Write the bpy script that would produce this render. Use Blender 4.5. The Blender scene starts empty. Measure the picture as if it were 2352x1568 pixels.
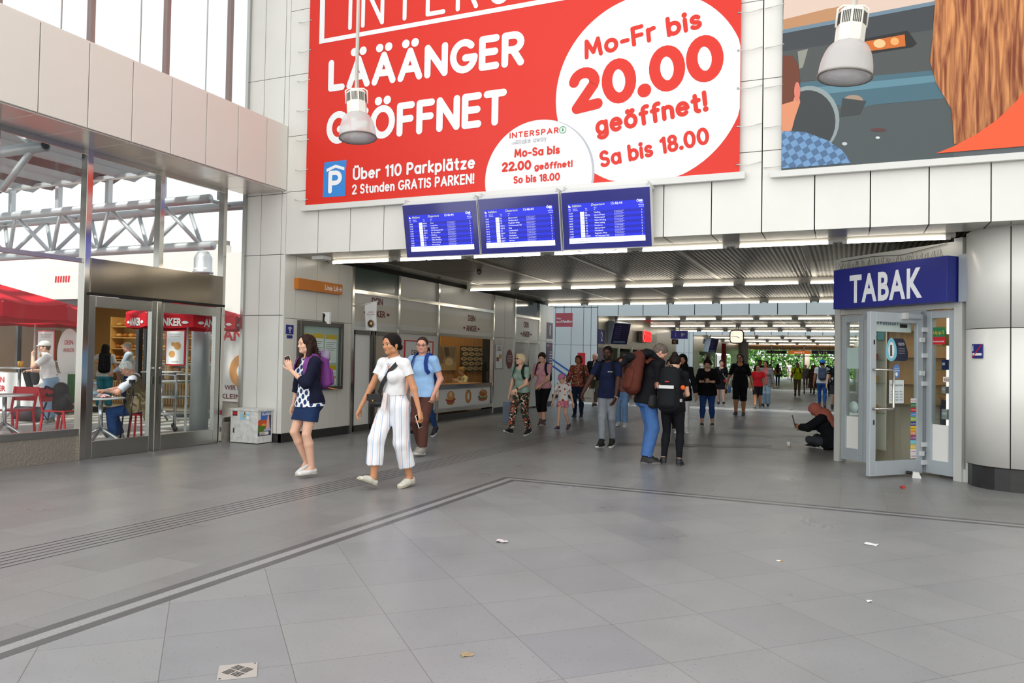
import bpy, math, random
import numpy as np
from mathutils import Vector, Matrix

# ------------------------------------------------------------------ camera, sky, exposure
random.seed(4)
SC = bpy.context.scene
COL = SC.collection
CAMH = 1.47
F_PX, YAW, PITCH, ROLL = 1775.19, .408172, .0230148, .0177459
_cy, _sy, _cp, _sp = math.cos(YAW), math.sin(YAW), math.cos(PITCH), math.sin(PITCH)
FWD = Vector((-_sy*_cp, _cy*_cp, _sp))
_r0 = Vector((_cy, _sy, 0)); _u0 = _r0.cross(FWD)
RT = _r0*math.cos(ROLL)+_u0*math.sin(ROLL)
UP = _u0*math.cos(ROLL)-_r0*math.sin(ROLL)
cam_d = bpy.data.cameras.new('camera'); cam = bpy.data.objects.new('camera', cam_d); COL.objects.link(cam)
cam_d.sensor_width = 36; cam_d.lens = F_PX/2352*36; cam_d.clip_end = 400
cam.matrix_world = Matrix(((RT.x, UP.x, -FWD.x, 0), (RT.y, UP.y, -FWD.y, 0), (RT.z, UP.z, -FWD.z, CAMH), (0, 0, 0, 1)))
SC.camera = cam

world = bpy.data.worlds.new('sky'); SC.world = world; world.use_nodes = True
_wn = world.node_tree.nodes; _wl = world.node_tree.links
_bg = _wn['Background']; _bg.inputs[1].default_value = 2.4
_tc = _wn.new('ShaderNodeTexCoord'); _sep = _wn.new('ShaderNodeSeparateXYZ'); _rp = _wn.new('ShaderNodeValToRGB')
_wl.new(_tc.outputs['Generated'], _sep.inputs[0]); _wl.new(_sep.outputs['Z'], _rp.inputs[0])
_rp.color_ramp.elements[0].position = 0; _rp.color_ramp.elements[0].color = (.97, .97, .96, 1)
_rp.color_ramp.elements[1].position = 1; _rp.color_ramp.elements[1].color = (.80, .89, 1, 1)
_wl.new(_rp.outputs[0], _bg.inputs[0])

def sun_lamp():
    d = bpy.data.lights.new('sun', 'SUN'); o = bpy.data.objects.new('sun', d); COL.objects.link(o)
    d.energy = 9.0; d.angle = math.radians(3); d.color = (1, .96, .9)
    dirv = Vector((-.03, .58, -.81))     # high sun from behind: lights the terrace beyond the glazing, the hall lies under its roof
    o.rotation_euler = dirv.to_track_quat('-Z', 'Y').to_euler(); o.location = (0, 0, 30)
sun_lamp()
def area(name, loc, size, e, col, rot=(0, 0, 0)):
    d = bpy.data.lights.new(name, 'AREA'); d.shape = 'RECTANGLE'; d.size, d.size_y = size; d.energy = e; d.color = col; o = bpy.data.objects.new(name, d); COL.objects.link(o); o.location = loc; o.rotation_euler = rot; return o
area('rear_fill_light', (1, -11.5, 4.8), (20, 8.6), 1500, (1, .985, .96), (math.radians(90), 0, 0))      # added area lamp behind the viewer that brightens walls and people
area('side_fill_light', (-9.3, -3.6, 5.2), (8, 14), 1300, (.97, .99, 1), (0, math.radians(-90), 0))      # unseen fill lamp added on the left to brighten the column
area('side_fill_light', (13.6, -1.5, 5.), (8, 17), 1300, (1, .99, .97), (0, math.radians(90), 0))      # matching fill lamp added on the right for the passage's left wall
area('overhead_fill_light', (-2, 1, 9.75), (14, 16), 1500, (.95, .98, 1))      # broad fill lamp added under the closed roof to light the hall
vs = SC.view_settings
vs.view_transform = 'Standard'; vs.look = 'None'; vs.exposure = -0.95; vs.gamma = 1; vs.use_curve_mapping = False
SC.cycles.use_denoising = True
SC.cycles.max_bounces = 8; SC.cycles.transparent_max_bounces = 16
SC.cycles.caustics_reflective = False; SC.cycles.caustics_refractive = False
SC.cycles.sample_clamp_indirect = 6

# ------------------------------------------------------------------ measuring helpers: a sight line cut with a real plane
def ray(x, y): return FWD + RT*((x-1176)/F_PX) - UP*((y-784)/F_PX)
def G(x, y, z=0.):
    d = ray(x, y); t = (z-CAMH)/d.z; return Vector((d.x*t, d.y*t, z))
def onX(x, y, X):
    d = ray(x, y); t = X/d.x; return Vector((X, d.y*t, CAMH+d.z*t))
def onY(x, y, Y):
    d = ray(x, y); t = Y/d.y; return Vector((d.x*t, Y, CAMH+d.z*t))
def onP(x, y, p0, n):
    d = ray(x, y); o = Vector((0, 0, CAMH)); t = (p0-o).dot(n)/d.dot(n); return o+d*t

# ------------------------------------------------------------------ materials
def lin(h):
    h = h.lstrip('#'); c = [int(h[i:i+2], 16)/255 for i in (0, 2, 4)]
    return tuple((v/12.92 if v <= .04045 else ((v+.055)/1.055)**2.4) for v in c)+(1,)
MATS = {}
def M(name, col='#808080', rough=.5, metal=0., emit=0., spec=None, bump=0., bscale=40., mottle=0., mscale=6., coat=0., alpha=1., ecol=None):
    if name in MATS: return MATS[name]
    m = bpy.data.materials.new(name); MATS[name] = m; m.use_nodes = True
    n = m.node_tree.nodes; l = m.node_tree.links; b = n['Principled BSDF']
    c = lin(col) if isinstance(col, str) else col
    b.inputs['Base Color'].default_value = c; b.inputs['Roughness'].default_value = rough; b.inputs['Metallic'].default_value = metal
    if spec is not None: b.inputs['Specular IOR Level'].default_value = spec
    if coat: b.inputs['Coat Weight'].default_value = coat
    if alpha < 1: b.inputs['Alpha'].default_value = alpha
    if emit:
        b.inputs['Emission Color'].default_value = lin(ecol) if ecol else c; b.inputs['Emission Strength'].default_value = emit
    if bump or mottle:
        tc = n.new('ShaderNodeTexCoord')
    if mottle:
        t = n.new('ShaderNodeTexNoise'); t.inputs['Scale'].default_value = mscale; t.inputs['Detail'].default_value = 4
        l.new(tc.outputs['Object'], t.inputs['Vector'])
        r = n.new('ShaderNodeMapRange'); r.inputs[1].default_value = .3; r.inputs[2].default_value = .7
        r.inputs[3].default_value = 1-mottle; r.inputs[4].default_value = 1+mottle*.5
        l.new(t.outputs['Fac'], r.inputs[0])
        x = n.new('ShaderNodeVectorMath'); x.operation = 'SCALE'; x.inputs[0].default_value = c[:3]
        l.new(r.outputs[0], x.inputs['Scale']); l.new(x.outputs[0], b.inputs['Base Color'])
    if bump:
        t = n.new('ShaderNodeTexNoise'); t.inputs['Scale'].default_value = bscale; t.inputs['Detail'].default_value = 3
        l.new(tc.outputs['Object'], t.inputs['Vector'])
        k = n.new('ShaderNodeBump'); k.inputs['Strength'].default_value = bump; k.inputs['Distance'].default_value = .01
        l.new(t.outputs['Fac'], k.inputs['Height']); l.new(k.outputs[0], b.inputs['Normal'])
    return m
def nodes_of(m):
    return m.node_tree.nodes, m.node_tree.links, m.node_tree.nodes['Principled BSDF']
def glass(name, tint=(.93, .97, .96), refl=1.0, veil=0.0):
    if name in MATS: return MATS[name]
    m = bpy.data.materials.new(name); MATS[name] = m; m.use_nodes = True
    n = m.node_tree.nodes; l = m.node_tree.links; n.remove(n['Principled BSDF'])
    t = n.new('ShaderNodeBsdfTransparent'); t.inputs[0].default_value = tint+(1,)
    g = n.new('ShaderNodeBsdfGlossy'); g.inputs['Roughness'].default_value = .02
    f = n.new('ShaderNodeFresnel'); f.inputs[0].default_value = 1.45
    mx = n.new('ShaderNodeMixShader'); mu = n.new('ShaderNodeMath'); mu.operation = 'MULTIPLY'; mu.inputs[1].default_value = refl
    ge = n.new('ShaderNodeNewGeometry'); iv = n.new('ShaderNodeMath'); iv.operation = 'SUBTRACT'; iv.inputs[0].default_value = 1; l.new(ge.outputs['Backfacing'], iv.inputs[1])
    m3 = n.new('ShaderNodeMath'); m3.operation = 'MULTIPLY'; l.new(iv.outputs[0], m3.inputs[0]); l.new(mu.outputs[0], m3.inputs[1])
    l.new(f.outputs[0], mu.inputs[0]); l.new(m3.outputs[0], mx.inputs[0]); l.new(t.outputs[0], mx.inputs[1]); l.new(g.outputs[0], mx.inputs[2])
    if veil:
        d = n.new('ShaderNodeBsdfDiffuse'); d.inputs[0].default_value = (.8, .8, .8, 1)
        m2 = n.new('ShaderNodeMixShader'); m2.inputs[0].default_value = veil
        l.new(mx.outputs[0], m2.inputs[1]); l.new(d.outputs[0], m2.inputs[2]); l.new(m2.outputs[0], n['Material Output'].inputs[0])
    else: l.new(mx.outputs[0], n['Material Output'].inputs[0])
    return m

# ------------------------------------------------------------------ objects
def wmat(o):
    m = o.matrix_basis.copy()
    if o.parent: m = wmat(o.parent) @ o.matrix_parent_inverse @ m
    return m
def tag(o, label, cat, group=None, kind=None):
    if label: o['label'] = label
    if cat: o['category'] = cat
    if group: o['group'] = group
    if kind: o['kind'] = kind
    return o
def thing(name, label, cat, loc=(0, 0, 0), rz=0., group=None):
    o = bpy.data.objects.new(name, None); COL.objects.link(o); o.empty_display_size = .1
    o.location = loc; o.rotation_euler = (0, 0, rz)
    return tag(o, label, cat, group)
def link(o, parent=None):
    COL.objects.link(o)
    if parent:
        o.parent = parent; o.matrix_parent_inverse = wmat(parent).inverted()
    return o
def copy_tree(o, parent=None):
    c = o.copy(); COL.objects.link(c)
    if parent: c.parent = parent
    for ch in list(o.children): copy_tree(ch, c)
    return c

class MB:
    def __init__(s): s.v = []; s.f = []; s.m = []; s.mats = []; s.sm = []
    def mi(s, mat):
        if mat not in s.mats: s.mats.append(mat)
        return s.mats.index(mat)
    def add(s, vs, fs, mat, smooth=False):
        k = len(s.v); s.v += [tuple(v) for v in vs]; i = s.mi(mat)
        for f in fs: s.f.append([k+j for j in f]); s.m.append(i); s.sm.append(smooth)
        return s
    def box(s, x0, x1, y0, y1, z0, z1, mat):
        x0, x1 = sorted((x0, x1)); y0, y1 = sorted((y0, y1)); z0, z1 = sorted((z0, z1))
        vs = [(x, y, z) for z in (z0, z1) for y in (y0, y1) for x in (x0, x1)]
        return s.add(vs, [(0, 2, 3, 1), (4, 5, 7, 6), (0, 1, 5, 4), (2, 6, 7, 3), (0, 4, 6, 2), (1, 3, 7, 5)], mat)
    def obox(s, c, ax, ay, az, mat):
        """centre and three half-axis vectors"""
        c, ax, ay, az = map(Vector, (c, ax, ay, az))
        if ax.cross(ay).dot(az) < 0: ax = -ax
        vs = [c+ax*i+ay*j+az*k for k in (-1, 1) for j in (-1, 1) for i in (-1, 1)]
        return s.add(vs, [(0, 2, 3, 1), (4, 5, 7, 6), (0, 1, 5, 4), (2, 6, 7, 3), (0, 4, 6, 2), (1, 3, 7, 5)], mat)
    def bar(s, a, b, w, h, mat, up=(0, 0, 1)):
        a, b = Vector(a), Vector(b); d = (b-a); L = d.length; d /= L
        u = Vector(up)
        if abs(d.dot(u)) > .99: u = Vector((0, 1, 0))
        sd = d.cross(u).normalized(); u = sd.cross(d)
        return s.obox((a+b)/2, d*L/2, sd*w/2, u*h/2, mat)
    def tube(s, pts, r, mat, n=12, caps=True, closed=False):
        pts = [Vector(p) for p in pts]; rr = r if isinstance(r, (list, tuple)) else [r]*len(pts)
        rings = []; N = len(pts); ref = None
        for i, p in enumerate(pts):
            if closed: d = pts[(i+1) % N]-pts[i-1]
            else: d = pts[min(i+1, N-1)]-pts[max(i-1, 0)]
            d.normalize()
            if ref is None: ref = Vector((0, 0, 1)) if abs(d.z) < .9 else Vector((1, 0, 0))
            a = d.cross(ref).normalized(); b = d.cross(a).normalized(); ref = -b if False else a.cross(d)
            rings.append([p+(a*math.cos(t*2*math.pi/n)+b*math.sin(t*2*math.pi/n))*rr[i] for t in range(n)])
        vs = [v for R in rings for v in R]; fs = []
        for i in range(N if closed else N-1):
            j = (i+1) % N
            for t in range(n): fs.append((i*n+t, i*n+(t+1) % n, j*n+(t+1) % n, j*n+t))
        if caps and not closed:
            fs.append(tuple(range(n))[::-1]); fs.append(tuple((N-1)*n+t for t in range(n)))
        return s.add(vs, fs, mat, True)
    def lathe(s, prof, c, mat, n=24, axis=(0, 0, 1), smooth=True, caps=True):
        c = Vector(c); az = Vector(axis).normalized(); ax = Vector((1, 0, 0)) if abs(az.x) < .9 else Vector((0, 1, 0))
        ax = (ax-az*ax.dot(az)).normalized(); ay = az.cross(ax)
        vs = []; fs = []
        for r, z in prof:
            for t in range(n):
                a = 2*math.pi*t/n; vs.append(c+az*z+(ax*math.cos(a)+ay*math.sin(a))*r)
        for i in range(len(prof)-1):
            for t in range(n): fs.append((i*n+t, i*n+(t+1) % n, (i+1)*n+(t+1) % n, (i+1)*n+t))
        if caps and prof[0][0] > 1e-6: fs.append(tuple(range(n))[::-1])
        if caps and prof[-1][0] > 1e-6: fs.append(tuple((len(prof)-1)*n+t for t in range(n)))
        return s.add(vs, fs, mat, smooth)
    def prism(s, poly, depth, mat):
        """poly: planar world points; depth: extrusion vector"""
        P = [Vector(p) for p in poly]; D = Vector(depth); n = len(P)
        nr = Vector((0, 0, 0))
        for i in range(n): nr += P[i].cross(P[(i+1) % n])
        if nr.dot(D) > 0: P = P[::-1]
        vs = P+[p+D for p in P]
        fs = [tuple(range(n)), tuple(range(n, 2*n))[::-1]]+[(i, i+n, (i+1) % n+n, (i+1) % n) for i in range(n)]
        return s.add(vs, fs, mat)
    def poly(s, pts, mat): return s.add(pts, [tuple(range(len(pts)))], mat)
    def ball(s, c, r, mat, n=12, sc=(1, 1, 1)):
        vs = []; fs = []; c = Vector(c); h = n//2
        for i in range(h+1):
            for t in range(n):
                a = math.pi*i/h; b = 2*math.pi*t/n
                vs.append((c.x+r*sc[0]*math.sin(a)*math.cos(b), c.y+r*sc[1]*math.sin(a)*math.sin(b), c.z+r*sc[2]*math.cos(a)))
        for i in range(h):
            for t in range(n): fs.append((i*n+t, (i+1)*n+t, (i+1)*n+(t+1) % n, i*n+(t+1) % n))
        return s.add(vs, fs, mat, True)
    def build(s, name, parent=None, bevel=0., kind=None, label=None):
        me = bpy.data.meshes.new(name); me.from_pydata(s.v, [], s.f)
        for m in s.mats: me.materials.append(m)
        me.polygons.foreach_set('material_index', s.m); me.polygons.foreach_set('use_smooth', s.sm)
        me.update(); me.validate()
        o = bpy.data.objects.new(name, me); link(o, parent)
        if bevel:
            b = o.modifiers.new('bevel', 'BEVEL'); b.width = bevel; b.segments = 2; b.limit_method = 'ANGLE'; b.angle_limit = math.radians(50)
        if kind: o['kind'] = kind
        if label: o['label'] = label
        return o
def struct(name, mb, bevel=0.): return mb.build(name, None, bevel, 'structure')

# ------------------------------------------------------------------ lettering
_tcache = {}
def glyphs(txt, bold=0., spacing=1., shear=0.):
    k = (txt, bold, spacing, shear)
    if k in _tcache: return _tcache[k]
    c = bpy.data.curves.new('t', 'FONT'); c.body = txt; c.offset = bold; c.resolution_u = 3; c.fill_mode = 'FRONT'; c.space_character = spacing; c.shear = shear
    o = bpy.data.objects.new('t', c); COL.objects.link(o)
    dg = bpy.context.evaluated_depsgraph_get(); me = bpy.data.meshes.new_from_object(o.evaluated_get(dg))
    v = np.empty(len(me.vertices)*3); me.vertices.foreach_get('co', v); v = v.reshape(-1, 3)[:, :2]
    f = [tuple(p.vertices) for p in me.polygons]
    bpy.data.objects.remove(o); bpy.data.curves.remove(c); bpy.data.meshes.remove(me)
    _tcache[k] = (v, f); return v, f
CAPH = .729
def text(mb, txt, p0, ex, ey, h, mat, width=None, align='L', bold=0., n_off=0.0, spacing=1., shear=0., fit=True):
    """writing on a plane: p0 = base line start (or centre / end), ex along, ey up, h = capital height, width = exact length"""
    v, f = glyphs(txt, bold, spacing, shear)
    if not len(v): return
    p0 = Vector(p0); ex = Vector(ex).normalized(); ey = Vector(ey).normalized(); nn = ex.cross(ey)
    x0, x1 = v[:, 0].min(), v[:, 0].max(); sy = h/CAPH; sx = (width/(x1-x0)) if width else sy
    w = (x1-x0)*sx; ox = {'L': 0, 'C': -w/2, 'R': -w}[align]
    mb.add([p0+ex*((a-x0)*sx+ox)+ey*(b*sy)+nn*n_off for a, b in v], f, mat)
    return w
# a round stroke alphabet for the big banner (cap height 1, x height .72)
def _arc(cx, cy, rx, ry, a0, a1, n=12): return [(cx+rx*math.cos(math.radians(a0+(a1-a0)*i/n)), cy+ry*math.sin(math.radians(a0+(a1-a0)*i/n))) for i in range(n+1)]
_O = [_arc(.4, .5, .4, .5, 0, 360, 28)]; _o = [_arc(.28, .34, .28, .34, 0, 360, 22)]
_dots = lambda c, y, s=.15: [[(c-s, y), (c-s+.001, y)], [(c+s, y), (c+s+.001, y)]]
STROKE = {
 'L': (.48, [[(0, 1), (0, 0), (.48, 0)]]), 'A': (.74, [[(0, 0), (.37, 1), (.74, 0)], [(.14, .32), (.6, .32)]]),
 'N': (.66, [[(0, 0), (0, 1), (.66, 0), (.66, 1)]]), 'E': (.5, [[(.5, 1), (0, 1), (0, 0), (.5, 0)], [(0, .52), (.46, .52)]]),
 'G': (.76, [_arc(.4, .5, .4, .5, 48, 352, 22)+[(.796, .43), (.46, .43)]]), 'F': (.48, [[(.48, 1), (0, 1), (0, 0)], [(0, .5), (.44, .5)]]),
 'R': (.56, [[(0, 0), (0, 1), (.3, 1)]+_arc(.3, .74, .26, .26, 90, -90, 10)+[(0, .48)], [(.28, .48), (.56, 0)]]),
 'T': (.6, [[(0, 1), (.6, 1)], [(.3, 1), (.3, 0)]]), 'O': (.8, _O), 'I': (0, [[(0, 0), (0, 1)]]),
 'M': (.8, [[(0, 0), (.08, 1), (.4, .22), (.72, 1), (.8, 0)]]), 'P': (.54, [[(0, 0), (0, 1), (.28, 1)]+_arc(.28, .72, .26, .28, 90, -90, 10)+[(0, .44)]]),
 'S': (.52, [_arc(.26, .75, .24, .25, 30, 270, 12)+_arc(.26, .25, .26, .25, 90, -150, 12)]), 'K': (.54, [[(0, 0), (0, 1)], [(.5, 1), (.04, .5), (.54, 0)]]),
 'U': (.64, [[(0, 1), (0, .3)]+_arc(.32, .3, .32, .3, 180, 360, 12)+[(.64, 1)]]),
 'o': (.56, _o), 'r': (.3, [[(0, 0), (0, .66)], [(0, .4)]+_arc(.26, .42, .26, .26, 175, 80, 7)]), 'i': (0, [[(0, 0), (0, .66)], [(0, .95), (.001, .95)]]),
 'b': (.54, [[(0, 1), (0, 0)], _arc(.27, .33, .27, .33, 0, 360, 20)]), 's': (.4, [_arc(.2, .5, .18, .17, 30, 270, 9)+_arc(.2, .16, .2, .16, 90, -150, 9)]),
 'g': (.54, [_arc(.27, .34, .27, .33, 0, 360, 20), [(.54, .66), (.54, -.04)]+_arc(.28, -.04, .26, .24, 0, -150, 10)]),
 'e': (.54, [[(.02, .36), (.54, .36)]+_arc(.27, .34, .27, .33, 8, 312, 18)]), 'f': (.34, [_arc(.34, .8, .2, .2, 70, 180, 7)+[(.14, 0)], [(0, .62), (.32, .62)]]),
 'n': (.46, [[(0, .66), (0, 0)], [(0, .4)]+_arc(.23, .42, .23, .24, 175, 0, 9)+[(.46, 0)]]), 't': (.34, [[(.14, .92), (.14, .14)]+_arc(.3, .16, .16, .16, 180, 265, 6), [(0, .64), (.32, .64)]]),
 'a': (.54, [_arc(.27, .33, .27, .33, 0, 360, 20), [(.54, .66), (.54, 0)]]), 'k': (.42, [[(0, 1), (0, 0)], [(.4, .64), (.04, .34), (.42, 0)]]),
 'l': (0, [[(0, 1), (0, 0)]]), 'z': (.42, [[(0, .64), (.42, .64), (0, 0), (.42, 0)]]), 'p': (.54, [[(0, .66), (0, -.28)], _arc(.27, .33, .27, .33, 0, 360, 20)]),
 'd': (.54, [[(.54, 1), (.54, 0)], _arc(.27, .33, .27, .33, 0, 360, 20)]), 'u': (.46, [[(0, .66), (0, .24)]+_arc(.23, .24, .23, .24, 180, 360, 9)+[(.46, .66), (.46, 0)]]),
 'w': (.7, [[(0, .66), (.17, 0), (.35, .6), (.53, 0), (.7, .66)]]), 'y': (.46, [[(0, .66), (.24, 0)], [(.46, .66), (.16, -.28)]]), '2': (.56, [_arc(.28, .72, .27, .28, 165, -25, 12)+[(.02, 0), (.56, 0)]]), '0': (.6, [_arc(.3, .5, .3, .5, 0, 360, 26)]), '1': (.2, [[(0, .84), (.2, 1), (.2, 0)]]),
 '8': (.52, [_arc(.26, .76, .22, .24, -90, 270, 18), _arc(.26, .26, .26, .26, 90, 450, 18)]), '.': (0, [[(0, .04), (.001, .04)]]),
 '!': (0, [[(0, 1), (0, .32)], [(0, .03), (.001, .03)]]), '-': (.3, [[(0, .38), (.3, .38)]]), ' ': (.12, []),
}
STROKE['Ä'] = (.74, STROKE['A'][1]+_dots(.37, 1.30, .185)); STROKE['Ö'] = (.8, STROKE['O'][1]+_dots(.4, 1.30, .185)); STROKE['Ü'] = (.64, STROKE['U'][1]+_dots(.32, 1.22, .14))
STROKE['ö'] = (.56, STROKE['o'][1]+_dots(.28, .93, .13)); STROKE['ä'] = (.54, STROKE['a'][1]+_dots(.27, .93, .13))
def stroke_text(mb, txt, pa, pb, up, h, mat, sw=.2, gap=.3, bigdot=1.25):
    """rounded lettering from pa to pb (base line ends), h = capital height; sw = stroke width / cap height"""
    pa, pb, up = Vector(pa), Vector(pb), Vector(up).normalized()
    ex = (pb-pa); L = ex.length; ex.normalize()
    tot = sum(STROKE[c][0] for c in txt)+gap*(len(txt)-1)+sw
    sx = L/tot; sy = h/(1.+sw); x = sw/2
    nn = ex.cross(up)
    for c in txt:
        w, ss = STROKE[c]; lay = 0
        for line in ss:
            sw_ = sw; r = sw/2*(bigdot if len(line) == 2 and abs(line[0][0]-line[1][0]) < .01 and abs(line[0][1]-line[1][1]) < .01 else 1); rr = r*(sx+sy)/2
            pts = []
            for a, b in line:
                q = ((x+a)*sx, (b+sw/2)*sy)
                if not pts or math.hypot(q[0]-pts[-1][0], q[1]-pts[-1][1]) > .002*sy: pts.append(q)
            if len(pts) == 1: pts.append((pts[0][0]+1e-4*sx, pts[0][1]))
            runs = [[pts[0]]]      # split where the stroke turns sharply
            for i in range(1, len(pts)):
                runs[-1].append(pts[i])
                if i+1 < len(pts):
                    a0 = math.atan2(pts[i][1]-pts[i-1][1], pts[i][0]-pts[i-1][0]); a1 = math.atan2(pts[i+1][1]-pts[i][1], pts[i+1][0]-pts[i][0])
                    if abs((a1-a0+math.pi) % (2*math.pi)-math.pi) > .75: runs.append([pts[i]])
            for run in runs:
                lay += 1; W = lambda q: pa+ex*q[0]+up*q[1]+nn*(-.0003*lay if nn.y > 0 else .0003*lay)
                N_ = len(run); closed = N_ > 6 and math.hypot(run[0][0]-run[-1][0], run[0][1]-run[-1][1]) < .01*sy
                if closed: run = run[:-1]; N_ -= 1
                L_, R_ = [], []; ds = []
                for i in range(N_):
                    p_, n_ = (run[i-1], run[(i+1) % N_]) if closed else (run[max(i-1, 0)], run[min(i+1, N_-1)])
                    dx, dy = n_[0]-p_[0], n_[1]-p_[1]; l = math.hypot(dx, dy) or 1; ds.append((dx/l, dy/l))
                    L_.append((run[i][0]-dy/l*rr, run[i][1]+dx/l*rr)); R_.append((run[i][0]+dy/l*rr, run[i][1]-dx/l*rr))
                mb.add([W(q) for q in L_+R_], [(i, (i+1) % N_, N_+(i+1) % N_, N_+i) for i in range(N_ if closed else N_-1)], mat)
                if not closed:
                    for e, sg in ((0, -1), (N_-1, 1)):
                        dx, dy = ds[e]; a0 = math.atan2(dy*sg, dx*sg)
                        mb.poly([W((run[e][0]+rr*math.cos(a0+t), run[e][1]+rr*math.sin(a0+t))) for t in [math.pi*(i/10-.5) for i in range(11)]], mat)
        x += w+gap
def rect_on(mb, P, ex, ey, mat): mb.poly([P, P+ex, P+ex+ey, P+ey], mat)
# ------------------------------------------------------------------ bodies and clothes grown as one smooth surface each
def V3(*a): return np.array(a[0] if len(a) == 1 else a, float)
def unit(a): return a/(np.linalg.norm(a)+1e-12)
def rotm(axis, deg):
    a = unit(V3(axis)); t = math.radians(deg); K = np.array([[0, -a[2], a[1]], [a[2], 0, -a[0]], [-a[1], a[0], 0]])
    return np.eye(3)+math.sin(t)*K+(1-math.cos(t))*K@K
class Field:
    """signed distance samples; prims are blended in where they stand"""
    def __init__(s, prims, v, pad=.03):
        lo = np.full(3, 1e9); hi = -lo
        for p in prims:
            b0, b1 = s.box(p); lo = np.minimum(lo, b0); hi = np.maximum(hi, b1)
        s.lo = lo-pad; s.v = v; s.n = np.ceil((hi-lo+2*pad)/v).astype(int)+1
        s.D = np.full(s.n, .2, np.float32)
        for p in prims: s.blend(p)
    @staticmethod
    def box(p):
        if p[0] == 'c': a, b, r = p[1], p[2], max(p[3], p[4])
        elif p[0] == 'e': a = b = p[1]; r = max(p[3])
        else: a, b, r = p[1], p[2], max(p[3:7])
        return np.minimum(a, b)-r, np.maximum(a, b)+r
    def sub(s, b0, b1):
        i0 = np.maximum(np.floor((b0-s.lo)/s.v).astype(int), 0); i1 = np.minimum(np.ceil((b1-s.lo)/s.v).astype(int)+1, s.n)
        if (i1 <= i0).any(): return None, None
        sl = tuple(slice(a, b) for a, b in zip(i0, i1))
        ax = [(s.lo[d]+s.v*np.arange(i0[d], i1[d])).astype(np.float32) for d in range(3)]
        return sl, ax
    def dist(s, p, ax):
        X, Y, Z = ax[0][:, None, None], ax[1][None, :, None], ax[2][None, None, :]
        if p[0] == 'c':
            a, b, ra, rb = p[1:5]; d = b-a; L2 = max(d@d, 1e-12)
            t = ((X-a[0])*d[0]+(Y-a[1])*d[1]+(Z-a[2])*d[2])/L2; t = np.clip(t, 0, 1)
            q = (X-a[0]-t*d[0])**2+(Y-a[1]-t*d[1])**2+(Z-a[2]-t*d[2])**2
            return np.sqrt(q)-(ra+(rb-ra)*t)
        if p[0] == 'e':
            c, R, r = p[1:4]; x, y, z = X-c[0], Y-c[1], Z-c[2]
            u = [(x*R[0, i]+y*R[1, i]+z*R[2, i]) for i in range(3)]
            k0 = np.sqrt((u[0]/r[0])**2+(u[1]/r[1])**2+(u[2]/r[2])**2); k1 = np.sqrt((u[0]/r[0]**2)**2+(u[1]/r[1]**2)**2+(u[2]/r[2]**2)**2)+1e-9
            return k0*(k0-1)/k1
        a, b, wa, da, wb, db, side = p[1:8]; d = b-a; L = math.sqrt(max(d@d, 1e-12)); ez = d/L
        ex = unit(side-ez*(side@ez)); ey = np.cross(ez, ex); x, y, z = X-a[0], Y-a[1], Z-a[2]
        h = x*ez[0]+y*ez[1]+z*ez[2]; t = np.clip(h/L, 0, 1); o = h-t*L
        w = wa+(wb-wa)*t; dd = da+(db-da)*t; m = np.minimum(w, dd)
        q = np.sqrt(((x*ex[0]+y*ex[1]+z*ex[2])/w)**2+((x*ey[0]+y*ey[1]+z*ey[2])/dd)**2+(o/m)**2)
        return (q-1)*m
    def blend(s, p):
        k = p[-1]; neg = k < 0; k = abs(k); b0, b1 = s.box(p); pd = k+3*s.v+.004
        sl, ax = s.sub(b0-pd, b1+pd)
        if sl is None: return
        d = s.dist(p, ax); A = s.D[sl]
        if neg:
            h = np.clip(.5-.5*(A+d)/k, 0, 1); s.D[sl] = A*(1-h)-d*h+k*h*(1-h)
        else:
            h = np.clip(.5+.5*(A-d)/k, 0, 1); s.D[sl] = A*(1-h)+d*h-k*h*(1-h)
    def cut(s, pt, n):
        """keep the side the normal points away from"""
        ax = [(s.lo[d]+s.v*np.arange(s.n[d])).astype(np.float32) for d in range(3)]
        s.D = np.maximum(s.D, (ax[0][:, None, None]-pt[0])*n[0]+(ax[1][None, :, None]-pt[1])*n[1]+(ax[2][None, None, :]-pt[2])*n[2])
    def wave(s, amp, f):
        ax = [(s.lo[d]+s.v*np.arange(s.n[d])).astype(np.float32) for d in range(3)]
        X, Y, Z = ax[0][:, None, None], ax[1][None, :, None], ax[2][None, None, :]
        s.D = s.D+amp*(np.sin(f*X+1.3*np.sin(f*.43*Z))*np.sin(f*.9*Y+.7)*np.sin(f*.55*Z+f*.3*X)+.5*np.sin(2.1*f*X+f*Z)*np.sin(1.7*f*Y))
    def mesh(s):
        D = s.D; S = D < 0; S[0] = S[-1] = False; S[:, 0] = S[:, -1] = False; S[:, :, 0] = S[:, :, -1] = False
        D = np.where(S, np.minimum(D, -1e-6), np.maximum(D, 1e-6))
        c = np.zeros(np.array(S.shape)-1, np.int8)
        for i in (0, 1):
            for j in (0, 1):
                for k in (0, 1): c += S[i:S.shape[0]-1+i, j:S.shape[1]-1+j, k:S.shape[2]-1+k]
        act = (c > 0) & (c < 8); I = np.argwhere(act)
        if not len(I): return np.zeros((0, 3)), np.zeros((0, 4), int)
        co = np.array([(i, j, k) for i in (0, 1) for j in (0, 1) for k in (0, 1)])
        dv = np.stack([D[I[:, 0]+o[0], I[:, 1]+o[1], I[:, 2]+o[2]] for o in co], 1)
        acc = np.zeros((len(I), 3)); cnt = np.zeros(len(I))
        for a in range(8):
            for b in range(a+1, 8):
                if abs(co[a]-co[b]).sum() != 1: continue
                m = (dv[:, a] < 0) != (dv[:, b] < 0)
                t = dv[m, a]/(dv[m, a]-dv[m, b]); acc[m] += co[a]+(co[b]-co[a])*t[:, None]; cnt[m] += 1
        P = (I+acc/cnt[:, None])*s.v+s.lo
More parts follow.
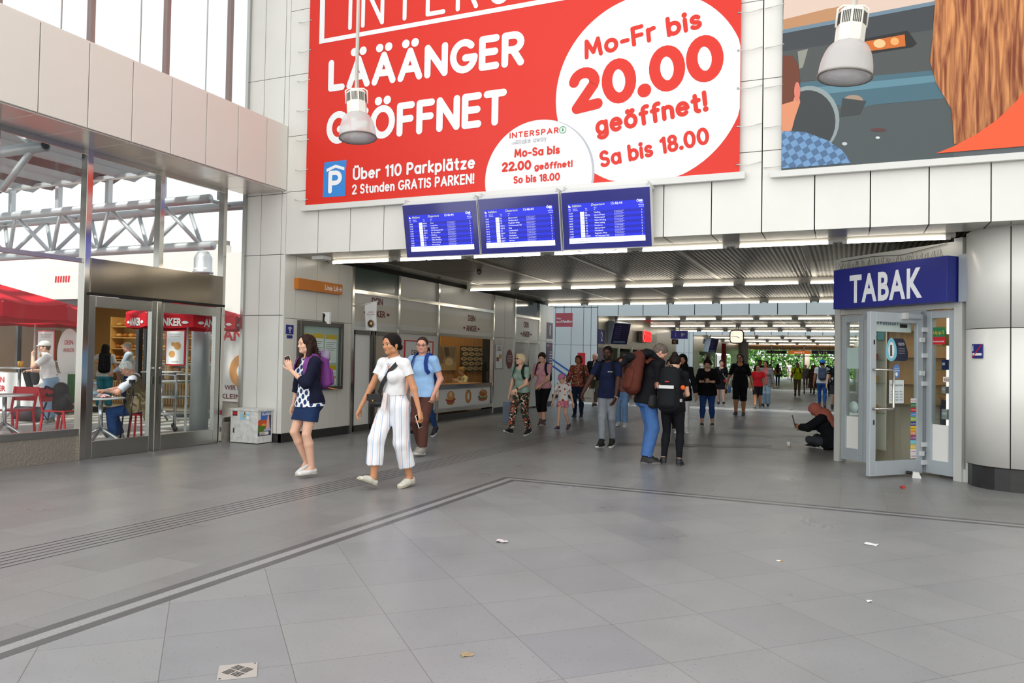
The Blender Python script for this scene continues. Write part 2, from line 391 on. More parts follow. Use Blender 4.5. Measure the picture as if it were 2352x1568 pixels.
        idx = np.full(act.shape, -1, np.int32); idx[act] = np.arange(len(I)); Q = []
        for ax in range(3):
            u, w = (ax+1) % 3, (ax+2) % 3
            A = np.take(S, range(S.shape[ax]-1), ax); B = np.take(S, range(1, S.shape[ax]), ax)
            E = np.argwhere(A != B); fl = A[tuple(E.T)]
            o1 = np.zeros(3, int); o1[u] = 1; o2 = np.zeros(3, int); o2[w] = 1
            q = np.stack([idx[tuple((E-o1-o2).T)], idx[tuple((E-o2).T)], idx[tuple(E.T)], idx[tuple((E-o1).T)]], 1)
            q[~fl] = q[~fl][:, ::-1]; Q.append(q)
        return P, np.concatenate(Q)
def mesh_obj(name, P, Q, mats, parent, fm=None):
    me = bpy.data.meshes.new(name); me.vertices.add(len(P)); me.vertices.foreach_set('co', P.astype(np.float32).ravel())
    me.loops.add(Q.size); me.loops.foreach_set('vertex_index', Q.astype(np.int32).ravel())
    me.polygons.add(len(Q)); me.polygons.foreach_set('loop_start', np.arange(0, Q.size, 4, dtype=np.int32)); 
    me.polygons.foreach_set('loop_total', np.full(len(Q), 4, np.int32))
    for m in mats: me.materials.append(m)
    if fm is not None: me.polygons.foreach_set('material_index', fm.astype(np.int32))
    me.polygons.foreach_set('use_smooth', np.ones(len(Q), bool)); me.update(); me.validate()
    o = bpy.data.objects.new(name, me); link(o, parent); return o

def ik(a, b, l1, l2, pole):
    d = b-a; L = np.linalg.norm(d)
    if L > (l1+l2)*.998: b = a+d/L*(l1+l2)*.998; d = b-a; L = np.linalg.norm(d)
    x = (l1*l1-l2*l2+L*L)/(2*L); h = math.sqrt(max(l1*l1-x*x, 0)); u = d/L
    p = unit(pole-u*(pole@u)); return a+u*x+p*h, b

SKIN = {'fair': '#e3b49a', 'tan': '#c98e68', 'brown': '#a8714f', 'dark': '#4f2f22', 'pink': '#dfa48d'}
def skin_mat(k): return M('skin_'+k, SKIN[k], .5, spec=.35)
def cloth(name, col, rough=.85, bump=.25, bs=60): return M('cloth_'+name, col, rough, spec=.2, bump=bump, bscale=bs, mottle=.12, mscale=9)

def person(label, at, S=1.7, face=0, vox=.009, skin='fair', fat=1., female=False, lean=4, bend=0, twist=0, head=(0, 0), ank=None, foot=None, wr=None, pole=None,
           hand=None, hips=None, kpole=(0, 1, 0), hair=('short', '#2a1c16'), top=None, over=None, bottom=None, shoes=('sneaker', '#222222'), extras=None, group=None, eyes=True, beard=None, z0=0., kneespread=0, roll=0):
    """stands at world point `at`, looks along +y turned by `face` degrees; ank / wr: (left, right) ankle and wrist points in body heights; foot: (yaw, pitch) pairs"""
    C = {}; s = S; fw = fat
    P0 = V3(hips if hips is not None else (0, 0, .525))*s
    ank = [V3(p)*s for p in (ank or ((-.055, -.02, .045), (.055, .02, .045)))]
    foot = foot or ((8, 0), (-8, 0)); wr = [V3(p)*s for p in (wr or ((-.17, .03, .46), (.17, .03, .46)))]
    RB = rotm((0, 0, 1), twist)@rotm((1, 0, 0), -lean)@rotm((0, 1, 0), bend)
    N = P0+RB@V3(0, 0, .30)*s; shw = (.098 if female else .110)*(.9+.1*fw)
    sh = [N+RB@V3(sg*shw, 0, -.030)*s for sg in (-1, 1)]; hw = .052*(.9+.1*fw)
    hip = [P0+RB@V3(sg*hw, 0, 0)*s*V3(1, 1, 1) for sg in (-1, 1)]
    RH = rotm((0, 0, 1), head[1]+twist)@rotm((1, 0, 0), head[0]); hs = .132*s if s > 1.35 else .155*s
    hc = N+RB@V3(0, .004, .028)*s+RH@V3(0, .10, .50)*hs
    knee, elb = [0, 0], [0, 0]; pole = pole or (None, None)
    for i in (0, 1):
        sg = (-1, 1)[i]
        knee[i], ank[i] = ik(hip[i], ank[i], .247*s, .243*s, V3(kpole)+V3(sg*kneespread, 0, 0))
        pl = V3(pole[i]) if pole[i] is not None else V3(sg*.45, -1, -.1)
        elb[i], wr[i] = ik(sh[i], wr[i], .172*s, .148*s, pl)
    e3 = np.eye(3); B = []; side = RB@V3(1, 0, 0); sp = V3(1, 0, 0)
    # ---- torso chain (shared by body and garments)
    def torso(t=0., k=.03, low=True, belly=0):
        w = P0+RB@V3(0, 0, .085)*s; c = P0+RB@V3(0, .004, .19)*s; u = N+RB@V3(0, -.004, -.035)*s
        ww, wd = (.070, .054) if female else (.080, .056); pw = .088 if female else .082
        cw, cd = (.080, .058) if female else (.092, .064); T = t
        r = []
        if low: r.append(('ec', P0+RB@V3(0, -.006, -.012)*s, w, pw*s*fw+T, .066*s*fw+T, ww*s*fw+T, wd*s*fw+T, side, k))
        r += [('ec', w, c, ww*s*fw+T, wd*s*fw+T, cw*s*fw**.5+T, cd*s*fw**.5+T, side, k), ('ec', c, u, cw*s*fw**.5+T, cd*s*fw**.5+T, .072*s+T, .046*s+T, side, k)]
        for i in (0, 1): r.append(('c', u+RB@V3((-1, 1)[i]*.035, -.002, .004)*s, sh[i], .037*s+T*.8, .031*s+T*.8, k))
        if female:
            for sg in (-1, 1): r.append(('e', P0+RB@V3(sg*.040, .046, .188)*s, RB, V3(.037, .036, .040)*s*fw**.5+T, k*.8))
        if belly or fw > 1.12: r.append(('e', P0+RB@V3(0, .028*fw, .075)*s, RB, V3(.072, .052, .085)*s*fw+T, k))
        for sg in (-1, 1): r.append(('e', P0+RB@V3(sg*.040, -.036, -.030)*s, RB, V3(.048, .043, .052)*s*fw**.5+T, k))
        return r
    af = .92 if female else 1.05; af *= fw**.6
    def arm(i, t=0., frac=2., t2=None, k=.02):
        t2 = t if t2 is None else t2; r = []; f1 = min(frac, 1); e = sh[i]+(elb[i]-sh[i])*f1
        r.append(('c', sh[i], e, .0285*s*af+t, (.0285-.006*f1)*s*af+t2, k))
        if frac > 1:
            f2 = frac-1; r.append(('c', elb[i], elb[i]+(wr[i]-elb[i])*f2, .023*s*af+t2, (.023-.009*f2)*s*af+t2, k))
        return r
    lf = 1.0*fw**.75*(1.04 if female else 1.)
    def legp(i, t=0., frac=2., rk=None, ra=None, k=.025):
        r = []; f1 = min(frac, 1); e = hip[i]+(knee[i]-hip[i])*f1; R0 = .053*s*lf+t; RK = (.0295*s*lf+t) if rk is None else rk*s
        r.append(('c', hip[i]+V3(0, 0, -.01)*s, e, R0, R0+(RK-R0)*f1, k))
        if frac > 1:
            f2 = frac-1; RA = (.021*s*lf**.5+t) if ra is None else ra*s
            if rk is None and ra is None:
                m = knee[i]+(ank[i]-knee[i])*.3
                bk = unit(np.cross(np.cross(knee[i]-hip[i]+V3(0, 1e-3, 0), ank[i]-knee[i]), V3(0, 0, 1))+V3(0, -.6, 0))*.006*s
                r.append(('c', knee[i], m+bk, .0285*s*lf+t, .032*s*lf+t, k*.6)); r.append(('c', m+bk, knee[i]+(ank[i]-knee[i])*f2, .032*s*lf+t, .020*s*lf**.5+t+(1-f2)*.012*s, k*.6))
            else: r.append(('c', knee[i], knee[i]+(ank[i]-knee[i])*f2, RK, RK+(RA-RK)*f2, k))
        return r
    fr = []
    for i in (0, 1):
        RF = rotm((0, 0, 1), foot[i][0])@rotm((1, 0, 0), foot[i][1]); fr.append(RF)
    # ---- body
    B += torso()
    for i in (0, 1): B += arm(i)+legp(i)
    B.append(('c', N+RB@V3(0, -.008, -.02)*s, hc+RH@V3(0, -.10, -.22)*hs, (.031 if female else .036)*s, (.030 if female else .034)*s, .03))
    H = lambda x, y, z: hc+RH@V3(x, y, z)*hs
    E = lambda c, r, k: ('e', H(*c), RH, V3(r)*hs, k*hs)
    B += [E((0, -.05, .13), (.355, .45, .385), .1), E((0, .06, -.16), (.28, .31, .32), .12), E((0, .245, -.385), (.12, .11, .095), .1)]
    for sg in (-1, 1): B += [E((sg*.19, .22, -.11), (.12, .12, .1), .1), E((sg*.365, -.04, -.06), (.035, .085, .13), .03), E((sg*.24, .02, -.30), (.09, .15, .1), .1)]
    B += [('c', H(-.19, .335, .095), H(.19, .335, .095), .055*hs, .055*hs, .06*hs)]
    for sg in (-1, 1): B.append(('e', H(sg*.155, .43, .0), RH, V3(.095, .085, .055)*hs, -.05*hs))
    B += [('c', H(0, .345, .04), H(0, .425, -.125), .033*hs, .052*hs, .04*hs), ('c', H(-.055, .385, -.145), H(.055, .385, -.145), .038*hs, .038*hs, .03*hs)]
    B += [E((0, .335, -.248), (.095, .05, .024), .03), E((0, .33, -.294), (.08, .05, .026), .03)]
    hand = hand or (None, None); hmark = []
    for i in (0, 1):
        sg = (-1, 1)[i]; h = hand[i] or {}
        d = unit(V3(h['dir'])) if 'dir' in h else unit(unit(wr[i]-elb[i])+V3(0, 0, -.15))
        n = V3(h.get('palm', (-sg, -.15, 0))); n = unit(n-d*(n@d)); t = np.cross(n, d)*(1 if i else -1); cu = h.get('curl', .35)
        if 'thumb' in h: t = t
        b = wr[i]; kn = b+d*.058*s; hS = s*(1 if s > 1.35 else 1.08)
        B.append(('ec', b+d*.012*hS, b+d*.048*hS, .020*hS, .0125*hS, .0255*hS, .0115*hS, t, .012))
        for j, (o, L, r) in enumerate(((.0195, .043, .0054), (.0065, .048, .0056), (-.0065, .044, .0053), (-.0185, .034, .0047))):
            p = b+d*(.056-.002*abs(j-1.3))*hS+t*o*hS; ang = 0
            for ph, (fl, ca) in enumerate(((.42, 45), (.32, 60), (.28, 45))):
                ang += cu*ca*(1+.12*j); q = p+(d*math.cos(math.radians(ang))+n*math.sin(math.radians(ang))+t*(.10-.07*j)*(1-cu))*L*fl*hS
                B.append(('c', p, q, r*hS*(1-.08*ph), r*hS*(.92-.08*ph), .0035)); p = q
        p = b+d*.014*hS+t*.018*hS; q = p+unit(d*.75+t*.75+n*.35)*.030*hS; q2 = q+unit(d*(1-.3*cu)+t*.25+n*(.3+.5*cu))*.027*hS
        B += [('c', p, q, .0085*hS, .0066*hS, .008), ('c', q, q2, .0063*hS, .0050*hS, .004)]; C['palm%d' % i] = b+d*.05*hS+n*.016*hS
        C['hand%d' % i] = (b, d, n, t)
        hl = ank[i]; RF = fr[i]; fp = lambda x, y, z: hl+RF@V3(x, y, z)*s
        B += [('c', fp(0, -.012, -.024), fp(0, .078, -.035), .019*s, .011*s, .016), ('c', fp(0, .0, .0), fp(0, .05, -.025), .018*s, .014*s, .015)]
    F = Field(B, vox)
    P, Q = F.mesh(); cen = P[Q].mean(1)
    sm = skin_mat(skin); lips = M('lips_'+skin, {'fair': '#b9685c', 'pink': '#b5645a', 'tan': '#a05a4a', 'brown': '#8a4a40', 'dark': '#5d3230'}[skin], .45)
    rel = (cen-hc)@RH/hs; fm = ((rel[:, 0]/.10)**2+((rel[:, 2]+.270)/.044)**2 < 1) & (rel[:, 1] > .30)
    root = thing('person', label, 'person', (0, 0, 0), 0, group)
    body = mesh_obj('body', P, Q, [sm, lips], root, fm)
    C.update(root=root, hc=hc, RH=RH, hs=hs, N=N, RB=RB, P0=P0, sh=sh, elb=elb, wr=wr, knee=knee, ank=ank, hip=hip, H=H, S=s, side=side, vox=vox, hipw=hw)
    # ---- eyes and brows
    if eyes:
        wm = M('eye_white', '#ece6e0', .25); im = M('iris', '#2b1d14', .2); bm = M('brow_'+hair[1], hair[1] if hair[0] != 'white' else '#8a8580', .8)
        for sg in (-1, 1):
            b = MB(); c = Vector(H(sg*.155, .318, .0)); b.ball(c, .054*hs, wm, 10, (1.15, .8, .62) if abs(head[1]) < 30 else (1, 1, .7))
            b.ball(Vector(H(sg*.155, .352, .0)), .034*hs, im, 8); b.build('eye', root)
            b = MB(); b.tube([H(sg*.07, .388, .105), H(sg*.16, .385, .122), H(sg*.255, .325, .088)], [.016*hs, .02*hs, .010*hs], bm, 6); b.build('eyebrow', root)
    # ---- hair
    if hair and hair[0] != 'none': C['hair'] = build_hair(C, hair[0], hair[1], vox)
    if beard:
        hb = [E((0, .10, -.22), (.30, .31, .30), .1), E((0, .25, -.40), (.15, .14, .13), .1)]
        fb = Field(hb, vox*.8); fb.blend(E((0, .40, .08), (.5, .45, .26), -.03)); fb.blend(E((0, .40, -.265), (.12, .12, .05), -.03)); fb.cut(H(0, -.02, 0), RH@V3(0, -1, .1))
        p, q = fb.mesh(); mesh_obj('beard', p, q, [M('hair_'+beard, beard, .9, bump=.6, bscale=120)], root)
    def make(name, prims, mat, cuts=(), subs=(), vx=None, wave=None):
        f = Field(prims, vx or vox)
        if wave: f.wave(*wave)
        for c in subs: f.blend(c)
        for c in cuts: f.cut(*c)
        p, q = f.mesh()
        if len(p): return mesh_obj(name, p, q, [mat], root)
    C['make'] = make
    def endcut(a, b, r):
        d = unit(b-a); R = 1.15*r; c = b+d*math.sqrt(R*R-r*r); return ('c', c, c+d*r*.9, R, R, -.002)
    C['endcut'] = endcut
    # ---- clothes: dicts
    def garment(g):
        t = g.get('t', .011); ty = g['type']; mat = g['mat']
        if ty == 'top':
            pr = torso(t, .03, True, g.get('belly', 0)); ends = []
            for i in (0, 1):
                if g.get('sleeve', .55) > 0: ap = arm(i, t+.002, g.get('sleeve', .55), t+g.get('cuff', .005)); pr += ap; ends.append(endcut(ap[-1][1], ap[-1][2], ap[-1][4]))
            hem = g.get('hem', -.03); fl = g.get('flare', 0)
            if hem < .04:
                for i in (0, 1): pr.append(('c', hip[i]+V3(0, 0, .01)*s, hip[i]+(knee[i]-hip[i])*.28, .0535*s*lf+t, .050*s*lf+t, .03))
            if hem < -.02 or fl:
                lo = P0+RB@V3(0, -.004, hem)*s; pr.append(('ec', P0+RB@V3(0, 0, .08)*s, lo, (.080*fw+fl*.3)*s+t, (.062*fw+fl*.3)*s+t, (.088*fw+fl)*s+t, (.074*fw+fl)*s+t, side, .03))
            if g.get('pleat'): wv = g['pleat']
            else: wv = (.0025, 38)
            nk = g.get('neck', 'crew'); subs = []; nb = N+RB@V3(0, .004, .012)*s
            if nk == 'crew': subs = [('c', N+RB@V3(0, .012, .03)*s, hc, .042*s, .05*s, -.004)]
            elif nk == 'scoop': subs = [('c', N+RB@V3(0, .035, .015)*s, hc, .048*s, .055*s, -.004)]
            elif nk == 'v': subs = [('c', N+RB@V3(0, .02, .03)*s, hc, .040*s, .05*s, -.004), ('c', N+RB@V3(0, .060, .02)*s, N+RB@V3(0, .080, -.10)*s, .042*s, .013*s, -.004)]
            elif nk == 'high': subs = [('c', N+RB@V3(0, .006, .05)*s, hc, .036*s, .05*s, -.004)]; pr.append(('c', nb, N+RB@V3(0, .012, .03)*s, .042*s, .040*s, .01))
            cuts = [(P0+RB@V3(0, 0, hem)*s, RB@V3(0, 0, -1))]; subs = subs+ends
            if g.get('open'):     # cardigan or jacket left open at the front
                w = g['open']; subs.append(('ec', P0+RB@V3(g.get('shift', 0), .10, hem-.05)*s, N+RB@V3(g.get('shift', 0), .09, .06)*s, w*s, .10*s, w*.7*s, .10*s, side, -.006))
            o = make(g.get('name', 'top'), pr, mat, cuts, subs, wave=wv)
            if nk == 'collar' or g.get('collar'):
                cm = g.get('cmat', mat); cp = [('ec', N+RB@V3(0, -.004, -.012)*s, N+RB@V3(0, .002, .008)*s, .058*s, .058*s, .043*s, .045*s, side, .01)]
                make('collar', cp, cm, [(N+RB@V3(0, -.01, .022)*s, RB@V3(0, .25, 1))], [('c', N+RB@V3(0, .0, -.03)*s, N+RB@V3(0, .01, .08)*s, .036*s, .040*s, -.004), ('c', N+RB@V3(0, .06, .03)*s, N+RB@V3(0, .075, -.06)*s, .026*s, .010*s, -.004)], vx=vox*.8)
        elif ty == 'trousers':
            t = g.get('t', .006); pr = torso(t*.7, .03)[:1]+torso(t*.7)[-2:]; L = g.get('len', 1.93); ends = []
            for i in (0, 1): lp = legp(i, t, L, g.get('rk'), g.get('ra')); pr += lp; ends.append(endcut(lp[-1][1], lp[-1][2], lp[-1][4]))
            top_ = g.get('rise', .06); cuts = [(P0+RB@V3(0, 0, top_)*s, RB@V3(0, 0, 1))]
            for i in (0, 1):
                pass
            make(g.get('name', 'trousers'), pr, mat, cuts, ends if g.get('ends', 1) else (), wave=g.get('wave', (.003, 33)))
        elif ty == 'skirt':
            L = g['len']; w = g.get('w', .10); kn = (knee[0]+knee[1])/2-P0; dn = unit(kn*V3(.6, .5, 1)); hemp = P0+dn*L*s
            sd = unit(V3(1, 0, 0)+.35*unit(knee[1]-knee[0])); sd = V3(1, 0, 0)
            pr = torso(g.get('t', .005), .03)[:1]+torso(g.get('t', .005))[-2:]+[('ec', P0, hemp, .092*s*fw, .074*s*fw, w*s, g.get('d', w*.8)*s, sd, .03)]
            for i in (0, 1): pr.append(('c', hip[i], hip[i]+(knee[i]-hip[i])*min(1, L/.25), .056*s*lf, .05*s*lf, .03))
            make(g.get('name', 'skirt'), pr, mat, [(hemp, dn), (P0+RB@V3(0, 0, .07)*s, RB@V3(0, 0, 1))], g.get('subs', ()), wave=g.get('wave', (.003, 30)))
    for g in (bottom, top, over):
        for gg in (g if isinstance(g, (list, tuple)) else [g] if g else []): garment(gg)
    # ---- shoes
    if shoes:
        ty, scol = shoes[:2]; smat = M('shoe_'+scol, scol, .6, mottle=.1); solc = shoes[2] if len(shoes) > 2 else '#d8d6d0'; som = M('sole_'+solc, solc, .7)
        for i in (0, 1):
            A = ank[i]; RF = fr[i]; fp = lambda x, y, z: A+RF@V3(x, y, z)*s; sx = RF@V3(1, 0, 0); nz = RF@V3(0, 0, -1); ah = .045
            k = .016
            pr = [('c', fp(0, -.018, -.024), fp(0, .03, -.028), .0235*s, .0255*s, k), ('ec', fp(0, .03, -.028), fp((-1, 1)[i]*-.004, .098, -.034), .026*s, .021*s, .0245*s, .0155*s, sx, k)]
            cuts = [(fp(0, 0, -ah+.004), nz)]; subs = []
            if ty in ('sneaker', 'boot'):
                pr += [('c', fp(0, -.006, .0 if ty == 'sneaker' else .03), fp(0, .055, -.022), .0285*s, .0225*s, k)]; subs = [('c', fp(0, -.004, .028 if ty == 'sneaker' else .065), fp(0, -.004, .09), .019*s, .03*s, -.004)]
            elif ty == 'flat':
                subs = [('ec', fp(0, -.008, .005), fp(0, .045, .005), .0245*s, .028*s, .021*s, .028*s, sx, -.004)]
            elif ty == 'loafer':
                pr += [('c', fp(0, .03, -.018), fp(0, .065, -.024), .022*s, .018*s, k)]; subs = [('c', fp(0, -.006, .0), fp(0, .022, .015), .024*s, .024*s, -.004)]
            sh_o = make('shoe', pr, smat, cuts, subs, vx=min(vox, .008))
            out = []
            for x, y in ((0, -.045), (.016, -.040), (.0235, -.018), (.022, .02), (.0265, .06), (.026, .09), (.016, .115), (0, .122), (-.014, .118), (-.022, .098), (-.0245, .065), (-.020, .02), (-.0215, -.018), (-.014, -.040)):
                out.append(Vector(fp(x*(-1, 1)[i]*.98, y, -ah)))
            b = MB(); b.prism(out, Vector(RF@V3(0, 0, .014 if ty != 'flat' else .008)*s), som); b.build('sole', sh_o)
            if len(shoes) > 3 and sh_o:
                b = MB(); lm = M('lace_'+shoes[3], shoes[3], .8)
                for q in range(4):
                    y = .028+q*.012; z = -.0035-q*.0062+.004
                    b.tube([fp(-.013, y, z-.004), fp(0, y+.002, z+.003), fp(.013, y, z-.004)], .0028*s*.6, lm, 5)
                b.build('laces', sh_o)
    if extras: extras(C)
    zmin = min(v.co.z for ch in root.children if ch.name.startswith(('shoe', 'body', 'trousers')) for v in ch.data.vertices) if z0 == 0. else 0
    for ch in root.children:
        for sb in ch.children:
            if z0 == 0. and sb.name.startswith('sole'): zmin = min(zmin, min(v.co.z for v in sb.data.vertices))
    root.location = (at[0], at[1], z0-zmin+.001); root.rotation_euler = (0, 0, math.radians(face))
    for o in C.get('tops', []):   # carried things: modelled in the bearer's frame, then set in the world as things of their own
        o.matrix_basis = Matrix.Translation(root.location) @ Matrix.Rotation(root.rotation_euler.z, 4, 'Z') @ o.matrix_basis
    return C

def hair_mat(col, strand=True):
    k = 'hair_'+col
    if k in MATS: return MATS[k]
    m = M(k, col, .6, spec=.18); n, l, b = nodes_of(m)
    tc = n.new('ShaderNodeTexCoord'); mp = n.new('ShaderNodeMapping'); mp.inputs['Scale'].default_value = (90, 90, 9)
    t = n.new('ShaderNodeTexNoise'); t.inputs['Scale'].default_value = 1.; t.inputs['Detail'].default_value = 3
    l.new(tc.outputs['Object'], mp.inputs[0]); l.new(mp.outputs[0], t.inputs['Vector'])
    r = n.new('ShaderNodeMapRange'); r.inputs[1].default_value = .3; r.inputs[2].default_value = .7; r.inputs[3].default_value = .55; r.inputs[4].default_value = 1.5
    x = n.new('ShaderNodeVectorMath'); x.operation = 'SCALE'; x.inputs[0].default_value = lin(col)[:3]
    l.new(t.outputs['Fac'], r.inputs[0]); l.new(r.outputs[0], x.inputs['Scale']); l.new(x.outputs[0], b.inputs['Base Color'])
    k2 = n.new('ShaderNodeBump'); k2.inputs['Strength'].default_value = .5; k2.inputs['Distance'].default_value = .01; l.new(t.outputs['Fac'], k2.inputs['Height']); l.new(k2.outputs[0], b.inputs['Normal'])
    return m
def build_hair(C, ty, col, vox):
    H, RH, hs, N, RB, s = C['H'], C['RH'], C['hs'], C['N'], C['RB'], C['S']
    E = lambda c, r, k: ('e', H(*c), RH, V3(r)*hs, k*hs)
    T = .045; pr = [E((0, -.06, .14), (.36+T, .455+T, .39+T), .08)]; subs = []; cuts = []; wave = (.002, 150)
    face = E((0, .48, -.12), (.40, .40, .44), -.05)
    if ty in ('short', 'fringe', 'buzz'):
        if ty == 'short': pr = [E((0, -.06, .14), (.378, .475, .415), .08)]; face = E((0, .48, -.05), (.42, .40, .45), -.05)
        if ty == 'buzz': pr = [E((0, -.06, .14), (.375, .47, .405), .08)]
        pr.append(E((0, -.24, -.08), (.30, .24, .26), .08)); subs = [face, E((0, .1, -.62), (.6, .55, .42), -.04)]
        for sg in (-1, 1): subs.append(E((sg*.42, .02, -.14), (.12, .16, .20), -.03))
        if ty == 'fringe': subs += [E((0, .10, .50), (.33, .5, .34), -.05)]
    elif ty == 'back':      # combed back into a low knot
        pr.append(E((0, -.24, -.08), (.29, .24, .28), .1)); pr.append(E((0, -.52, -.14), (.17, .15, .17), .05)); subs = [E((0, .50, -.10), (.37, .36, .50), -.06), E((0, .1, -.66), (.6, .55, .40), -.04)]
        for sg in (-1, 1): subs.append(E((sg*.42, -.01, -.14), (.09, .12, .17), -.03))
        wave = (.001, 150)
    elif ty == 'bun':
        pr += [E((0, -.24, -.08), (.29, .24, .24), .1), E((0, -.42, .42), (.20, .19, .19), .06)]; subs = [face, E((0, .1, -.62), (.6, .55, .40), -.04)]
        for sg in (-1, 1): subs.append(E((sg*.42, -.01, -.14), (.08, .12, .17), -.03))
        wave = (.003, 170)
    elif ty == 'bob':
        pr += [E((0, -.12, -.16), (.46, .40, .38), .1)]; subs = [E((0, .50, -.16), (.34, .42, .50), -.05), E((0, .1, -.85), (.7, .7, .36), -.04)]; wave = (.003, 120)
    elif ty == 'pixie':
        pr += [E((0, -.26, .0), (.38, .30, .36), .1), E((.06, .22, .36), (.30, .20, .17), .08)]; subs = [E((0, .50, -.14), (.36, .36, .44), -.04), E((0, .12, -.66), (.62, .58, .36), -.04)]
        for sg in (-1, 1): subs.append(E((sg*.44, .02, -.16), (.09, .13, .17), -.03))
        wave = (.005, 110)
    elif ty in ('long', 'curly', 'longpart'):
        w = .30; L = {'long': .30, 'curly': .17, 'longpart': .17}[ty]
        pr += [E((0, -.16, -.12), (.42, .36, .42), .1)]
        for sg in (-1, 1):
            a = H(sg*.36, -.08, -.15); b = N+RB@V3(sg*.050, .030, -.03)*s; c = N+RB@V3(sg*.056, .062 if ty != 'long' else -.03, -L*.62)*s
            pr += [('c', a, b, .15*hs, .19*hs, .06*hs), ('c', b, c, .19*hs, .09*hs, .05*hs)] if ty != 'long' else []
        bk = N+RB@V3(0, -.055, .0)*s; pr += [('ec', H(0, -.30, .0), bk, .40*hs, .22*hs, .46*hs, .20*hs, C['side'], .08*hs), ('ec', bk, N+RB@V3(0, -.068, -L)*s, .46*hs, .18*hs, .24*hs, .10*hs, C['side'], .08*hs)]
        subs = [E((0, .50, -.14), (.33, .43, .56), -.04), ('c', H(0, .42, -.2), N+RB@V3(0, .09, -.02)*s, .25*hs, .22*hs, -.02)]; wave = (.006, 95) if ty != 'curly' else (.011, 85)
        if ty == 'curly': pr += [E((0, -.1, .05), (.60, .52, .52), .1)]
    elif ty == 'pony':
        pr += [E((0, -.24, -.08), (.30, .24, .26), .1)]; subs = [face, E((0, .1, -.62), (.6, .55, .40), -.04)]
        a = H(0, -.46, -.02); b = H(.28, -.35, -.55) if False else N+RB@V3(.035, .0, .0)*s; c = N+RB@V3(.045, .062, -.12)*s
        pr += [('c', a, b, .15*hs, .15*hs, .06*hs), ('c', b, c, .14*hs, .05*hs, .05*hs)]
        for sg in (-1,): subs.append(E((sg*.42, -.01, -.14), (.08, .12, .17), -.03))
        wave = (.003, 120)
    elif ty == 'scarf':
        pr += [E((0, -.10, -.06), (.47, .50, .56), .12), ('c', H(0, -.12, -.35), N+RB@V3(0, .0, -.03)*s, .42*hs, .62*hs, .1*hs), ('c', N+RB@V3(0, -.03, 0)*s, N+RB@V3(0, -.04, -.12)*s, .55*hs, .5*hs, .1*hs)]
        subs = [E((0, .56, -.08), (.27, .36, .36), -.03)]; wave = (.003, 60)
    f = Field(pr, vox); f.wave(*wave)
    for q in subs: f.blend(q)
    for q in cuts: f.cut(*q)
    p, q = f.mesh()
    return mesh_obj('headscarf' if ty == 'scarf' else 'hair', p, q, [cloth('scarf'+col, col) if ty == 'scarf' else hair_mat(col)], C['root'])
# ================================================================== the building
XG, XF, YF, ZC = -9.57, -8.70, 10.41, 3.17
white_panel = M('white_enamel_panel', '#e6e5df', .28, spec=.5, mottle=.03, mscale=2)
shaded_panel = M('shaded_enamel_panel', '#dedbd2', .3, spec=.5)  # whitish panel toned down, the beam's shade put into its colour
blue_panel = M('pale_enamel_panel', '#dfe4e4', .3, spec=.5)
dark_gap = M('dark_joint', '#15140f', .8)
steel = M('brushed_steel', '#b9b9b4', .26, 1., bump=.08, bscale=25)
steel_dark = M('dark_steel', '#6d6a66', .3, .9)
chrome = M('polished_steel', '#c9c6bf', .12, 1.)
black_stone = M('black_stone_skirting', '#2b2b2b', .35, mottle=.2, mscale=12)
concrete = M('plinth_concrete', '#8f8a80', .8, mottle=.25, mscale=9)
alu = M('grey_aluminium', '#b6bec3', .38, .25)
alu_light = M('pale_aluminium', '#d3d4cf', .4, .2)
white_plain = M('white_board', '#ecebe7', .5)
grey_panel = M('grey_enamel_panel', '#d4d2ca', .3, spec=.5)
pane = glass('window_glass')
pane_out = glass('glazing_glass', (.97, .985, .98), .9, .02)
tube_on = M('lit_fluorescent_tube', '#fff6e4', .4, emit=26.)
warm_on = M('lit_warm_lamp', '#ffd9a0', .4, emit=9.)

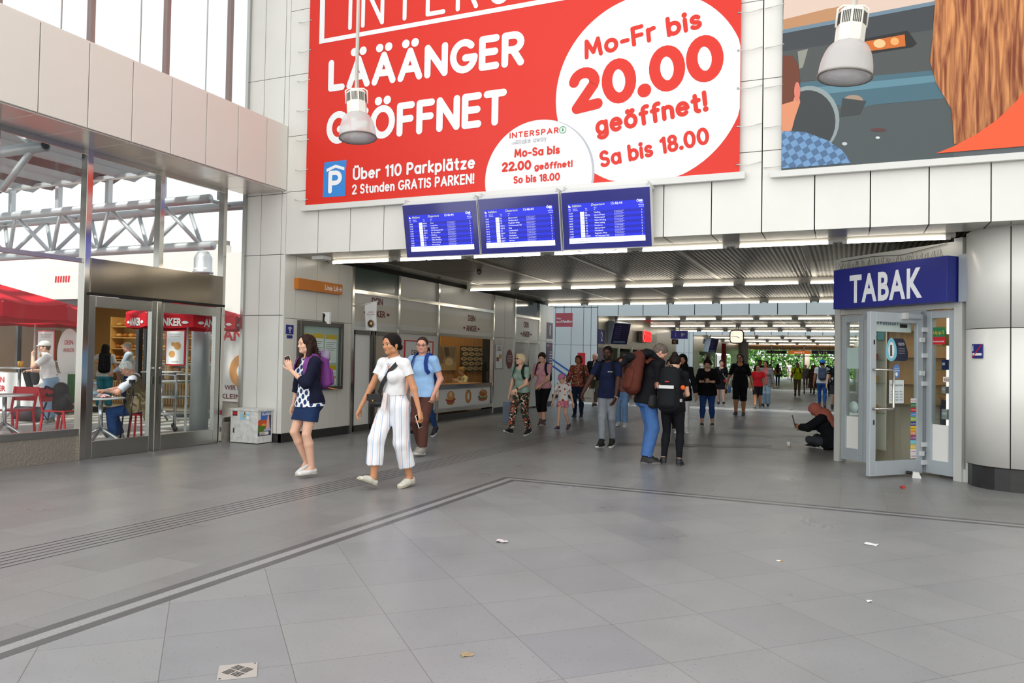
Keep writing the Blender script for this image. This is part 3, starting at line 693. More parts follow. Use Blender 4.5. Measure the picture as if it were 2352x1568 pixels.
# ---- floor: stone slabs, square to the building in the passage, diagonal in front
def floor_mat():
    m = M('stone_slab_floor', '#8d8d8a', .33, spec=.5); n, l, b = nodes_of(m)
    tc = n.new('ShaderNodeTexCoord')
    def bricks(rot, off, w, h, loc, c1, c2):
        mp = n.new('ShaderNodeMapping'); mp.inputs['Rotation'].default_value = (0, 0, math.radians(rot)); mp.inputs['Location'].default_value = loc+(0,)
        t = n.new('ShaderNodeTexBrick'); t.offset = off; t.inputs['Scale'].default_value = 1; t.inputs['Mortar Size'].default_value = .0022
        t.inputs['Brick Width'].default_value = w; t.inputs['Row Height'].default_value = h; t.inputs['Color1'].default_value = lin(c1); t.inputs['Color2'].default_value = lin(c2)
        t.inputs['Mortar'].default_value = lin('#66645f'); t.inputs['Mortar Smooth'].default_value = .3
        l.new(tc.outputs['Object'], mp.inputs[0]); l.new(mp.outputs[0], t.inputs['Vector']); return t
    A = bricks(45, 0., .577, .577, (-.21, .16), '#8a8b8e', '#929394'); B = bricks(90, .5, .9, .45, (.1, .05), '#808080', '#8a8a89')
    sx = n.new('ShaderNodeSeparateXYZ'); l.new(tc.outputs['Object'], sx.inputs[0])
    c1 = n.new('ShaderNodeMath'); c1.operation = 'GREATER_THAN'; c1.inputs[1].default_value = -3.75; l.new(sx.outputs[0], c1.inputs[0])
    ad = n.new('ShaderNodeMath'); ad.operation = 'MULTIPLY_ADD'; ad.inputs[1].default_value = .038; l.new(sx.outputs[0], ad.inputs[0]); l.new(sx.outputs[1], ad.inputs[2])
    c2 = n.new('ShaderNodeMath'); c2.operation = 'LESS_THAN'; c2.inputs[1].default_value = 8.58; l.new(ad.outputs[0], c2.inputs[0])
    mu = n.new('ShaderNodeMath'); mu.operation = 'MULTIPLY'; l.new(c1.outputs[0], mu.inputs[0]); l.new(c2.outputs[0], mu.inputs[1])
    mx = n.new('ShaderNodeMix'); mx.data_type = 'RGBA'; l.new(mu.outputs[0], mx.inputs[0]); l.new(B.outputs[0], mx.inputs[6]); l.new(A.outputs[0], mx.inputs[7])
    # specks and wear
    vo = n.new('ShaderNodeTexVoronoi'); vo.inputs['Scale'].default_value = 34; l.new(tc.outputs['Object'], vo.inputs['Vector'])
    sp = n.new('ShaderNodeMapRange'); sp.inputs[1].default_value = .09; sp.inputs[2].default_value = .17; sp.inputs[3].default_value = .68; sp.inputs[4].default_value = 1.; l.new(vo.outputs['Distance'], sp.inputs[0])
    no = n.new('ShaderNodeTexNoise'); no.inputs['Scale'].default_value = 1.1; no.inputs['Detail'].default_value = 6; no.inputs['Roughness'].default_value = .65; l.new(tc.outputs['Object'], no.inputs['Vector'])
    wr = n.new('ShaderNodeMapRange'); wr.inputs[1].default_value = .3; wr.inputs[2].default_value = .7; wr.inputs[3].default_value = .90; wr.inputs[4].default_value = 1.06; l.new(no.outputs['Fac'], wr.inputs[0])
    pr = n.new('ShaderNodeMath'); pr.operation = 'MULTIPLY'; l.new(sp.outputs[0], pr.inputs[0]); l.new(wr.outputs[0], pr.inputs[1])
    sc = n.new('ShaderNodeVectorMath'); sc.operation = 'SCALE'; l.new(mx.outputs[2], sc.inputs[0]); l.new(pr.outputs[0], sc.inputs['Scale']); l.new(sc.outputs[0], b.inputs['Base Color'])
    rr = n.new('ShaderNodeMapRange'); rr.inputs[1].default_value = .3; rr.inputs[2].default_value = .7; rr.inputs[3].default_value = .26; rr.inputs[4].default_value = .42; l.new(no.outputs['Fac'], rr.inputs[0]); l.new(rr.outputs[0], b.inputs['Roughness'])
    return m
fm_ = floor_mat()
inlay_dark = M('dark_stone_inlay', '#5c5c5d', .35, mottle=.1); inlay_light = M('granite_inlay', '#9a9a9b', .4, mottle=.25, mscale=90)
groove = M('floor_groove', '#3c3b3a', .6); tile_light = M('new_pale_slab', '#9c968b', .4, mottle=.06); tile_dark = M('old_dark_slab', '#57544f', .35, mottle=.06)
b = MB()
b.box(XG, 14, -12, 92, -.12, 0, fm_); b.box(-16, XG, 13.3, 92, -.12, 0, fm_)
def strip(p, q, w0, w1, mat, z):      # a flush strip between two floor points, w0..w1 sideways
    p, q = Vector((p[0], p[1], z)), Vector((q[0], q[1], z)); d = (q-p).normalized(); sd = Vector((d.y, -d.x, 0)); b.poly([p+sd*w0, p+sd*w1, q+sd*w1, q+sd*w0], mat)
P0, P1, P2 = (-3.93, -6), (-3.90, 8.88), (12, 8.27)
for w0, w1, mt, z in ((0, .075, inlay_dark, .0006), (.075, .155, inlay_light, .0006), (.155, .23, inlay_dark, .0006)):
    strip(P0, (P1[0], P1[1]-w1), w0, w1, mt, z)
    strip((P1[0]+w0, P1[1]), P2, w0, w1, mt, z+.0002)
for i in range(6): strip((-5.93+i*.079, -6), (-5.93+i*.079+1.33, 36), 0, .016, groove, .0006)
zt_ = .0006
for q, mt in (([(1690, 977), (1866, 981), (1862, 989), (1672, 984)], tile_dark), ([(1668, 985), (1830, 991), (1826, 1000), (1655, 993)], tile_light), ([(1650, 994), (1864, 1004), (1855, 1016), (1810, 1014), (1812, 1006), (1640, 1000)], tile_dark),
              ([(1770, 1006), (1812, 1007), (1805, 1016), (1760, 1014)], tile_light), ([(1770, 1018), (1866, 1022), (1858, 1034), (1752, 1030)], tile_light), ([(1420, 1016), (1775, 1022), (1770, 1028), (1415, 1023)], tile_dark), ([(1800, 993), (1866, 995), (1862, 1003), (1795, 1000)], tile_light)):
    zt_ += .0004; b.poly([G(x, y, zt_) for x, y in q], mt)
struct('floor', b)
b = MB(); pave = M('terrace_paving', '#a7a29b', .8, mottle=.1, mscale=3); b.box(-45, XG, -12, 13.3, -.12, -.002, pave); b.box(-45, -16, 13.3, 30, -.12, -.002, M('shop_floor_tiles', '#8a8078', .4)); struct('terrace_floor', b)

# ---- left side: white panelled beam over the glazing
def panels(b, axis, fixed, u, z0, z1, mat, t=.025, gap=.014, inset=.02):
    """row of cladding panels; u = joints along the wall; axis 'x' wall runs along x at y=fixed (faces -y), 'y' runs along y at x=fixed (faces +x)"""
    for a, c in zip(u[:-1], u[1:]):
        if axis == 'y': b.box(fixed-t, fixed, a+gap/2, c-gap/2, z0, z1, mat)
        else: b.box(a+gap/2, c-gap/2, fixed, fixed+t, z0, z1, mat)
ju = [5.38+.645*i for i in range(-14, 9)]; ju[-1] = YF
b = MB(); b.box(XG-.05, XF-.03, -4, YF, 4.28, 5.31, dark_gap); panels(b, 'y', XF, ju, 4.26, 5.34, shaded_panel, .03)
for a, c in zip(ju[:-1], ju[1:]): b.box(XG-.02, XF-.035, a+.004, c-.004, 4.24, 4.275, M('soffit_satin_panel', '#d9d6d1', .22, .45))
b.box(XG-.05, XF-.002, -4, YF, 5.32, 5.35, shaded_panel)
struct('wall_left', b, .004)
# glazing frame
MY = [4.80, 6.08, 7.355, 8.575, 9.875]
for i, (y0, y1) in enumerate(zip(MY[:-1], MY[1:])):
    b = MB()
    door = y0 > 7
    b.box(XG-.06, XG+.06, y1-.045 if not door else y1-.032, y1+.045 if y1 < 9.8 else y1+.035, 0, 4.25, chrome)
    b.box(XG-.02, XG+.02, y0, y1, 4.17, 4.25, steel)
    if not door:
        b.box(XG-.05, XG+.05, y0, y1, .34, .43, steel); b.box(XG-.04, XG+.03, y0, y1, 0, .34, M('chequer_plate', '#a09a90', .45, .6, bump=.8, bscale=30)); b.box(XG-.03, XG+.03, y0, y1, 2.68, 2.74, steel)
    o = struct('window_%d' % (i+1), b, .003)
    g = MB(); g.box(XG-.004, XG+.004, y0, y1, (.43 if not door else 2.76), 4.17, pane_out); g.build('pane', o)
b = MB(); b.box(XG-.02, XG+.02, 9.9, 10.40, .42, 4.25, pane_out); o = struct('window_5', b)
b = MB(); b.box(XG-.05, XG+.05, 9.9, 10.41, 0, .34, concrete); b.box(XG-.05, XG+.05, 9.9, 10.41, .34, .42, steel); b.box(XG-.03, XG+.03, 10.36, 10.41, .42, 4.25, steel); b.build('frame', o)
# clerestory
b = MB(); rust = M('painted_mullion', '#8d7a76', .5)
for y in (2.24, 3.52, 4.8, 6.08, 7.35, 8.63, 9.94): b.box(XG-.05, XG+.03, y-.035, y+.035, 5.34, 10, rust); b.box(XG-.3, XG-.28, y-.24, y-.23, 5.34, 10, steel)
b.box(XG-.04, XG+.02, 10.36, 10.42, 5.3, 10, steel); o = struct('window_6', b)
b = MB(); b.box(XG-.004, XG+.004, 1, 10.4, 5.34, 10, pane_out); b.build('pane', o)
# double door with steel header
b = MB(); b.box(XG-.05, XG+.075, 7.40, 9.84, 2.285, 2.755, M('mirror_steel_header', '#8b8378', .16, 1., bump=.05, bscale=3)); b.box(XG-.03, XG+.10, 7.38, 9.87, 2.25, 2.285, dark_gap)
o = struct('door_1', b)
for y0, y1 in ((7.40, 8.552), (8.562, 9.83)):
    f = MB(); fx = (XG-.03, XG+.05)
    f.box(*fx, y0, y0+.105, .012, 2.24, steel); f.box(*fx, y1-.105, y1, .012, 2.24, steel); f.box(*fx, y0+.105, y1-.105, .012, .235, steel); f.box(*fx, y0+.105, y1-.105, 2.09, 2.24, steel)
    lf_ = f.build('door_leaf', o, .004)
    g = MB(); g.box(XG, XG+.012, y0+.10, y1-.10, .23, 2.1, pane); g.build('pane', lf_)
    k = MB(); yy = y1-.055 if y0 < 8 else y0+.055
    k.box(XG+.05, XG+.062, yy-.018, yy+.018, 1.0, 1.12, steel_dark); k.lathe([(.022, 0), (.022, .02), (0, .02)], (XG+.05, yy, 1.24), steel, 12, (1, 0, 0)); k.build('lock', lf_)

b = MB(); b.box(-9.7, 14, -14, 10.9, 9.9, 10.1, white_plain); struct('ceiling_hall', b)
b = MB(); b.box(13.8, 14, -14, 10.4, 0, 9.9, white_panel); struct('wall_right', b)
# ---- corner pier and the passage's left wall
b = MB(); b.box(XG, XF-.03, YF+.03, 10.9, 0, 10, dark_gap)
for z0, z1 in ((.15, 2.14), (2.15, 3.17), (3.18, 4.2), (4.21, 6.2), (6.21, 8.2), (8.21, 10)):
    for x0, x1 in ((XG, -9.24), (-9.23, -8.80), (-8.79, XF)): b.box(x0+.002, x1-.002, YF, YF+.04, z0, z1, white_panel)
b.box(XG, XF+.012, YF-.012, YF+.1, 0, .15, black_stone)
struct('wall_pier', b)
def yrow(b, ys, zs, mat, X=XF):
    for y0, y1 in zip(ys[:-1], ys[1:]):
        for z0, z1 in zip(zs[:-1], zs[1:]): b.box(X-.03, X, y0+.005, y1-.005, z0+.004, z1-.004, mat)
b = MB(); b.box(XF-.32, XF-.03, YF+.1, 12.33, 0, 3.6, dark_gap); b.box(XF-.32, XF-.03, 18.86, 20.27, 0, 3.6, dark_gap); b.box(XF-.32, XF-.03, 22.22, 23.45, 0, 3.6, dark_gap)
yrow(b, (YF, 10.70, 11.28, 11.93, 12.35), (.15, 2.10, 3.2), grey_panel); yrow(b, (18.85, 19.58, 20.27), (.15, 2.06, 3.2), grey_panel); yrow(b, (22.22, 22.8, 23.45), (.15, 2.06, 3.2), grey_panel)
b.box(XF-.32, XF-.02, 23.45, 23.48, 0, 3.6, grey_panel)
for y0, y1 in ((YF-.012, 12.35), (14.05, 20.28), (22.2, 23.47)): b.box(XF-.05, XF+.015, y0, y1, 0, .15, black_stone)
b.box(XF-.32, XF-.04, 12.33, 22.3, 3.17, 3.6, dark_gap)
struct('wall_passage_left', b)
# shopfront of the bakery in the passage: frames and panels
shop_white = M('frosted_white_panel', '#e4e1da', .35); shop_beige = M('cream_panel', '#ddd5c4', .35); green_glass = M('dark_green_glass', '#4a5a54', .15, spec=.6)
def fr_y(b, y, z0, z1, w=.07): b.box(XF-.06, XF+.03, y-w/2, y+w/2, z0, z1, chrome)
def fr_z(b, y0, y1, z, w=.07): b.box(XF-.06, XF+.025, y0, y1, z-w/2, z+w/2, chrome)
b = MB()
for y in (12.37, 14.03, 15.77, 18.83): fr_y(b, y, 0.02, 3.2)
fr_z(b, 12.4, 18.8, 2.73); fr_z(b, 12.4, 18.8, 2.02); fr_z(b, 15.8, 18.8, .79, .10); fr_z(b, 15.8, 18.8, .24, .09); fr_z(b, 14.06, 15.74, .24, .09)
for y0, y1, mt in ((12.40, 14.0, green_glass), (14.06, 15.74, shop_white), (15.80, 18.80, shop_white)): b.box(XF-.05, XF-.02, y0, y1, 2.76, 3.2, mt)
for y0, y1 in ((12.40, 14.0), (14.06, 15.74), (15.80, 18.80)):
    b.box(XF-.05, XF-.02, y0, y1, 2.05, 2.70, shop_white); b.box(XF-.021, XF-.018, y0, y1, 2.16, 2.52, shop_beige)
b.box(XF-.05, XF-.02, 14.06, 15.74, .28, 1.99, shop_white); b.box(XF-.05, XF-.02, 15.82, 18.78, .28, .75, white_plain)
o = struct('window_7', b)
g = MB(); g.box(XF-.03, XF-.02, 15.8, 18.8, .84, 1.99, pane); g.build('pane', o)
b = MB()      # door of the bakery, closed
for y in (12.44, 13.06, 13.16, 13.98): b.box(XF-.05, XF+.01, y-.04, y+.04, .02, 1.98, steel_dark)
for y0, y1 in ((12.44, 13.06), (13.16, 13.98)): b.box(XF-.05, XF+.01, y0, y1, .02, .14, steel_dark); b.box(XF-.05, XF+.01, y0, y1, 1.90, 1.98, steel_dark)
b.box(XF-.03, XF-.02, 12.48, 13.02, .14, 1.90, white_plain); b.box(XF-.03, XF-.02, 13.20, 13.94, .14, 1.90, M('tan_film', '#b8a992', .3))
o = struct('door_2', b); k = MB(); k.tube([(XF+.01, 13.15, 1.02), (XF+.06, 13.15, 1.02), (XF+.06, 13.30, 1.02)], .011, chrome); k.box(XF, XF+.015, 13.13, 13.17, .9, 1.1, chrome); k.build('handle', o)
b = MB()      # second bakery door further in
fr_y(b, 20.29, 0, 3.2); fr_y(b, 22.2, 0, 3.2); fr_z(b, 20.3, 22.2, 2.73); fr_z(b, 20.3, 22.2, 2.0); fr_y(b, 21.3, 0, 2.0, .10)
b.box(XF-.05, XF-.02, 20.3, 22.2, 2.76, 3.2, M('dark_window', '#23282c', .12)); b.box(XF-.05, XF-.02, 20.3, 22.2, 2.03, 2.7, shop_white); b.box(XF-.05, XF-.02, 20.3, 21.28, .05, 1.97, M('grey_door_film', '#a9a59d', .35)); b.box(XF-.05, XF-.02, 21.35, 22.2, .05, 1.97, M('pale_door_film', '#b9b8b2', .3))
o = struct('door_3', b)

# ---- front wall above the passage mouth with its panel joints, soffit and column
def jx(a, c, step, o=.26): 
    k0 = math.ceil((a-o)/step-1e-6); r = [a]+[o+step*i for i in range(k0, 200) if a+.05 < o+step*i < c-.05]+[c]; return r
J = jx(XF, 9, .638)
b = MB(); b.box(XF, 9, YF+.03, 11.05, ZC+.05, 10, dark_gap)
for z0, z1 in ((ZC, 4.22), (4.23, 5.16), (5.17, 6.2), (6.21, 7.3), (7.31, 8.6), (8.61, 10)): panels(b, 'x', YF, J, z0, z1, white_panel, .03)
sof = M('grey_soffit_panel', '#b9b5ac', .25, .55)
for a, c in zip(J[:-1], J[1:]): b.box(a+.007, c-.007, YF+.035, 11.1, ZC, ZC+.03, sof)
struct('wall_front', b)
def ceiling_mat():
    m = M('slatted_metal_ceiling', '#6f6a64', .42, .75); n, l, bb = nodes_of(m)
    tc = n.new('ShaderNodeTexCoord'); w = n.new('ShaderNodeTexWave'); w.bands_direction = 'X'; w.inputs['Scale'].default_value = 4.2
    l.new(tc.outputs['Object'], w.inputs['Vector']); r = n.new('ShaderNodeMapRange'); r.inputs[1].default_value = .35; r.inputs[2].default_value = .6; r.inputs[3].default_value = .22; r.inputs[4].default_value = 1.15
    l.new(w.outputs['Fac'], r.inputs[0]); s = n.new('ShaderNodeVectorMath'); s.operation = 'SCALE'; s.inputs[0].default_value = lin('#8a847c')[:3]; l.new(r.outputs[0], s.inputs['Scale']); l.new(s.outputs[0], bb.inputs['Base Color'])
    k = n.new('ShaderNodeBump'); k.inputs['Strength'].default_value = .6; k.inputs['Distance'].default_value = .03; l.new(w.outputs['Fac'], k.inputs['Height']); l.new(k.outputs[0], bb.inputs['Normal']); return m
cm_ = ceiling_mat(); cstrip = M('ceiling_rail', '#b3aea4', .35, .6)
BLOCKS = [(11.1, 22.55), (28.45, 43.0), (48.6, 72.)]
XR = .55
b = MB()
for q, (y0, y1) in enumerate(BLOCKS):
    xr = 9 if q == 0 else XR+.5
    b.box(XF-.3, xr, y0, y1, 3.34, 3.5, dark_gap)
    xs = [XF]+[XF+.5+1.9*i for i in range(0, 10) if XF+.5+1.9*i < xr-.4]+[xr]; ys = [y0+(y1-y0)*i/round((y1-y0)/1.75) for i in range(round((y1-y0)/1.75)+1)]
    for x0, x1 in zip(xs[:-1], xs[1:]):
        for a, c in zip(ys[:-1], ys[1:]): b.box(x0+.02, x1-.02, a+.012, c-.012, 3.28, 3.33, cm_ if x0 > XF+.2 else sof)
        b.box(x1-.045, x1+.045, y0, y1, 3.27, 3.30, cstrip)
struct('ceiling', b)
# fascias of the further ceilings, roof lights between them, walls
b = MB()
for y, top in ((28.3, 5.2), (48.4, 5.2)):
    jj = jx(XF, XR+.5, .95, -.3); panels(b, 'x', y, jj, ZC, ZC+.72, blue_panel, .05, .03); panels(b, 'x', y, jj, ZC+.75, top, blue_panel, .05, .03); b.box(XF, XR+.5, y+.05, y+.15, ZC+.03, top, dark_gap)
struct('trim_1', b)
b = MB()      # stair recess walls seen across the roof-lit gaps
for y, x0 in ((28.32, -12.5), (48.42, -12.5)):
    for a, c in zip(*(lambda u: (u[:-1], u[1:]))([x0, -11.4, -10.4, -9.75, -9.25, -8.95, XF])):
        for z0, z1 in ((.14, 2.06), (2.07, 3.5), (3.52, 5.2)): b.box(a+.01, c-.01, y-.04, y, z0, z1, blue_panel)
    b.box(x0, XF, y, y+.1, 0, 5.2, dark_gap); b.box(x0, XF+.01, y-.055, y, 0, .14, black_stone)
    b.box(x0-.1, x0, y-5, y, 0, 5.2, blue_panel); 
b.box(-12.5, XF-.33, 23.36, 23.46, 0, 5.2, blue_panel); b.box(-12.5, XF-.33, 43.05, 43.15, 0, 5.2, blue_panel)
struct('wall_stair_recess', b)
b = MB(); tan_panel = M('dull_steel_panel', '#a39c8f', .32, .5)
yrow(b, (28.4, 29.4, 33.5, 38.3, 41.4, 43.0), (2.0, 3.3), tan_panel); yrow(b, (28.4, 29.35), (.15, 2.0), tan_panel); yrow(b, (38.4, 39.2, 40.3, 41.4, 43.0), (.15, 2.0), tan_panel)
yrow(b, (48.5, 53, 58, 63, 68, 74), (2.2, 3.3), tan_panel); yrow(b, (48.5, 50.5), (.15, 2.2), tan_panel); yrow(b, (66, 68, 74), (.15, 2.2), tan_panel)
for y in (29.4, 31.4, 33.5, 34.7, 36.3, 38.35, 50.5, 53, 55.5, 58, 60.5, 63, 66): b.box(XF-.05, XF+.02, y-.05, y+.05, 0, 2.1, steel)
b.box(XF-2.6, XF-2.5, 28.4, 43, 0, 3.3, M('ticket_hall_wall', '#5c5750', .6)); b.box(XF-2.6, XF-2.5, 48.5, 74, 0, 3.3, M('ticket_hall_wall', '#5c5750', .6))
b.box(XF-.04, XF+.012, 28.4, 29.35, 0, .15, black_stone); b.box(XF-.04, XF+.012, 38.4, 43, 0, .15, black_stone)
b.box(XF-2.5, XF, 42.95, 43.05, 0, 3.3, tan_panel); b.box(XF-2.6, XF-.1, 28.42, 43, 3.3, 3.4, dark_gap); b.box(XF-2.6, XF-.1, 48.5, 74, 3.3, 3.4, dark_gap)
o = struct('wall_passage_left_far', b)
g = MB()
for y0, y1 in ((29.4, 33.5), (33.5, 38.35), (50.5, 66)): g.box(XF-.03, XF-.02, y0, y1, .1, 2.0, pane)
g.build('pane', o)
b = MB(); b.box(XR, XR+.2, 13.6, 74, 0, 3.4, grey_panel); b.box(XR+.2, 9, 13.4, 13.5, 0, 3.3, grey_panel); struct('wall_passage_right', b)
b = MB(); panels(b, 'x', 11.45, jx(2.2, 13.8, .8), .15, 3.17, white_panel); b.box(2.2, 13.8, 11.48, 11.6, 0, 3.3, dark_gap); b.box(2.2, 13.8, 11.43, 11.5, 0, .15, black_stone); b.box(9, 13.8, YF, 11.05, 3.17, 9.9, white_panel); struct('wall_front_right', b)
# column at the mouth
b = MB(); CC = (1.97, 11.31)
prof = [(.57, .28), (.57, 1.945)]; b.lathe(prof, (*CC, 0), white_panel, 96); b.lathe([(.57, 1.955), (.57, ZC)], (*CC, 0), white_panel, 96); b.lathe([(.56, .27), (.56, ZC)], (*CC, 0), dark_gap, 48)
b.lathe([(.545, 0), (.545, .285)], (*CC, 0), black_stone, 20, smooth=False)
for a in (-108, -20, 160): 
    d = Vector((math.cos(math.radians(a)), math.sin(math.radians(a)), 0)); p = Vector((*CC, 0))+d*.5705; b.obox(p+Vector((0, 0, 1.72)), d*.001, Vector((-d.y, d.x, 0))*.006, Vector((0, 0, 1.44)), dark_gap)
struct('column', b)
# far end of the passage: plywood band, doorway posts, shrubs in daylight
b = MB(); ply = M('chipboard_band', '#a07a52', .7, mottle=.15)
for x0, x1 in ((-8.7, -6.1), (-6.05, -3.4), (-3.35, -.7), (-.65, 1.2)): b.box(x0, x1, 72.3, 72.4, 2.75, 3.6, ply)
for z in (2.70, 2.2): b.box(-8.7, 1.2, 72.2, 72.35, z-.03, z+.03, steel_dark)
for x in (-8.7, -6.08, -3.38, -.68, 1.2): b.box(x-.05, x+.05, 72.2, 72.35, 0, 3.6, steel_dark)
b.bar((-5.3, 72.2, 2.2), (-4.6, 72.2, .9), .05, .05, steel_dark); b.bar((-2.4, 72.2, 2.2), (-3.2, 72.2, .9), .05, .05, steel_dark)
struct('wall_end', b)
b = MB(); b.lathe([(.40, 0), (.40, 3.4)], (-7.75, 66, 0), white_panel, 40); b.lathe([(.30, 0), (.30, 3)], (-3.35, 76, 0), M('pale_post', '#c4b9a5', .6), 24); struct('column', b)

# unseen milky roof panes added over the two gaps to soften the sun
rl_ = bpy.data.materials.new('milky_roof_diffuser'); rl_.use_nodes = True; n = rl_.node_tree.nodes; l = rl_.node_tree.links; n.remove(n['Principled BSDF']); q = n.new('ShaderNodeBsdfTranslucent'); q.inputs[0].default_value = (.42, .48, .52, 1); l.new(q.outputs[0], n['Material Output'].inputs[0])
for k, (y0, y1) in enumerate(((22.6, 28.3), (43.1, 48.4))): b = MB(); b.poly([(-12.5, y0, 5.2), (XR+.5, y0, 5.2), (XR+.5, y1, 5.2), (-12.5, y1, 5.2)], rl_); struct('window_%d' % (8+k), b)
# ================================================================== lamps, signs, boards
ORD = ['first', 'second', 'third', 'fourth', 'fifth', 'sixth', 'seventh', 'eighth', 'ninth', 'tenth']
trunk = M('white_lamp_trunking', '#d8d5cd', .45)
EX, EY, EZ = Vector((1, 0, 0)), Vector((0, 1, 0)), Vector((0, 0, 1))
rows = [(11.53, -8.62, 1.3, 7, 'front edge of the passage ceiling, under the departure boards'), (17.07, -8.6, .5, 7, 'passage ceiling, second row from the hall'), (22.2, -8.5, .5, 7, 'back edge of the first ceiling, before the roof-lit gap'),
        (30.4, -8.6, 1., 7, 'front of the second ceiling, above the red lit letters'), (36.2, -8.6, 1., 7, 'second ceiling, passing above the square clock'), (42.0, -8.6, 1., 7, 'back edge of the second ceiling, behind the clock'),
        (53., -8.6, 1., 6, 'third ceiling, its row nearest the hall'), (60.5, -8.6, 1., 6, 'middle of the third ceiling'), (69.5, -8.6, 1., 6, 'end of the passage, just before the chipboard band')]
for y, x0, x1, n, where in rows:
    t = thing('tube_light_rail', 'tube light rail at the '+where, 'ceiling light', ((x0+x1)/2, y, 3.2), 0, 'tube light rows across the passage ceiling')
    b = MB(); b.box(x0, x1, y-.05, y+.06, 3.165, 3.275, trunk); b.build('rail', t)
    st = (x1-x0)/n
    for i in range(n):
        a = x0+st*i+.09; c = x0+st*(i+1)-.09
        b = MB(); b.tube([(a, y-.062, 3.15), (c, y-.062, 3.15)], .017, tube_on, 8); tb = b.build('tube', t)
        for q in (a, c): b = MB(); b.box(q-.03, q+.03, y-.08, y-.04, 3.13, 3.19, trunk); b.build('lamp_holder', tb)

# ---- high-bay pendant lamps
def pendant(px, py, w, r, tilt, rodpx, label):
    P = Vector((0, 0, CAMH))+ray(px, py)*w
    t = thing('pendant_lamp', label, 'lamp', P)
    enamel = M('cream_lamp_enamel', '#e9e6dc', .4); prism = M('ribbed_acrylic_shade', '#dcd8d6', .3, spec=.6, alpha=.6); 
    R = Matrix.Rotation(math.radians(tilt[0]), 3, RT) @ Matrix.Rotation(math.radians(tilt[1]), 3, FWD); ax = R @ EZ
    k = r/.235
    b = MB(); b.lathe([(r*math.cos(a)**.55 if a < 1.35 else r*.34, math.sin(a)*.33*k) for a in [i*1.36/14 for i in range(15)]], P, prism, 48, ax); b.build('shade', t)
    b = MB(); b.lathe([(r*1.0, -.006), (r*1.03, -.004), (r*1.03, .008), (r*.99, .012)], P, M('lamp_rim', '#77736c', .4, .6), 48, ax, caps=False); b.build('rim', t)
    b = MB(); b.lathe([(r*.985, .004), (0, -.02*k)], P, M('clear_lamp_lens', '#efeef2', .2, alpha=.4), 40, ax); b.build('lens', t)
    z0, z1, rb = .315*k, .60*k, .128*k
    b = MB(); b.lathe([(rb*.98, z0), (rb, z0+.01), (rb, z1), (rb*.8, z1+.02)], P, enamel, 8, ax, smooth=False); o = b.build('housing', t)
    az = ax; axx = Vector((1, 0, 0)); axx = (axx-az*axx.dot(az)).normalized(); ay = az.cross(axx); b = MB(); slot = M('lamp_vent_slot', '#4a4844', .7)
    for f in range(8):
        a = 2*math.pi*(f+.5)/8; d = axx*math.cos(a)+ay*math.sin(a); s_ = axx*-math.sin(a)+ay*math.cos(a)
        for q in range(5): b.obox(P+az*(z1-.075*k)+d*(rb*.924+.001)+s_*(q-2)*.016*k, d*.0015, s_*.0045*k, az*.055*k, slot)
    b.build('vent', o)
    top = P+az*(z1+.06*k); wst = RT*.14*k
    b = MB(); b.tube([P+az*(z1-.14*k)+wst, P+az*(z1+.03*k)+wst, top+wst*.7, top-wst*.7, P+az*(z1+.03*k)-wst, P+az*(z1-.14*k)-wst], .010*k, enamel, 6); b.build('bracket', t)
    b = MB(); b.tube([top, top+Vector((0, 0, 9.9-top.z))], .019*k, enamel, 12); b.build('rod', t)
    b = MB(); b.tube([P+az*(z1+.01), top+RT*.03+EZ*.02, top+RT*.02+EZ*.3, top+RT*.02+EZ*1.2], .005*k, M('lamp_cord', '#b9b5aa', .7), 6); b.build('cord', t)
pendant(822, 317, 9.4, .222, (-4, -4), 0, 'white high-bay pendant lamp on a rod in front of the big red banner')
pendant(1940, 178, 6.7, .222, (2, 6), 0, 'white high-bay pendant lamp in front of the poster of a car interior')

# ---- big red banner
YB = YF-.07
red = M('banner_red', '#da2d1d', .42, spec=.35); bwhite = M('banner_white', '#f0f1f2', .42, spec=.35); pblue = M('parking_blue', '#2f86d6', .5); lgrey = M('print_light_grey', '#b9bdc4', .6); green = M('print_green', '#2f9a62', .6)
W = lambda x, y, k=1: onY(x, y, YB-.0015*k)
def circ(pts, k):
    q = np.array([[p.x, p.z] for p in (W(*a) for a in pts)]); A = np.c_[2*q, np.ones(len(q))]; s = np.linalg.lstsq(A, (q**2).sum(1), rcond=None)[0]
    r = math.sqrt(s[2]+s[0]**2+s[1]**2); return s[0], s[1], r
bx0, bx1, bz0, bz1 = -8.25, -1.29, 3.955, 8.7
t = thing('banner', 'huge red advertising banner with white lettering hung across the front wall', 'banner', ((bx0+bx1)/2, YB, bz0))
b = MB(); b.box(bx0, bx1, YB, YB+.004, bz0, bz1, red); b.build('sheet', t)
cl = lambda x, z: (min(max(x, bx0+.01), bx1-.005), max(z, bz0+.005))
cx, cz, r = circ([(1279, 205), (1361, 396), (1414, 418), (1549, 408), (1637, 352), (1699, 252), (1667, 44), (1617, 2), (1436, 0), (1344, 67)], 1)
b = MB(); b.poly([(cl(cx+r*math.cos(a), 0)[0], YB-.0015, cl(0, cz+r*math.sin(a))[1]) for a in [i*math.pi/40 for i in range(80)]], bwhite); b.build('disc', t)
cx, cz, r = circ([(1111, 411), (1147, 337), (1197, 287), (1247, 273), (1303, 285), (1344, 334), (1359, 393)], 2)
b = MB(); b.poly([(cl(cx+r*math.cos(a), 0)[0], YB-.003, cl(0, cz+r*math.sin(a))[1]) for a in [i*math.pi/40 for i in range(80)]], bwhite)
b.poly([(cl(cx+.015+(r+.02)*math.cos(a), 0)[0], YB-.0022, cl(0, cz+r*math.sin(a))[1]) for a in [i*math.pi/40 for i in range(80)]], lgrey); b.build('disc', t)
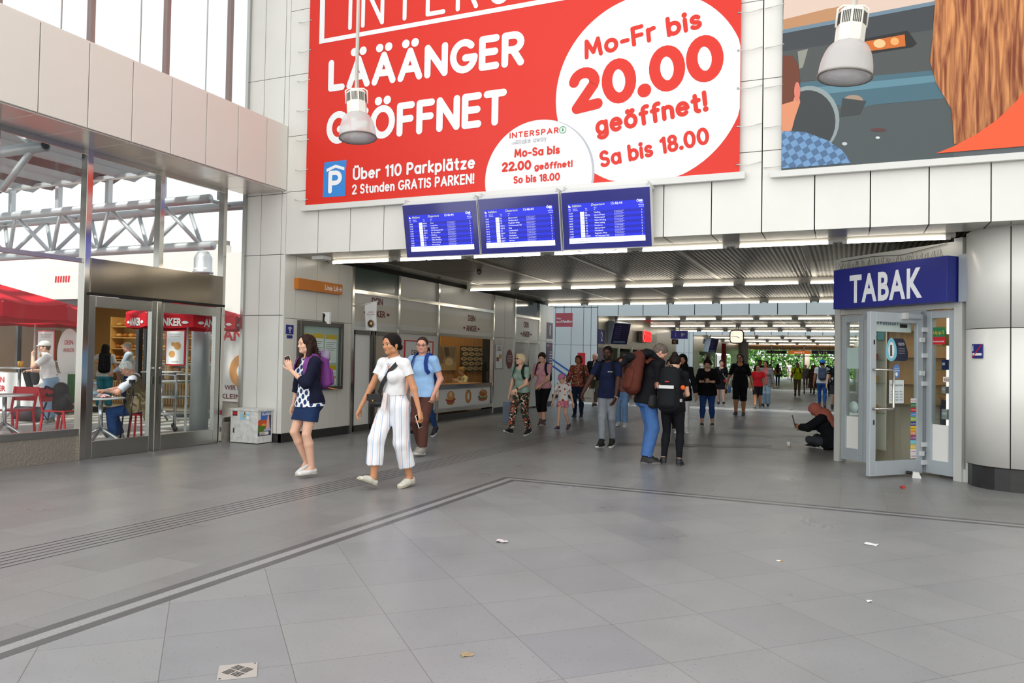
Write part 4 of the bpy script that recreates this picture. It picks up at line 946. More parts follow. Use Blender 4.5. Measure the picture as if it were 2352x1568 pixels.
def line(txt, a, c, hpx, mat, sw, rot=False, k=3, gap=.32, own=True):
    lb = MB()
    pa, pb = W(*a, k), W(*c, k); m = ((a[0]+c[0])/2, (a[1]+c[1])/2); h = (W(m[0], m[1]-hpx)-W(*m)).length
    e = (pb-pa).normalized(); up = Vector((-e.z, 0, e.x)) if rot else EZ
    stroke_text(lb, txt, pa, pb, up, h, mat, sw*1.27, gap); lb.build('lettering', own if own is not True else t)
lb = MB()
line('LÄÄÄNGER', (753, 211), (1204, 149), 76, bwhite, .2); line('GEÖFFNET', (749, 333), (1163, 285), 78, bwhite, .2)
line('Über 110 Parkplätze', (810, 414), (1091, 387), 29, bwhite, .18); line('2 Stunden GRATIS PARKEN!', (808, 447), (1089, 422), 24, bwhite, .18)
line('INTERSPAR', (800, 70), (1440, -40), 118, bwhite, .09, gap=.45)
lb = MB(); q = [W(733, 101, 2), W(1600, -54, 2)]; th = (W(760, 88)-W(760, 98)).length
lb.poly([q[0], q[1], q[1]+EZ*th, q[0]+EZ*th], bwhite); p = W(733, 101, 2.6); lb.poly([p, p+EX*.10, p+EX*.10+EZ*2.2, p+EZ*2.2], bwhite); lb.build('frame_line', t)
lb = MB(); line('Mo-Fr bis', (1343, 137), (1614, 64), 46, red, .19, True); line('20.00', (1312, 264), (1669, 176), 104, red, .23, True, gap=.3); line('geöffnet!', (1369, 313), (1627, 255), 48, red, .2, True); line('Sa bis 18.00', (1379, 386), (1631, 330), 40, red, .2, True)
lb = MB(); K = 5
line('INTERSPAR', (1170, 318), (1283, 305), 13, red, .16, k=K, gap=.4); line('take away', (1192, 331), (1255, 323), 12, lgrey, .13, k=K); line('Mo-Sa bis', (1181, 362), (1286, 353), 20, red, .2, k=K); line('22.00', (1152, 395), (1220, 389), 22, red, .22, k=K); line('geöffnet!', (1227, 391), (1315, 383), 16, red, .2, k=K); line('So bis 18.00', (1179, 422), (1286, 414), 18, red, .2, k=K)
for y, x0 in ((322, 1184), (325.5, 1179), (329, 1175)): lb.bar(W(x0, y+1, K), W(1191, y, K), .006, .008, lgrey, EY)
c = W(1292.5, 298, K); rr = .052
lb.lathe([(rr, 0), (rr*.82, 0)], c, green, 32, (0, -1, 0), caps=False); lb.poly([c+Vector(v)*rr for v in ((0, -.002, .66), (.2, -.002, .2), (.12, -.002, .2), (.36, -.002, -.22), (.06, -.002, -.22), (.08, -.002, -.5), (-.08, -.002, -.5), (-.06, -.002, -.22), (-.36, -.002, -.22), (-.12, -.002, .2), (-.2, -.002, .2))], green)
lb.build('emblem', t)
lb = MB(); lb.poly([W(741, 453, 2), W(792, 450, 2), W(796, 367, 2), W(745, 373, 2)], pblue); o = lb.build('parking_symbol', t)
line('P', (753, 444), (785, 442), 51, bwhite, .18, k=4, own=o); lb = MB()
for a, c in (((750, 388), (771, 378)), ((771, 378), (791, 384))): lb.bar(W(*a, 4), W(*c, 4), .03, .0015, bwhite, EY) if False else lb.poly([W(a[0], a[1], 4), W(c[0], c[1], 4), W(c[0], c[1]+7, 4), W(a[0], a[1]+7, 4)], bwhite)
lb.build('roof_mark', o)
b = MB(); b.box(bx0-.07, bx1+.07, YB-.03, YB+.03, bz0-.09, bz0, M('white_rail', '#dcdcd8', .4)); b.build('bottom_rail', t)
rope = M('white_cord', '#d9d7d0', .8)
for x, s, n in ((bx0, -1, 8), (bx1, 1, 7)):
    for i in range(n):
        z = bz0+.1+i*.5; b = MB(); b.tube([(x-s*.02, YB-.004, z), (x+s*.12, YB, z-.015), (x+s*.27, YF-.02, z+.03)], .006, rope, 5); b.lathe([(.014, 0), (.014, .006)], (x-s*.03, YB-.002, z), steel, 10, (0, -1, 0)); b.build('tie_cord', t)

# ---- printed poster at the right: view into a car
t = thing('banner', 'printed poster of a car interior seen from the back seat, with an orange corner', 'banner', (.5, YB, 3.9))
x0 = -.775; b = MB(); P_ = lambda h, r=.45: M('print_'+h, h, r, spec=.3); b.box(x0, 5, YB, YB+.004, 3.93, 8.7, P_('#5a6063')); b.build('sheet', t)
b = MB()
art_n = [0]
def clampz(p): return Vector((max(p.x, x0+.002), p.y, max(p.z, 3.935)))
def art(pts, col, k): art_n[0] += 1; b.poly([clampz(W(x, y, k+.04*art_n[0])) for x, y in pts], P_(col))
def soft(name, base, c2, sc, rot=0):
    m = M(name, base, .5, spec=.3); n, l, bb = nodes_of(m); tc = n.new('ShaderNodeTexCoord'); mp = n.new('ShaderNodeMapping'); mp.inputs['Rotation'].default_value = (0, math.radians(rot), 0); mp.inputs['Scale'].default_value = sc
    tx = n.new('ShaderNodeTexNoise'); tx.inputs['Scale'].default_value = 1; tx.inputs['Detail'].default_value = 4; tx.inputs['Distortion'].default_value = .5; rp = n.new('ShaderNodeValToRGB'); rp.color_ramp.elements[0].position = .35; rp.color_ramp.elements[1].position = .68
    rp.color_ramp.elements[0].color = lin(base); rp.color_ramp.elements[1].color = lin(c2); l.new(tc.outputs['Object'], mp.inputs[0]); l.new(mp.outputs[0], tx.inputs[0]); l.new(tx.outputs[0], rp.inputs[0]); l.new(rp.outputs[0], bb.inputs[0]); return m
art([(1802, -60), (2420, -160), (2420, -40), (1798, 75)], '#d9c1b2', 1); art([(1799, 45), (1900, 20), (1960, 10), (1960, 45), (1799, 72)], '#b98a63', 2)
art([(1798, 75), (2160, 6), (2160, 70), (1797, 120)], '#3f4347', 2); art([(1798, 68), (2160, 0), (2160, 9), (1798, 77)], '#6d8494', 3); art([(1797, 118), (2160, 66), (2160, 165), (1796, 190)], '#4d5150', 2)
art([(1832, 118), (1856, 112), (1844, 155), (1836, 158)], '#8d8f86', 3)
art([(1830, 190), (2160, 160), (2180, 225), (2010, 240), (1960, 250), (1850, 225)], '#486a78', 2); art([(1830, 205), (2170, 170), (2170, 186), (1835, 222)], '#5f8796', 3)
ring = lambda cx, cy, rx, ry, col, k, n=30: art([(cx+rx*math.cos(i*2*math.pi/n), cy+ry*math.sin(i*2*math.pi/n)) for i in range(n)], col, k)
ring(1860, 275, 68, 78, '#8f9a9c', 3); ring(1857, 279, 62, 72, '#3c4143', 4); ring(1960, 230, 22, 12, '#a08c78', 3)
art([(1935, 225), (1990, 232), (1975, 262), (1930, 268)], '#3f4345', 4)
art([(1796, 260), (2190, 225), (2190, 400), (1796, 420)], '#4d5557', 1.5)
art([(1970, 92), (2085, 70), (2106, 100), (2096, 108), (1990, 125), (1972, 120)], '#262626', 3); art([(1978, 97), (2078, 79), (2080, 106), (1985, 119)], '#c96a2a', 4); ring(2020, 100, 14, 10, '#f0c08a', 5, 16); ring(2055, 95, 10, 9, '#e9a865', 5, 16)
ring(2016, 316, 5, 3, '#d8dadb', 4, 10); ring(1940, 330, 6, 4, '#c5c9cc', 4, 10); ring(2018, 298, 18, 4, '#5f3b3b', 4, 12)
art([(1798, 128), (1820, 128), (1834, 150), (1838, 190), (1832, 225), (1822, 270), (1796, 275)], '#6b3a28', 5); art([(1796, 240), (1822, 232), (1832, 200), (1838, 235), (1826, 270), (1818, 300), (1796, 302)], '#d98f6a', 6); ring(1831, 210, 7, 22, '#d77c6a', 7, 16)
plaid = M('print_plaid', '#4f7fae', .5); n, l, bb = nodes_of(plaid); tc = n.new('ShaderNodeTexCoord'); mp = n.new('ShaderNodeMapping'); mp.inputs['Rotation'].default_value = (0, .5, 0); ck = n.new('ShaderNodeTexChecker'); ck.inputs['Scale'].default_value = 13; ck.inputs[1].default_value = lin('#6a94be'); ck.inputs[2].default_value = lin('#47688e'); l.new(tc.outputs['Object'], mp.inputs[0]); l.new(mp.outputs[0], ck.inputs[0]); l.new(ck.outputs[0], bb.inputs[0])
b.poly([clampz(W(x, y, 6.7)) for x, y in [(1795, 300), (1850, 303), (1900, 322), (1935, 345), (1955, 374), (1795, 387)]], plaid)
b.poly([clampz(W(x, y, 7)) for x, y in [(2150, -40), (2420, -80), (2420, 200), (2340, 240), (2300, 290), (2260, 310), (2225, 330), (2192, 330), (2185, 250), (2150, 190), (2136, 140), (2142, 90)]], soft('print_red_hair', '#7a3a20', '#d8945c', (24, 1, 1.8), 8))
b.poly([W(x, y, 5) for x, y in [(2185, 230), (2230, 200), (2260, 330), (2200, 335)]], P_('#c9a79a'))
art([(2420, 200), (2352, 208), (2335, 232), (2290, 275), (2240, 310), (2190, 336), (2150, 352), (2420, 330)], '#ee5c34', 8)
b.build('print', t)
b = MB(); b.box(x0-.13, 5, YB-.03, YB+.03, 3.85, 3.93, M('white_rail', '#dcdcd8', .4)); b.build('bottom_rail', t)
for i in range(7): b = MB(); z = 4.0+i*.52; b.tube([(x0+.02, YB-.004, z), (x0-.1, YB, z-.012), (x0-.22, YF-.02, z)], .006, rope, 5); b.build('tie_cord', t)

# ---- departure boards
bez = M('board_blue_glass', '#1d207c', .12, spec=.6); case = M('board_case', '#d4d5d6', .45); scr = M('screen_blue', '#1423c8', .3, emit=.85); scr2 = M('screen_blue_band', '#0e18a0', .3, emit=.8); sw = M('screen_white', '#eef2ff', .4, emit=1.1); sy = M('screen_yellow', '#d9e08a', .4, emit=.9)
def board(label, TL, TR, BR, BL, rows, note, time='15:46:44'):
    yb, yt = 10.27, 10.10
    tl, tr, br, bl = onY(*TL, yt), onY(*TR, yt), onY(*BR, yb), onY(*BL, yb)
    tl.z = tr.z = (tl.z+tr.z)/2; bl.z = br.z = (bl.z+br.z)/2; xl = (tl.x+bl.x)/2; xr = (tr.x+br.x)/2; tl.x = bl.x = xl; tr.x = br.x = xr
    t = thing('departure_board', label, 'departure board', ((xl+xr)/2, 10.2, bl.z)); ex = tr-tl; w = ex.length; ex.normalize(); dn = bl-tl; h = dn.length; dn.normalize(); nn = dn.cross(ex); nn = nn if nn.y < 0 else -nn
    b = MB(); b.prism([tl-nn*.002-ex*.0+dn*-.012, tr-nn*.002-dn*.012, br-nn*.002+dn*.012, bl-nn*.002+dn*.012], -nn*.11, case); b.build('housing', t)
    b = MB(); b.prism([tl+ex*.008, tr-ex*.008, br-ex*.008, bl+ex*.008], nn*.006, bez); b.build('bezel', t)
    U = lambda u, v, k=1: tl+ex*(w*u)+dn*(h*v)+nn*(.007+.0012*k)
    u0, u1, v0, v1 = .075, .93, .20, .90
    b = MB(); b.poly([U(u0, v0), U(u1, v0), U(u1, v1), U(u0, v1)], scr); n = len(rows); vb = .345; vh = (.80-vb)/n
    for i in range(0, n, 2): b.poly([U(u0, vb+vh*i, 1.5), U(u1, vb+vh*i, 1.5), U(u1, vb+vh*(i+1), 1.5), U(u0, vb+vh*(i+1), 1.5)], scr2)
    b.poly([U(u0, .805, 2), U(u1, .805, 2), U(u1, v1, 2), U(u0, v1, 2)], sw)
    for i in range(n): b.poly([U(.215, vb+vh*(i+.08), 2), U(.262, vb+vh*(i+.08), 2), U(.262, vb+vh*(i+.95), 2), U(.215, vb+vh*(i+.95), 2)], sw)
    b.build('screen', t); b = MB(); T = lambda s, u, v, hh, m=sw, al='L', **k: text(b, s, U(u, v, 3), ex, -dn, hh*h, m, align=al, **k)
    T('Abfahrt', .125, .262, .042, sy); T('Departure', .345, .255, .042, sy, shear=.25); T(time, .57, .255, .045); T('ÖBB', .915, .235, .04, al='R', bold=.02); T('INFRA', .915, .262, .014, al='R'); T('Bahnsteig', .925, .292, .018, al='R'); T('platform', .925, .322, .018, al='R')
    for u, a, c in ((.085, 'Zeit', 'time'), (.135, 'Erwartet', 'estimated'), (.275, 'Zug', 'train'), (.375, 'Nach', 'to')): T(a, u, .30, .016); T(c, u, .328, .016)
    b.poly([U(.085, .262, 3), U(.085, .225, 3), U(.098, .235, 3), U(.112, .262, 3)], sw)
    for i, (tm, tr_, to, via, gl) in enumerate(rows):
        v = vb+vh*(i+.78); T(tm, .088, v, .024); T('ÖBB', .239, v-.002, .016, M('screen_grey', '#8a90a8', .5, emit=.3), 'C'); T(tr_, .275, v, .026); T(to, .375, v, .026); T(gl, .905, v, .026, al='R')
        for j, q in enumerate(via): T(q, .60, v-.016+.019*j, .0095)
    for j, q in enumerate(note): T(q, .085, .838+.038*j, .018, M('screen_ink', '#33408f', .5))
    b.build('lettering', t)
    b = MB(); z = tl.z+.012; b.box(xl+.01, xr-.01, yt+.03, YF-.02, z, z+.045, case)
    b.build('top_cover', t)
    for x in (xl+.04, xr-.04): b = MB(); b.box(x-.012, x+.012, yt+.0, YF-.01, z+.03, z+.075, case); b.build('bracket', t)
    b = MB(); b.tube([(xl+.2, yb+.05, bl.z-.02), (xl+.35, yb+.1, bl.z-.055), (xl+.55, yb+.1, bl.z-.06), (xl+.75, yb+.05, bl.z-.02)], .005, M('black_cable', '#2a2826', .7), 5); b.build('cable', t)
V1 = ['über Dresdner Straße-Leopoldau-', 'über Wien Mitte-Landstraße-']
R1 = [('15:41', 'REX3', 'Retz'), ('15:45', 'REX1', 'Leopoldau'), ('15:48', 'S3', 'Hollabrunn'), ('15:49', 'REX3', 'Wr.Neustadt Hbf'), ('15:50', 'REX1', 'Bernhardsthal'), ('15:52', 'S2', 'Mödling'), ('15:56', 'REX2', 'Laa a.d.Thaya'), ('15:57', 'S1', 'Wien Meidling'), ('16:00', 'S3', 'Wien Liesing'), ('16:01', 'S3', 'Korneuburg')]
R2 = [('16:02', 'S1', 'Gänserndorf'), ('16:05', 'S2', 'Wolkersdorf'), ('16:06', 'S7', 'Flughafen Wien'), ('16:09', 'REX1', 'Wr.Neustadt Hbf'), ('16:11', 'REX3', 'Retz'), ('16:12', 'S4', 'Leobersdorf'), ('16:15', 'REX7', 'Wolfsthal'), ('16:18', 'S4', 'Hausleiten'), ('16:19', 'REX3', 'Payerbach-R.'), ('16:20', 'REX1', 'Breclav')]
R3 = [('16:22', 'S2', 'Mödling'), ('16:23', 'REX2', 'Laa a.d.Thaya'), ('16:26', 'S2', 'Wolkersdorf'), ('16:27', 'S1', 'Wien Meidling'), ('16:30', 'S3', 'Wien Liesing'), ('16:31', 'R3', 'Stockerau'), ('16:32', 'S1', 'Gänserndorf'), ('16:35', 'S2', 'Mistelbach'), ('16:36', 'S7', 'Flughafen Wien'), ('16:39', 'REX1', 'Wr.Neustadt Hbf')]
full = lambda R, g: [r+(V1, k) for r, k in zip(R, g)]
board('blue departure board at the left of the three under the red banner', (923, 473), (1094.5, 459), (1103, 584), (935, 590), full(R1, '4542535324'), ['24.06.2023 - 01.07.2023 Leopoldau - Gänserndorf: Bauarbeiten'])
board('blue departure board in the middle of the three under the red banner', (1096, 459), (1282, 444), (1291, 574), (1107, 584), full(R2, '5422432425'), ['08.01 - 21.07. Wien Floridsdorf - Wien Praterstern, Bauarbeiten, Zugausfälle', 'Information: oebb.at/baustellen I 05-1717 I SCOTTY mobil'])
board('blue departure board at the right of the three, under the white disc', (1287.5, 444), (1493, 428), (1499, 564), (1295, 574), full(R3, '3453245423'), ['14.01 - 02.07. Wr.Neustadt Hbf - Payerbach-Reichenau: Bauarbeiten', 'Zugausfälle, Schienenersatzverkehr, Busfahrpläne beachten.'])

# ---- signs on the passage's left wall (text runs along +y there)
XW = XF+.002
def sign_x(name, label, cat, y0, y1, z0, z1, mat, th=.02, X=XF, words=(), parts=(), group=None, lit=None, frame=None):
    """flat sign on the left wall; words: (text, y fraction, z fraction, height, colour, align[, width])"""
    t = thing(name, label, cat, (X, (y0+y1)/2, z0), 0, group); b = MB(); b.box(X, X+th, y0, y1, z0, z1, mat); b.build('panel', t)
    if frame: 
        b = MB(); w = frame[1]
        for a in ((y0-w, y1+w, z0-w, z0), (y0-w, y1+w, z1, z1+w), (y0-w, y0, z0, z1), (y1, y1+w, z0, z1)): b.box(X, X+th+.01, *a, frame[0])
        b.build('frame', t)
    if words or parts:
        b = MB()
        for w in words: text(b, w[0], (X+th+.002, y0+(y1-y0)*w[1], z0+(z1-z0)*w[2]), EY, EZ, w[3], w[4], align=w[5], width=w[6] if len(w) > 6 else None, bold=.02)
        for p in parts: b.poly([(X+th+.0015+(p[2] if len(p) > 2 else 0), y0+(y1-y0)*u, z0+(z1-z0)*v) for u, v in p[0]], p[1])
        b.build('lettering', t)
    return t
pw = M('print_white', '#f2f2f0', .5); pk = M('print_black', '#1c1a1a', .5); maroon = M('print_maroon', '#6e1f1c', .5); pred = M('print_red', '#c8202c', .5); navy = M('sign_navy', '#262a78', .4); pbrown = M('print_brown', '#8a5a34', .6); pcream = M('print_cream', '#e8d3a8', .6)
el = lambda cx, cy, rx, ry, n=20: [(cx+rx*math.cos(2*math.pi*i/n), cy+ry*math.sin(2*math.pi*i/n)) for i in range(n)]
arrow = [(.90, .44), (.955, .44), (.94, .30), (.955, .25), (.985, .48), (.955, .72), (.94, .66), (.955, .54), (.90, .54)]
sign_x('direction_sign', 'orange metro direction sign with white lettering and arrow, above the notice case', 'sign', 10.66, 11.92, 2.61, 2.80, M('sign_orange', '#c0701f', .4), .09, XF, [('Linie U6', .58, .27, .095, pw, 'L', .40)], [(arrow, pw)])
sign_x('wireless_sign', 'small dark blue wireless network sign on the pier beside the notice case', 'sign', 10.47, 10.66, 1.83, 1.99, navy, .01, XF, [], [([(.5+.36*math.cos(a)*k, .25+.55*math.sin(a)*k) for a in (.8, 1.2, 1.57, 1.94, 2.34)]+[(.5+.36*math.cos(a)*(k-.16), .25+.55*math.sin(a)*(k-.16)) for a in (2.34, 1.94, 1.57, 1.2, .8)], pw) for k in (1., .7, .4)]+[(el(.5, .2, .07, .07), pw)])
sign_x('notice_plate', 'tiny blue plate directly below the wireless network sign', 'sign', 10.50, 10.64, 1.76, 1.81, navy, .008)
t = thing('notice_case', 'steel framed glass notice case with yellow headed papers on the pier wall', 'display case', (XF, 11.4, .88))
b = MB()
for a in ((10.76, 12.0, 2.0, 2.08), (10.76, 12.0, .86, .92), (10.76, 10.84, .92, 2.0), (11.93, 12.0, .92, 2.0)): b.box(XF, XF+.09, *a, steel_dark)
b.build('frame', t, .004); b = MB(); b.box(XF, XF+.02, 10.84, 11.93, .92, 2.0, M('case_back', '#b9c4bd', .6)); b.build('back_panel', t)
ye = M('print_yellow', '#e0b31c', .6)
for j, (y0, y1, z0, z1) in enumerate(((10.87, 11.14, 1.42, 1.86), (11.17, 11.48, 1.40, 1.87), (11.53, 11.87, 1.35, 1.86), (11.53, 11.87, .95, 1.30), (11.15, 11.47, .98, 1.32))):
    b = MB(); b.box(XF+.02, XF+.022, y0, y1, z0, z1, pw); b.box(XF+.022, XF+.0235, y0, y1, z1-.085, z1, ye)
    for q in range(5): b.box(XF+.022, XF+.0233, y0+.03, y1-.03-.05*(q % 3), z1-.15-.035*q, z1-.14-.035*q, M('print_grey', '#8c8c8c', .6))
    b.build('notice', t)
b = MB(); b.box(XF+.07, XF+.074, 10.84, 11.93, .92, 2.0, pane); b.build('glass', t)
# white information cube sign standing out from the wall
t = thing('information_sign', 'white square sign with a black information letter, standing out above the notice case', 'sign', (XF, 11.5, 2.1)); c0, c1 = onY(733, 717, 11.5), onY(758, 744, 11.5)
b = MB(); b.box(c0.x, c1.x, 11.47, 11.53, c1.z, c0.z, M('sign_white', '#f0f1ef', .4)); b.build('panel', t, .006); b = MB(); m = (c0+c1)/2; w = c1.x-c0.x
b.lathe([(w*.17, 0), (0, .002)], Vector((m.x, 11.469, c0.z-w*.25)), pk, 20, (0, -1, 0)); f = lambda a, c, d, e: b.box(m.x+a*w, m.x+c*w, 11.467, 11.469, c1.z+d*w, c1.z+e*w, pk); f(-.12, .10, .18, .55); f(-.2, .2, .10, .2); f(-.2, .0, .47, .56); b.build('lettering', t)
b = MB(); b.bar((XF, 11.5, c1.z+.03), (c0.x+.05, 11.5, c1.z+.03), .03, .03, steel); b.build('bracket', t)
# flag of the bakery
t = thing('flag', 'white shop flag with a coffee cup on a short slanting pole by the bakery door', 'flag', (XF, 12.45, 2.5)); pY = 12.45
p0, p1 = onY(813, 705, pY), onY(869, 691, pY)
b = MB(); b.tube([p0, p1], .010, M('white_pole', '#e6e6e2', .5)); b.lathe([(.03, -.03), (.03, .03)], p0, M('white_pole', '#e6e6e2', .5), 12); b.build('pole', t)
b = MB(); n = 14; col = [onY(838, 701, pY), onY(866, 692, pY), onY(864, 759, pY), onY(838, 757, pY)]; vs = []
for j in range(n+1):
    for i in range(9):
        u, v = i/8, j/n; p = (col[0]*(1-u)+col[1]*u)*(1-v)+(col[3]*(1-u)+col[2]*u)*v; vs.append(p+Vector((0, .03*math.sin(u*5+v*2)*v, 0)))
b.add(vs, [(j*9+i, j*9+i+1, (j+1)*9+i+1, (j+1)*9+i) for j in range(n) for i in range(8)], M('flag_cloth', '#e9eaec', .8), True); b.build('cloth', t)
b = MB(); ex_ = (col[1]-col[0]).normalized(); cc = onY(851, 718, pY-.045); text(b, 'HEISSE', cc, EX, EZ, .025, maroon, align='C', width=.13); text(b, 'BEGLEITUNG', cc-EZ*.04, EX, EZ, .022, maroon, align='C', width=.19); cc = onY(852, 743, pY-.05)
for r_, m_ in ((.075, pw), (.062, pbrown), (.032, pcream)): b.lathe([(r_, 0), (0, .001)], cc-EY*(.08-r_)*.1, m_, 24, (0, -1, 0))
b.build('lettering', t)
# bakery lettering on the bands
def dein(Yc, z1, z2, wd, wa, h, label):
    t = thing('shop_lettering', label, 'shop sign', (XF, Yc, z2)); b = MB(); X = XF-.012
    text(b, 'DEIN', (X, Yc, z1), EY, EZ, h, maroon, 'x' and wd, 'C', .025); text(b, 'ANKER', (X, Yc, z2), EY, EZ, h, maroon, wa, 'C', .025)
    for sg in (-1, 1): b.poly([(X, Yc+sg*(wa/2+.10)+.065*u, z2+h*.5+.035*v) for u, v in ((-1, 0), (-.5, .6), (0, .9), (.5, .6), (1, 0), (.5, -.7), (0, -1), (-.5, -.7))], maroon)
    b.build('lettering', t); return t
dein(13.25, 2.53, 2.28, .40, .62, .13, 'dark red bakery lettering on the band over the closed door, half behind the flag')
dein(17.55, 2.42, 2.16, .42, .62, .15, 'dark red bakery lettering on the wide band over the shop window')
dein(21.2, 2.42, 2.14, .36, .56, .17, 'dark red bakery lettering over the narrow second bakery door')
sign_x('framed_poster', 'red framed white bakery poster on the panel beside the man in light blue', 'poster', 14.35, 15.55, 1.05, 1.82, pw, .01, XF-.02, [('DEIN', .36, .62, .11, maroon, 'C'), ('ANKER', .36, .42, .11, maroon, 'C')], [([(.25, .2), (.32, .2), (.32, .28), (.25, .28)], pk), ([(.38, .2), (.45, .2), (.45, .28), (.38, .28)], pk), ([(.52, .2), (.59, .2), (.59, .28), (.52, .28)], pk)], frame=(pred, .025))
t = thing('food_poster', 'white strip poster with a filled roll, a ring and a sandwich, under the shop window', 'poster', (XF, 17.3, .3)); X = XF-.018
b = MB(); b.box(X-.01, X, 15.9, 18.72, .31, .73, pw); b.build('panel', t)
def food(name, shapes):
    b = MB()
    for k, (pts, m_) in enumerate(shapes): b.poly([(X+.001+.001*k, y, z) for y, z in pts], m_)
    b.build(name, t)
E_ = lambda y, z, ry, rz, n=22, a0=0, a1=360: [(y+ry*math.cos(math.radians(a0+(a1-a0)*i/n)), z+rz*math.sin(math.radians(a0+(a1-a0)*i/n))) for i in range(n)]
bun = M('print_bun', '#b4662a', .6); bunl = M('print_bun_light', '#d99a55', .6); ham = M('print_ham', '#b03a3f', .6); leaf_ = M('print_leaf', '#4a6a2c', .6)
food('print', [(E_(16.5, .42, .20, .07), bun), (E_(16.5, .48, .26, .05), ham), (E_(16.45, .505, .18, .03), pcream), (E_(16.5, .57, .2, .11), bunl), (E_(16.5, .60, .08, .06), pcream)])
food('print', [(E_(17.45, .52, .17, .17), bun), (E_(17.45, .52, .12, .14), bunl), (E_(17.45, .52, .055, .085), pw)])
food('print', [(E_(18.3, .42, .27, .05), bun), (E_(18.3, .48, .30, .05), leaf_), (E_(18.32, .50, .22, .04), pcream), (E_(18.32, .57, .24, .09), bun), ([(18.2, .6), (18.3, .72), (18.36, .6)], bunl), ([(18.36, .58), (18.44, .66), (18.5, .56)], bunl)])
sign_x('wall_poster', 'narrow pale poster on the wall panel between the shop window and the red oval', 'poster', 18.98, 19.45, 1.22, 1.85, pw, .012, XF, [('DEIN', .5, .86, .055, maroon, 'C'), ('ANKER', .5, .75, .055, maroon, 'C')], [([(.15, .3), (.5, .3), (.5, .48), (.15, .48)], pbrown), ([(.5, .42), (.85, .42), (.85, .6), (.5, .6)], bunl)], frame=(steel, .02))
t = thing('oval_sticker', 'dark red oval sticker with white words beside the second bakery door', 'sticker', (XF, 19.95, 1.2)); b = MB(); b.prism([(XF+.001, y, z) for y, z in E_(19.95, 1.47, .24, .27, 32)], (.003, 0, 0), maroon); b.build('panel', t); b = MB()
for s_, z in (('SONNTAGS', 1.54), ('UND FEIERTAGS', 1.47), ('GEÖFFNET', 1.40)): text(b, s_, (XF+.006, 19.95, z), EY, EZ, .04, pw, None if len(s_) < 10 else .36, 'C')
b.build('lettering', t)
t = thing('door_sticker', 'black entrance word with a dark red arrow stuck on the second bakery door', 'sticker', (XF, 20.7, 1.2)); b = MB(); X = XF-.015; text(b, 'EINGANG', (X, 20.45, 1.28), EY, EZ, .12, pk, .7, 'L', .02); b.poly([(X, y, z) for y, z in ((20.4, 1.12), (20.55, 1.22), (20.55, 1.15), (20.95, 1.15), (20.95, 1.09), (20.55, 1.09), (20.55, 1.02))], maroon); b.build('lettering', t)
sign_x('platform_sign', 'dull purple platform sign with a white figure one at the end of the bakery wall', 'sign', 22.87, 23.38, 2.15, 2.66, M('sign_purple', '#5a4a5c', .4), .015, XF, [('1', .5, .22, .32, pw, 'C')])
sign_x('platform_board', 'tall dark violet departure list below the platform one sign', 'sign', 22.85, 23.38, 1.0, 2.02, M('sign_violet', '#4b3f5e', .4), .015, XF, [('1-2', .1, .88, .07, pw, 'L'), ('S1 S2', .35, .88, .07, M('print_pink', '#d86a6a', .5), 'L')], [([(.5, .7-.08*i), (.9, .7-.08*i), (.9, .72-.08*i), (.5, .72-.08*i)], pw) for i in range(7)])
# signs in the roof-lit gap
def sign_y(name, label, x, y, px0, px1, mat, words=(), parts=(), th=.06, hang=None, cat='sign'):
    """sign facing the hall at distance y; px0, px1: opposite corners seen in the photo"""
    a, c = onY(*px0, y), onY(*px1, y); t = thing(name, label, cat, ((a.x+c.x)/2, y, c.z)); b = MB(); b.box(a.x, c.x, y, y+th, c.z, a.z, mat); b.build('panel', t)
    if words or parts:
        b = MB()
        for w in words: text(b, w[0], (a.x+(c.x-a.x)*w[1], y-.006, c.z+(a.z-c.z)*w[2]), EX, EZ, w[3]*(a.z-c.z), w[4], align=w[5], bold=.02)
        for k, p in enumerate(parts): b.poly([(a.x+(c.x-a.x)*u, y-.003-.001*k, c.z+(a.z-c.z)*v) for u, v in p[0]], p[1])
        b.build('lettering', t)
    if hang:
        for u in (.2, .8) if c.x-a.x > .8 else (.5,): b = MB(); b.tube([(a.x+(c.x-a.x)*u, y+th/2, a.z), (a.x+(c.x-a.x)*u, y+th/2, hang)], .012, steel_dark, 6); b.build('hanger', t)
    return t
sign_y('station_sign', 'faded red station name sign high in the first roof-lit gap', 0, 27.4, (1276, 719), (1314, 750), M('sign_faded_red', '#b8525c', .5), [('Meidling', .36, .3, .19, pw, 'L'), ('Wien', .06, .55, .12, pw, 'L'), ('Bahnhof', .06, .3, .12, pw, 'L')], hang=3.9)
sign_x('platform_sign', 'dark blue platform sign with a white figure two at the corner past the stairs', 'sign', 28.45, 29.2, 2.13, 2.68, navy, .02, XF, [('2', .5, .2, .36, pw, 'C')])
sign_x('platform_board', 'tall violet departure list below the platform two sign', 'sign', 28.5, 29.15, 1.2, 1.98, M('sign_violet', '#4b3f5e', .4), .015, XF, [('S', .5, .8, .1, M('print_pink', '#d86a6a', .5), 'C')])
sign_y('wall_notice', 'red notice board on the pale stair wall behind the woman in the red blouse', 0, 28.24, (1327, 810), (1343, 845), pred, [('i', .2, .75, .16, pw, 'C')])
# blue hand rails of the stairs
for i, (p, q) in enumerate((((1240, 806), (1312, 855)), ((1240, 820), (1312, 870)))):
    a, c = onY(*p, 27.7), onY(*q, 27.7); o = MB(); o.tube([a, c, c+Vector((.12, 0, -.02)), c+Vector((.12, .35, -.02))], .035, M('blue_handrail', '#2456a8', .35), 10); r_ = o.build('handrail')
    tag(r_, ('upper' if i == 0 else 'lower')+' blue stair handrail sloping down beside the platform one sign', 'handrail')
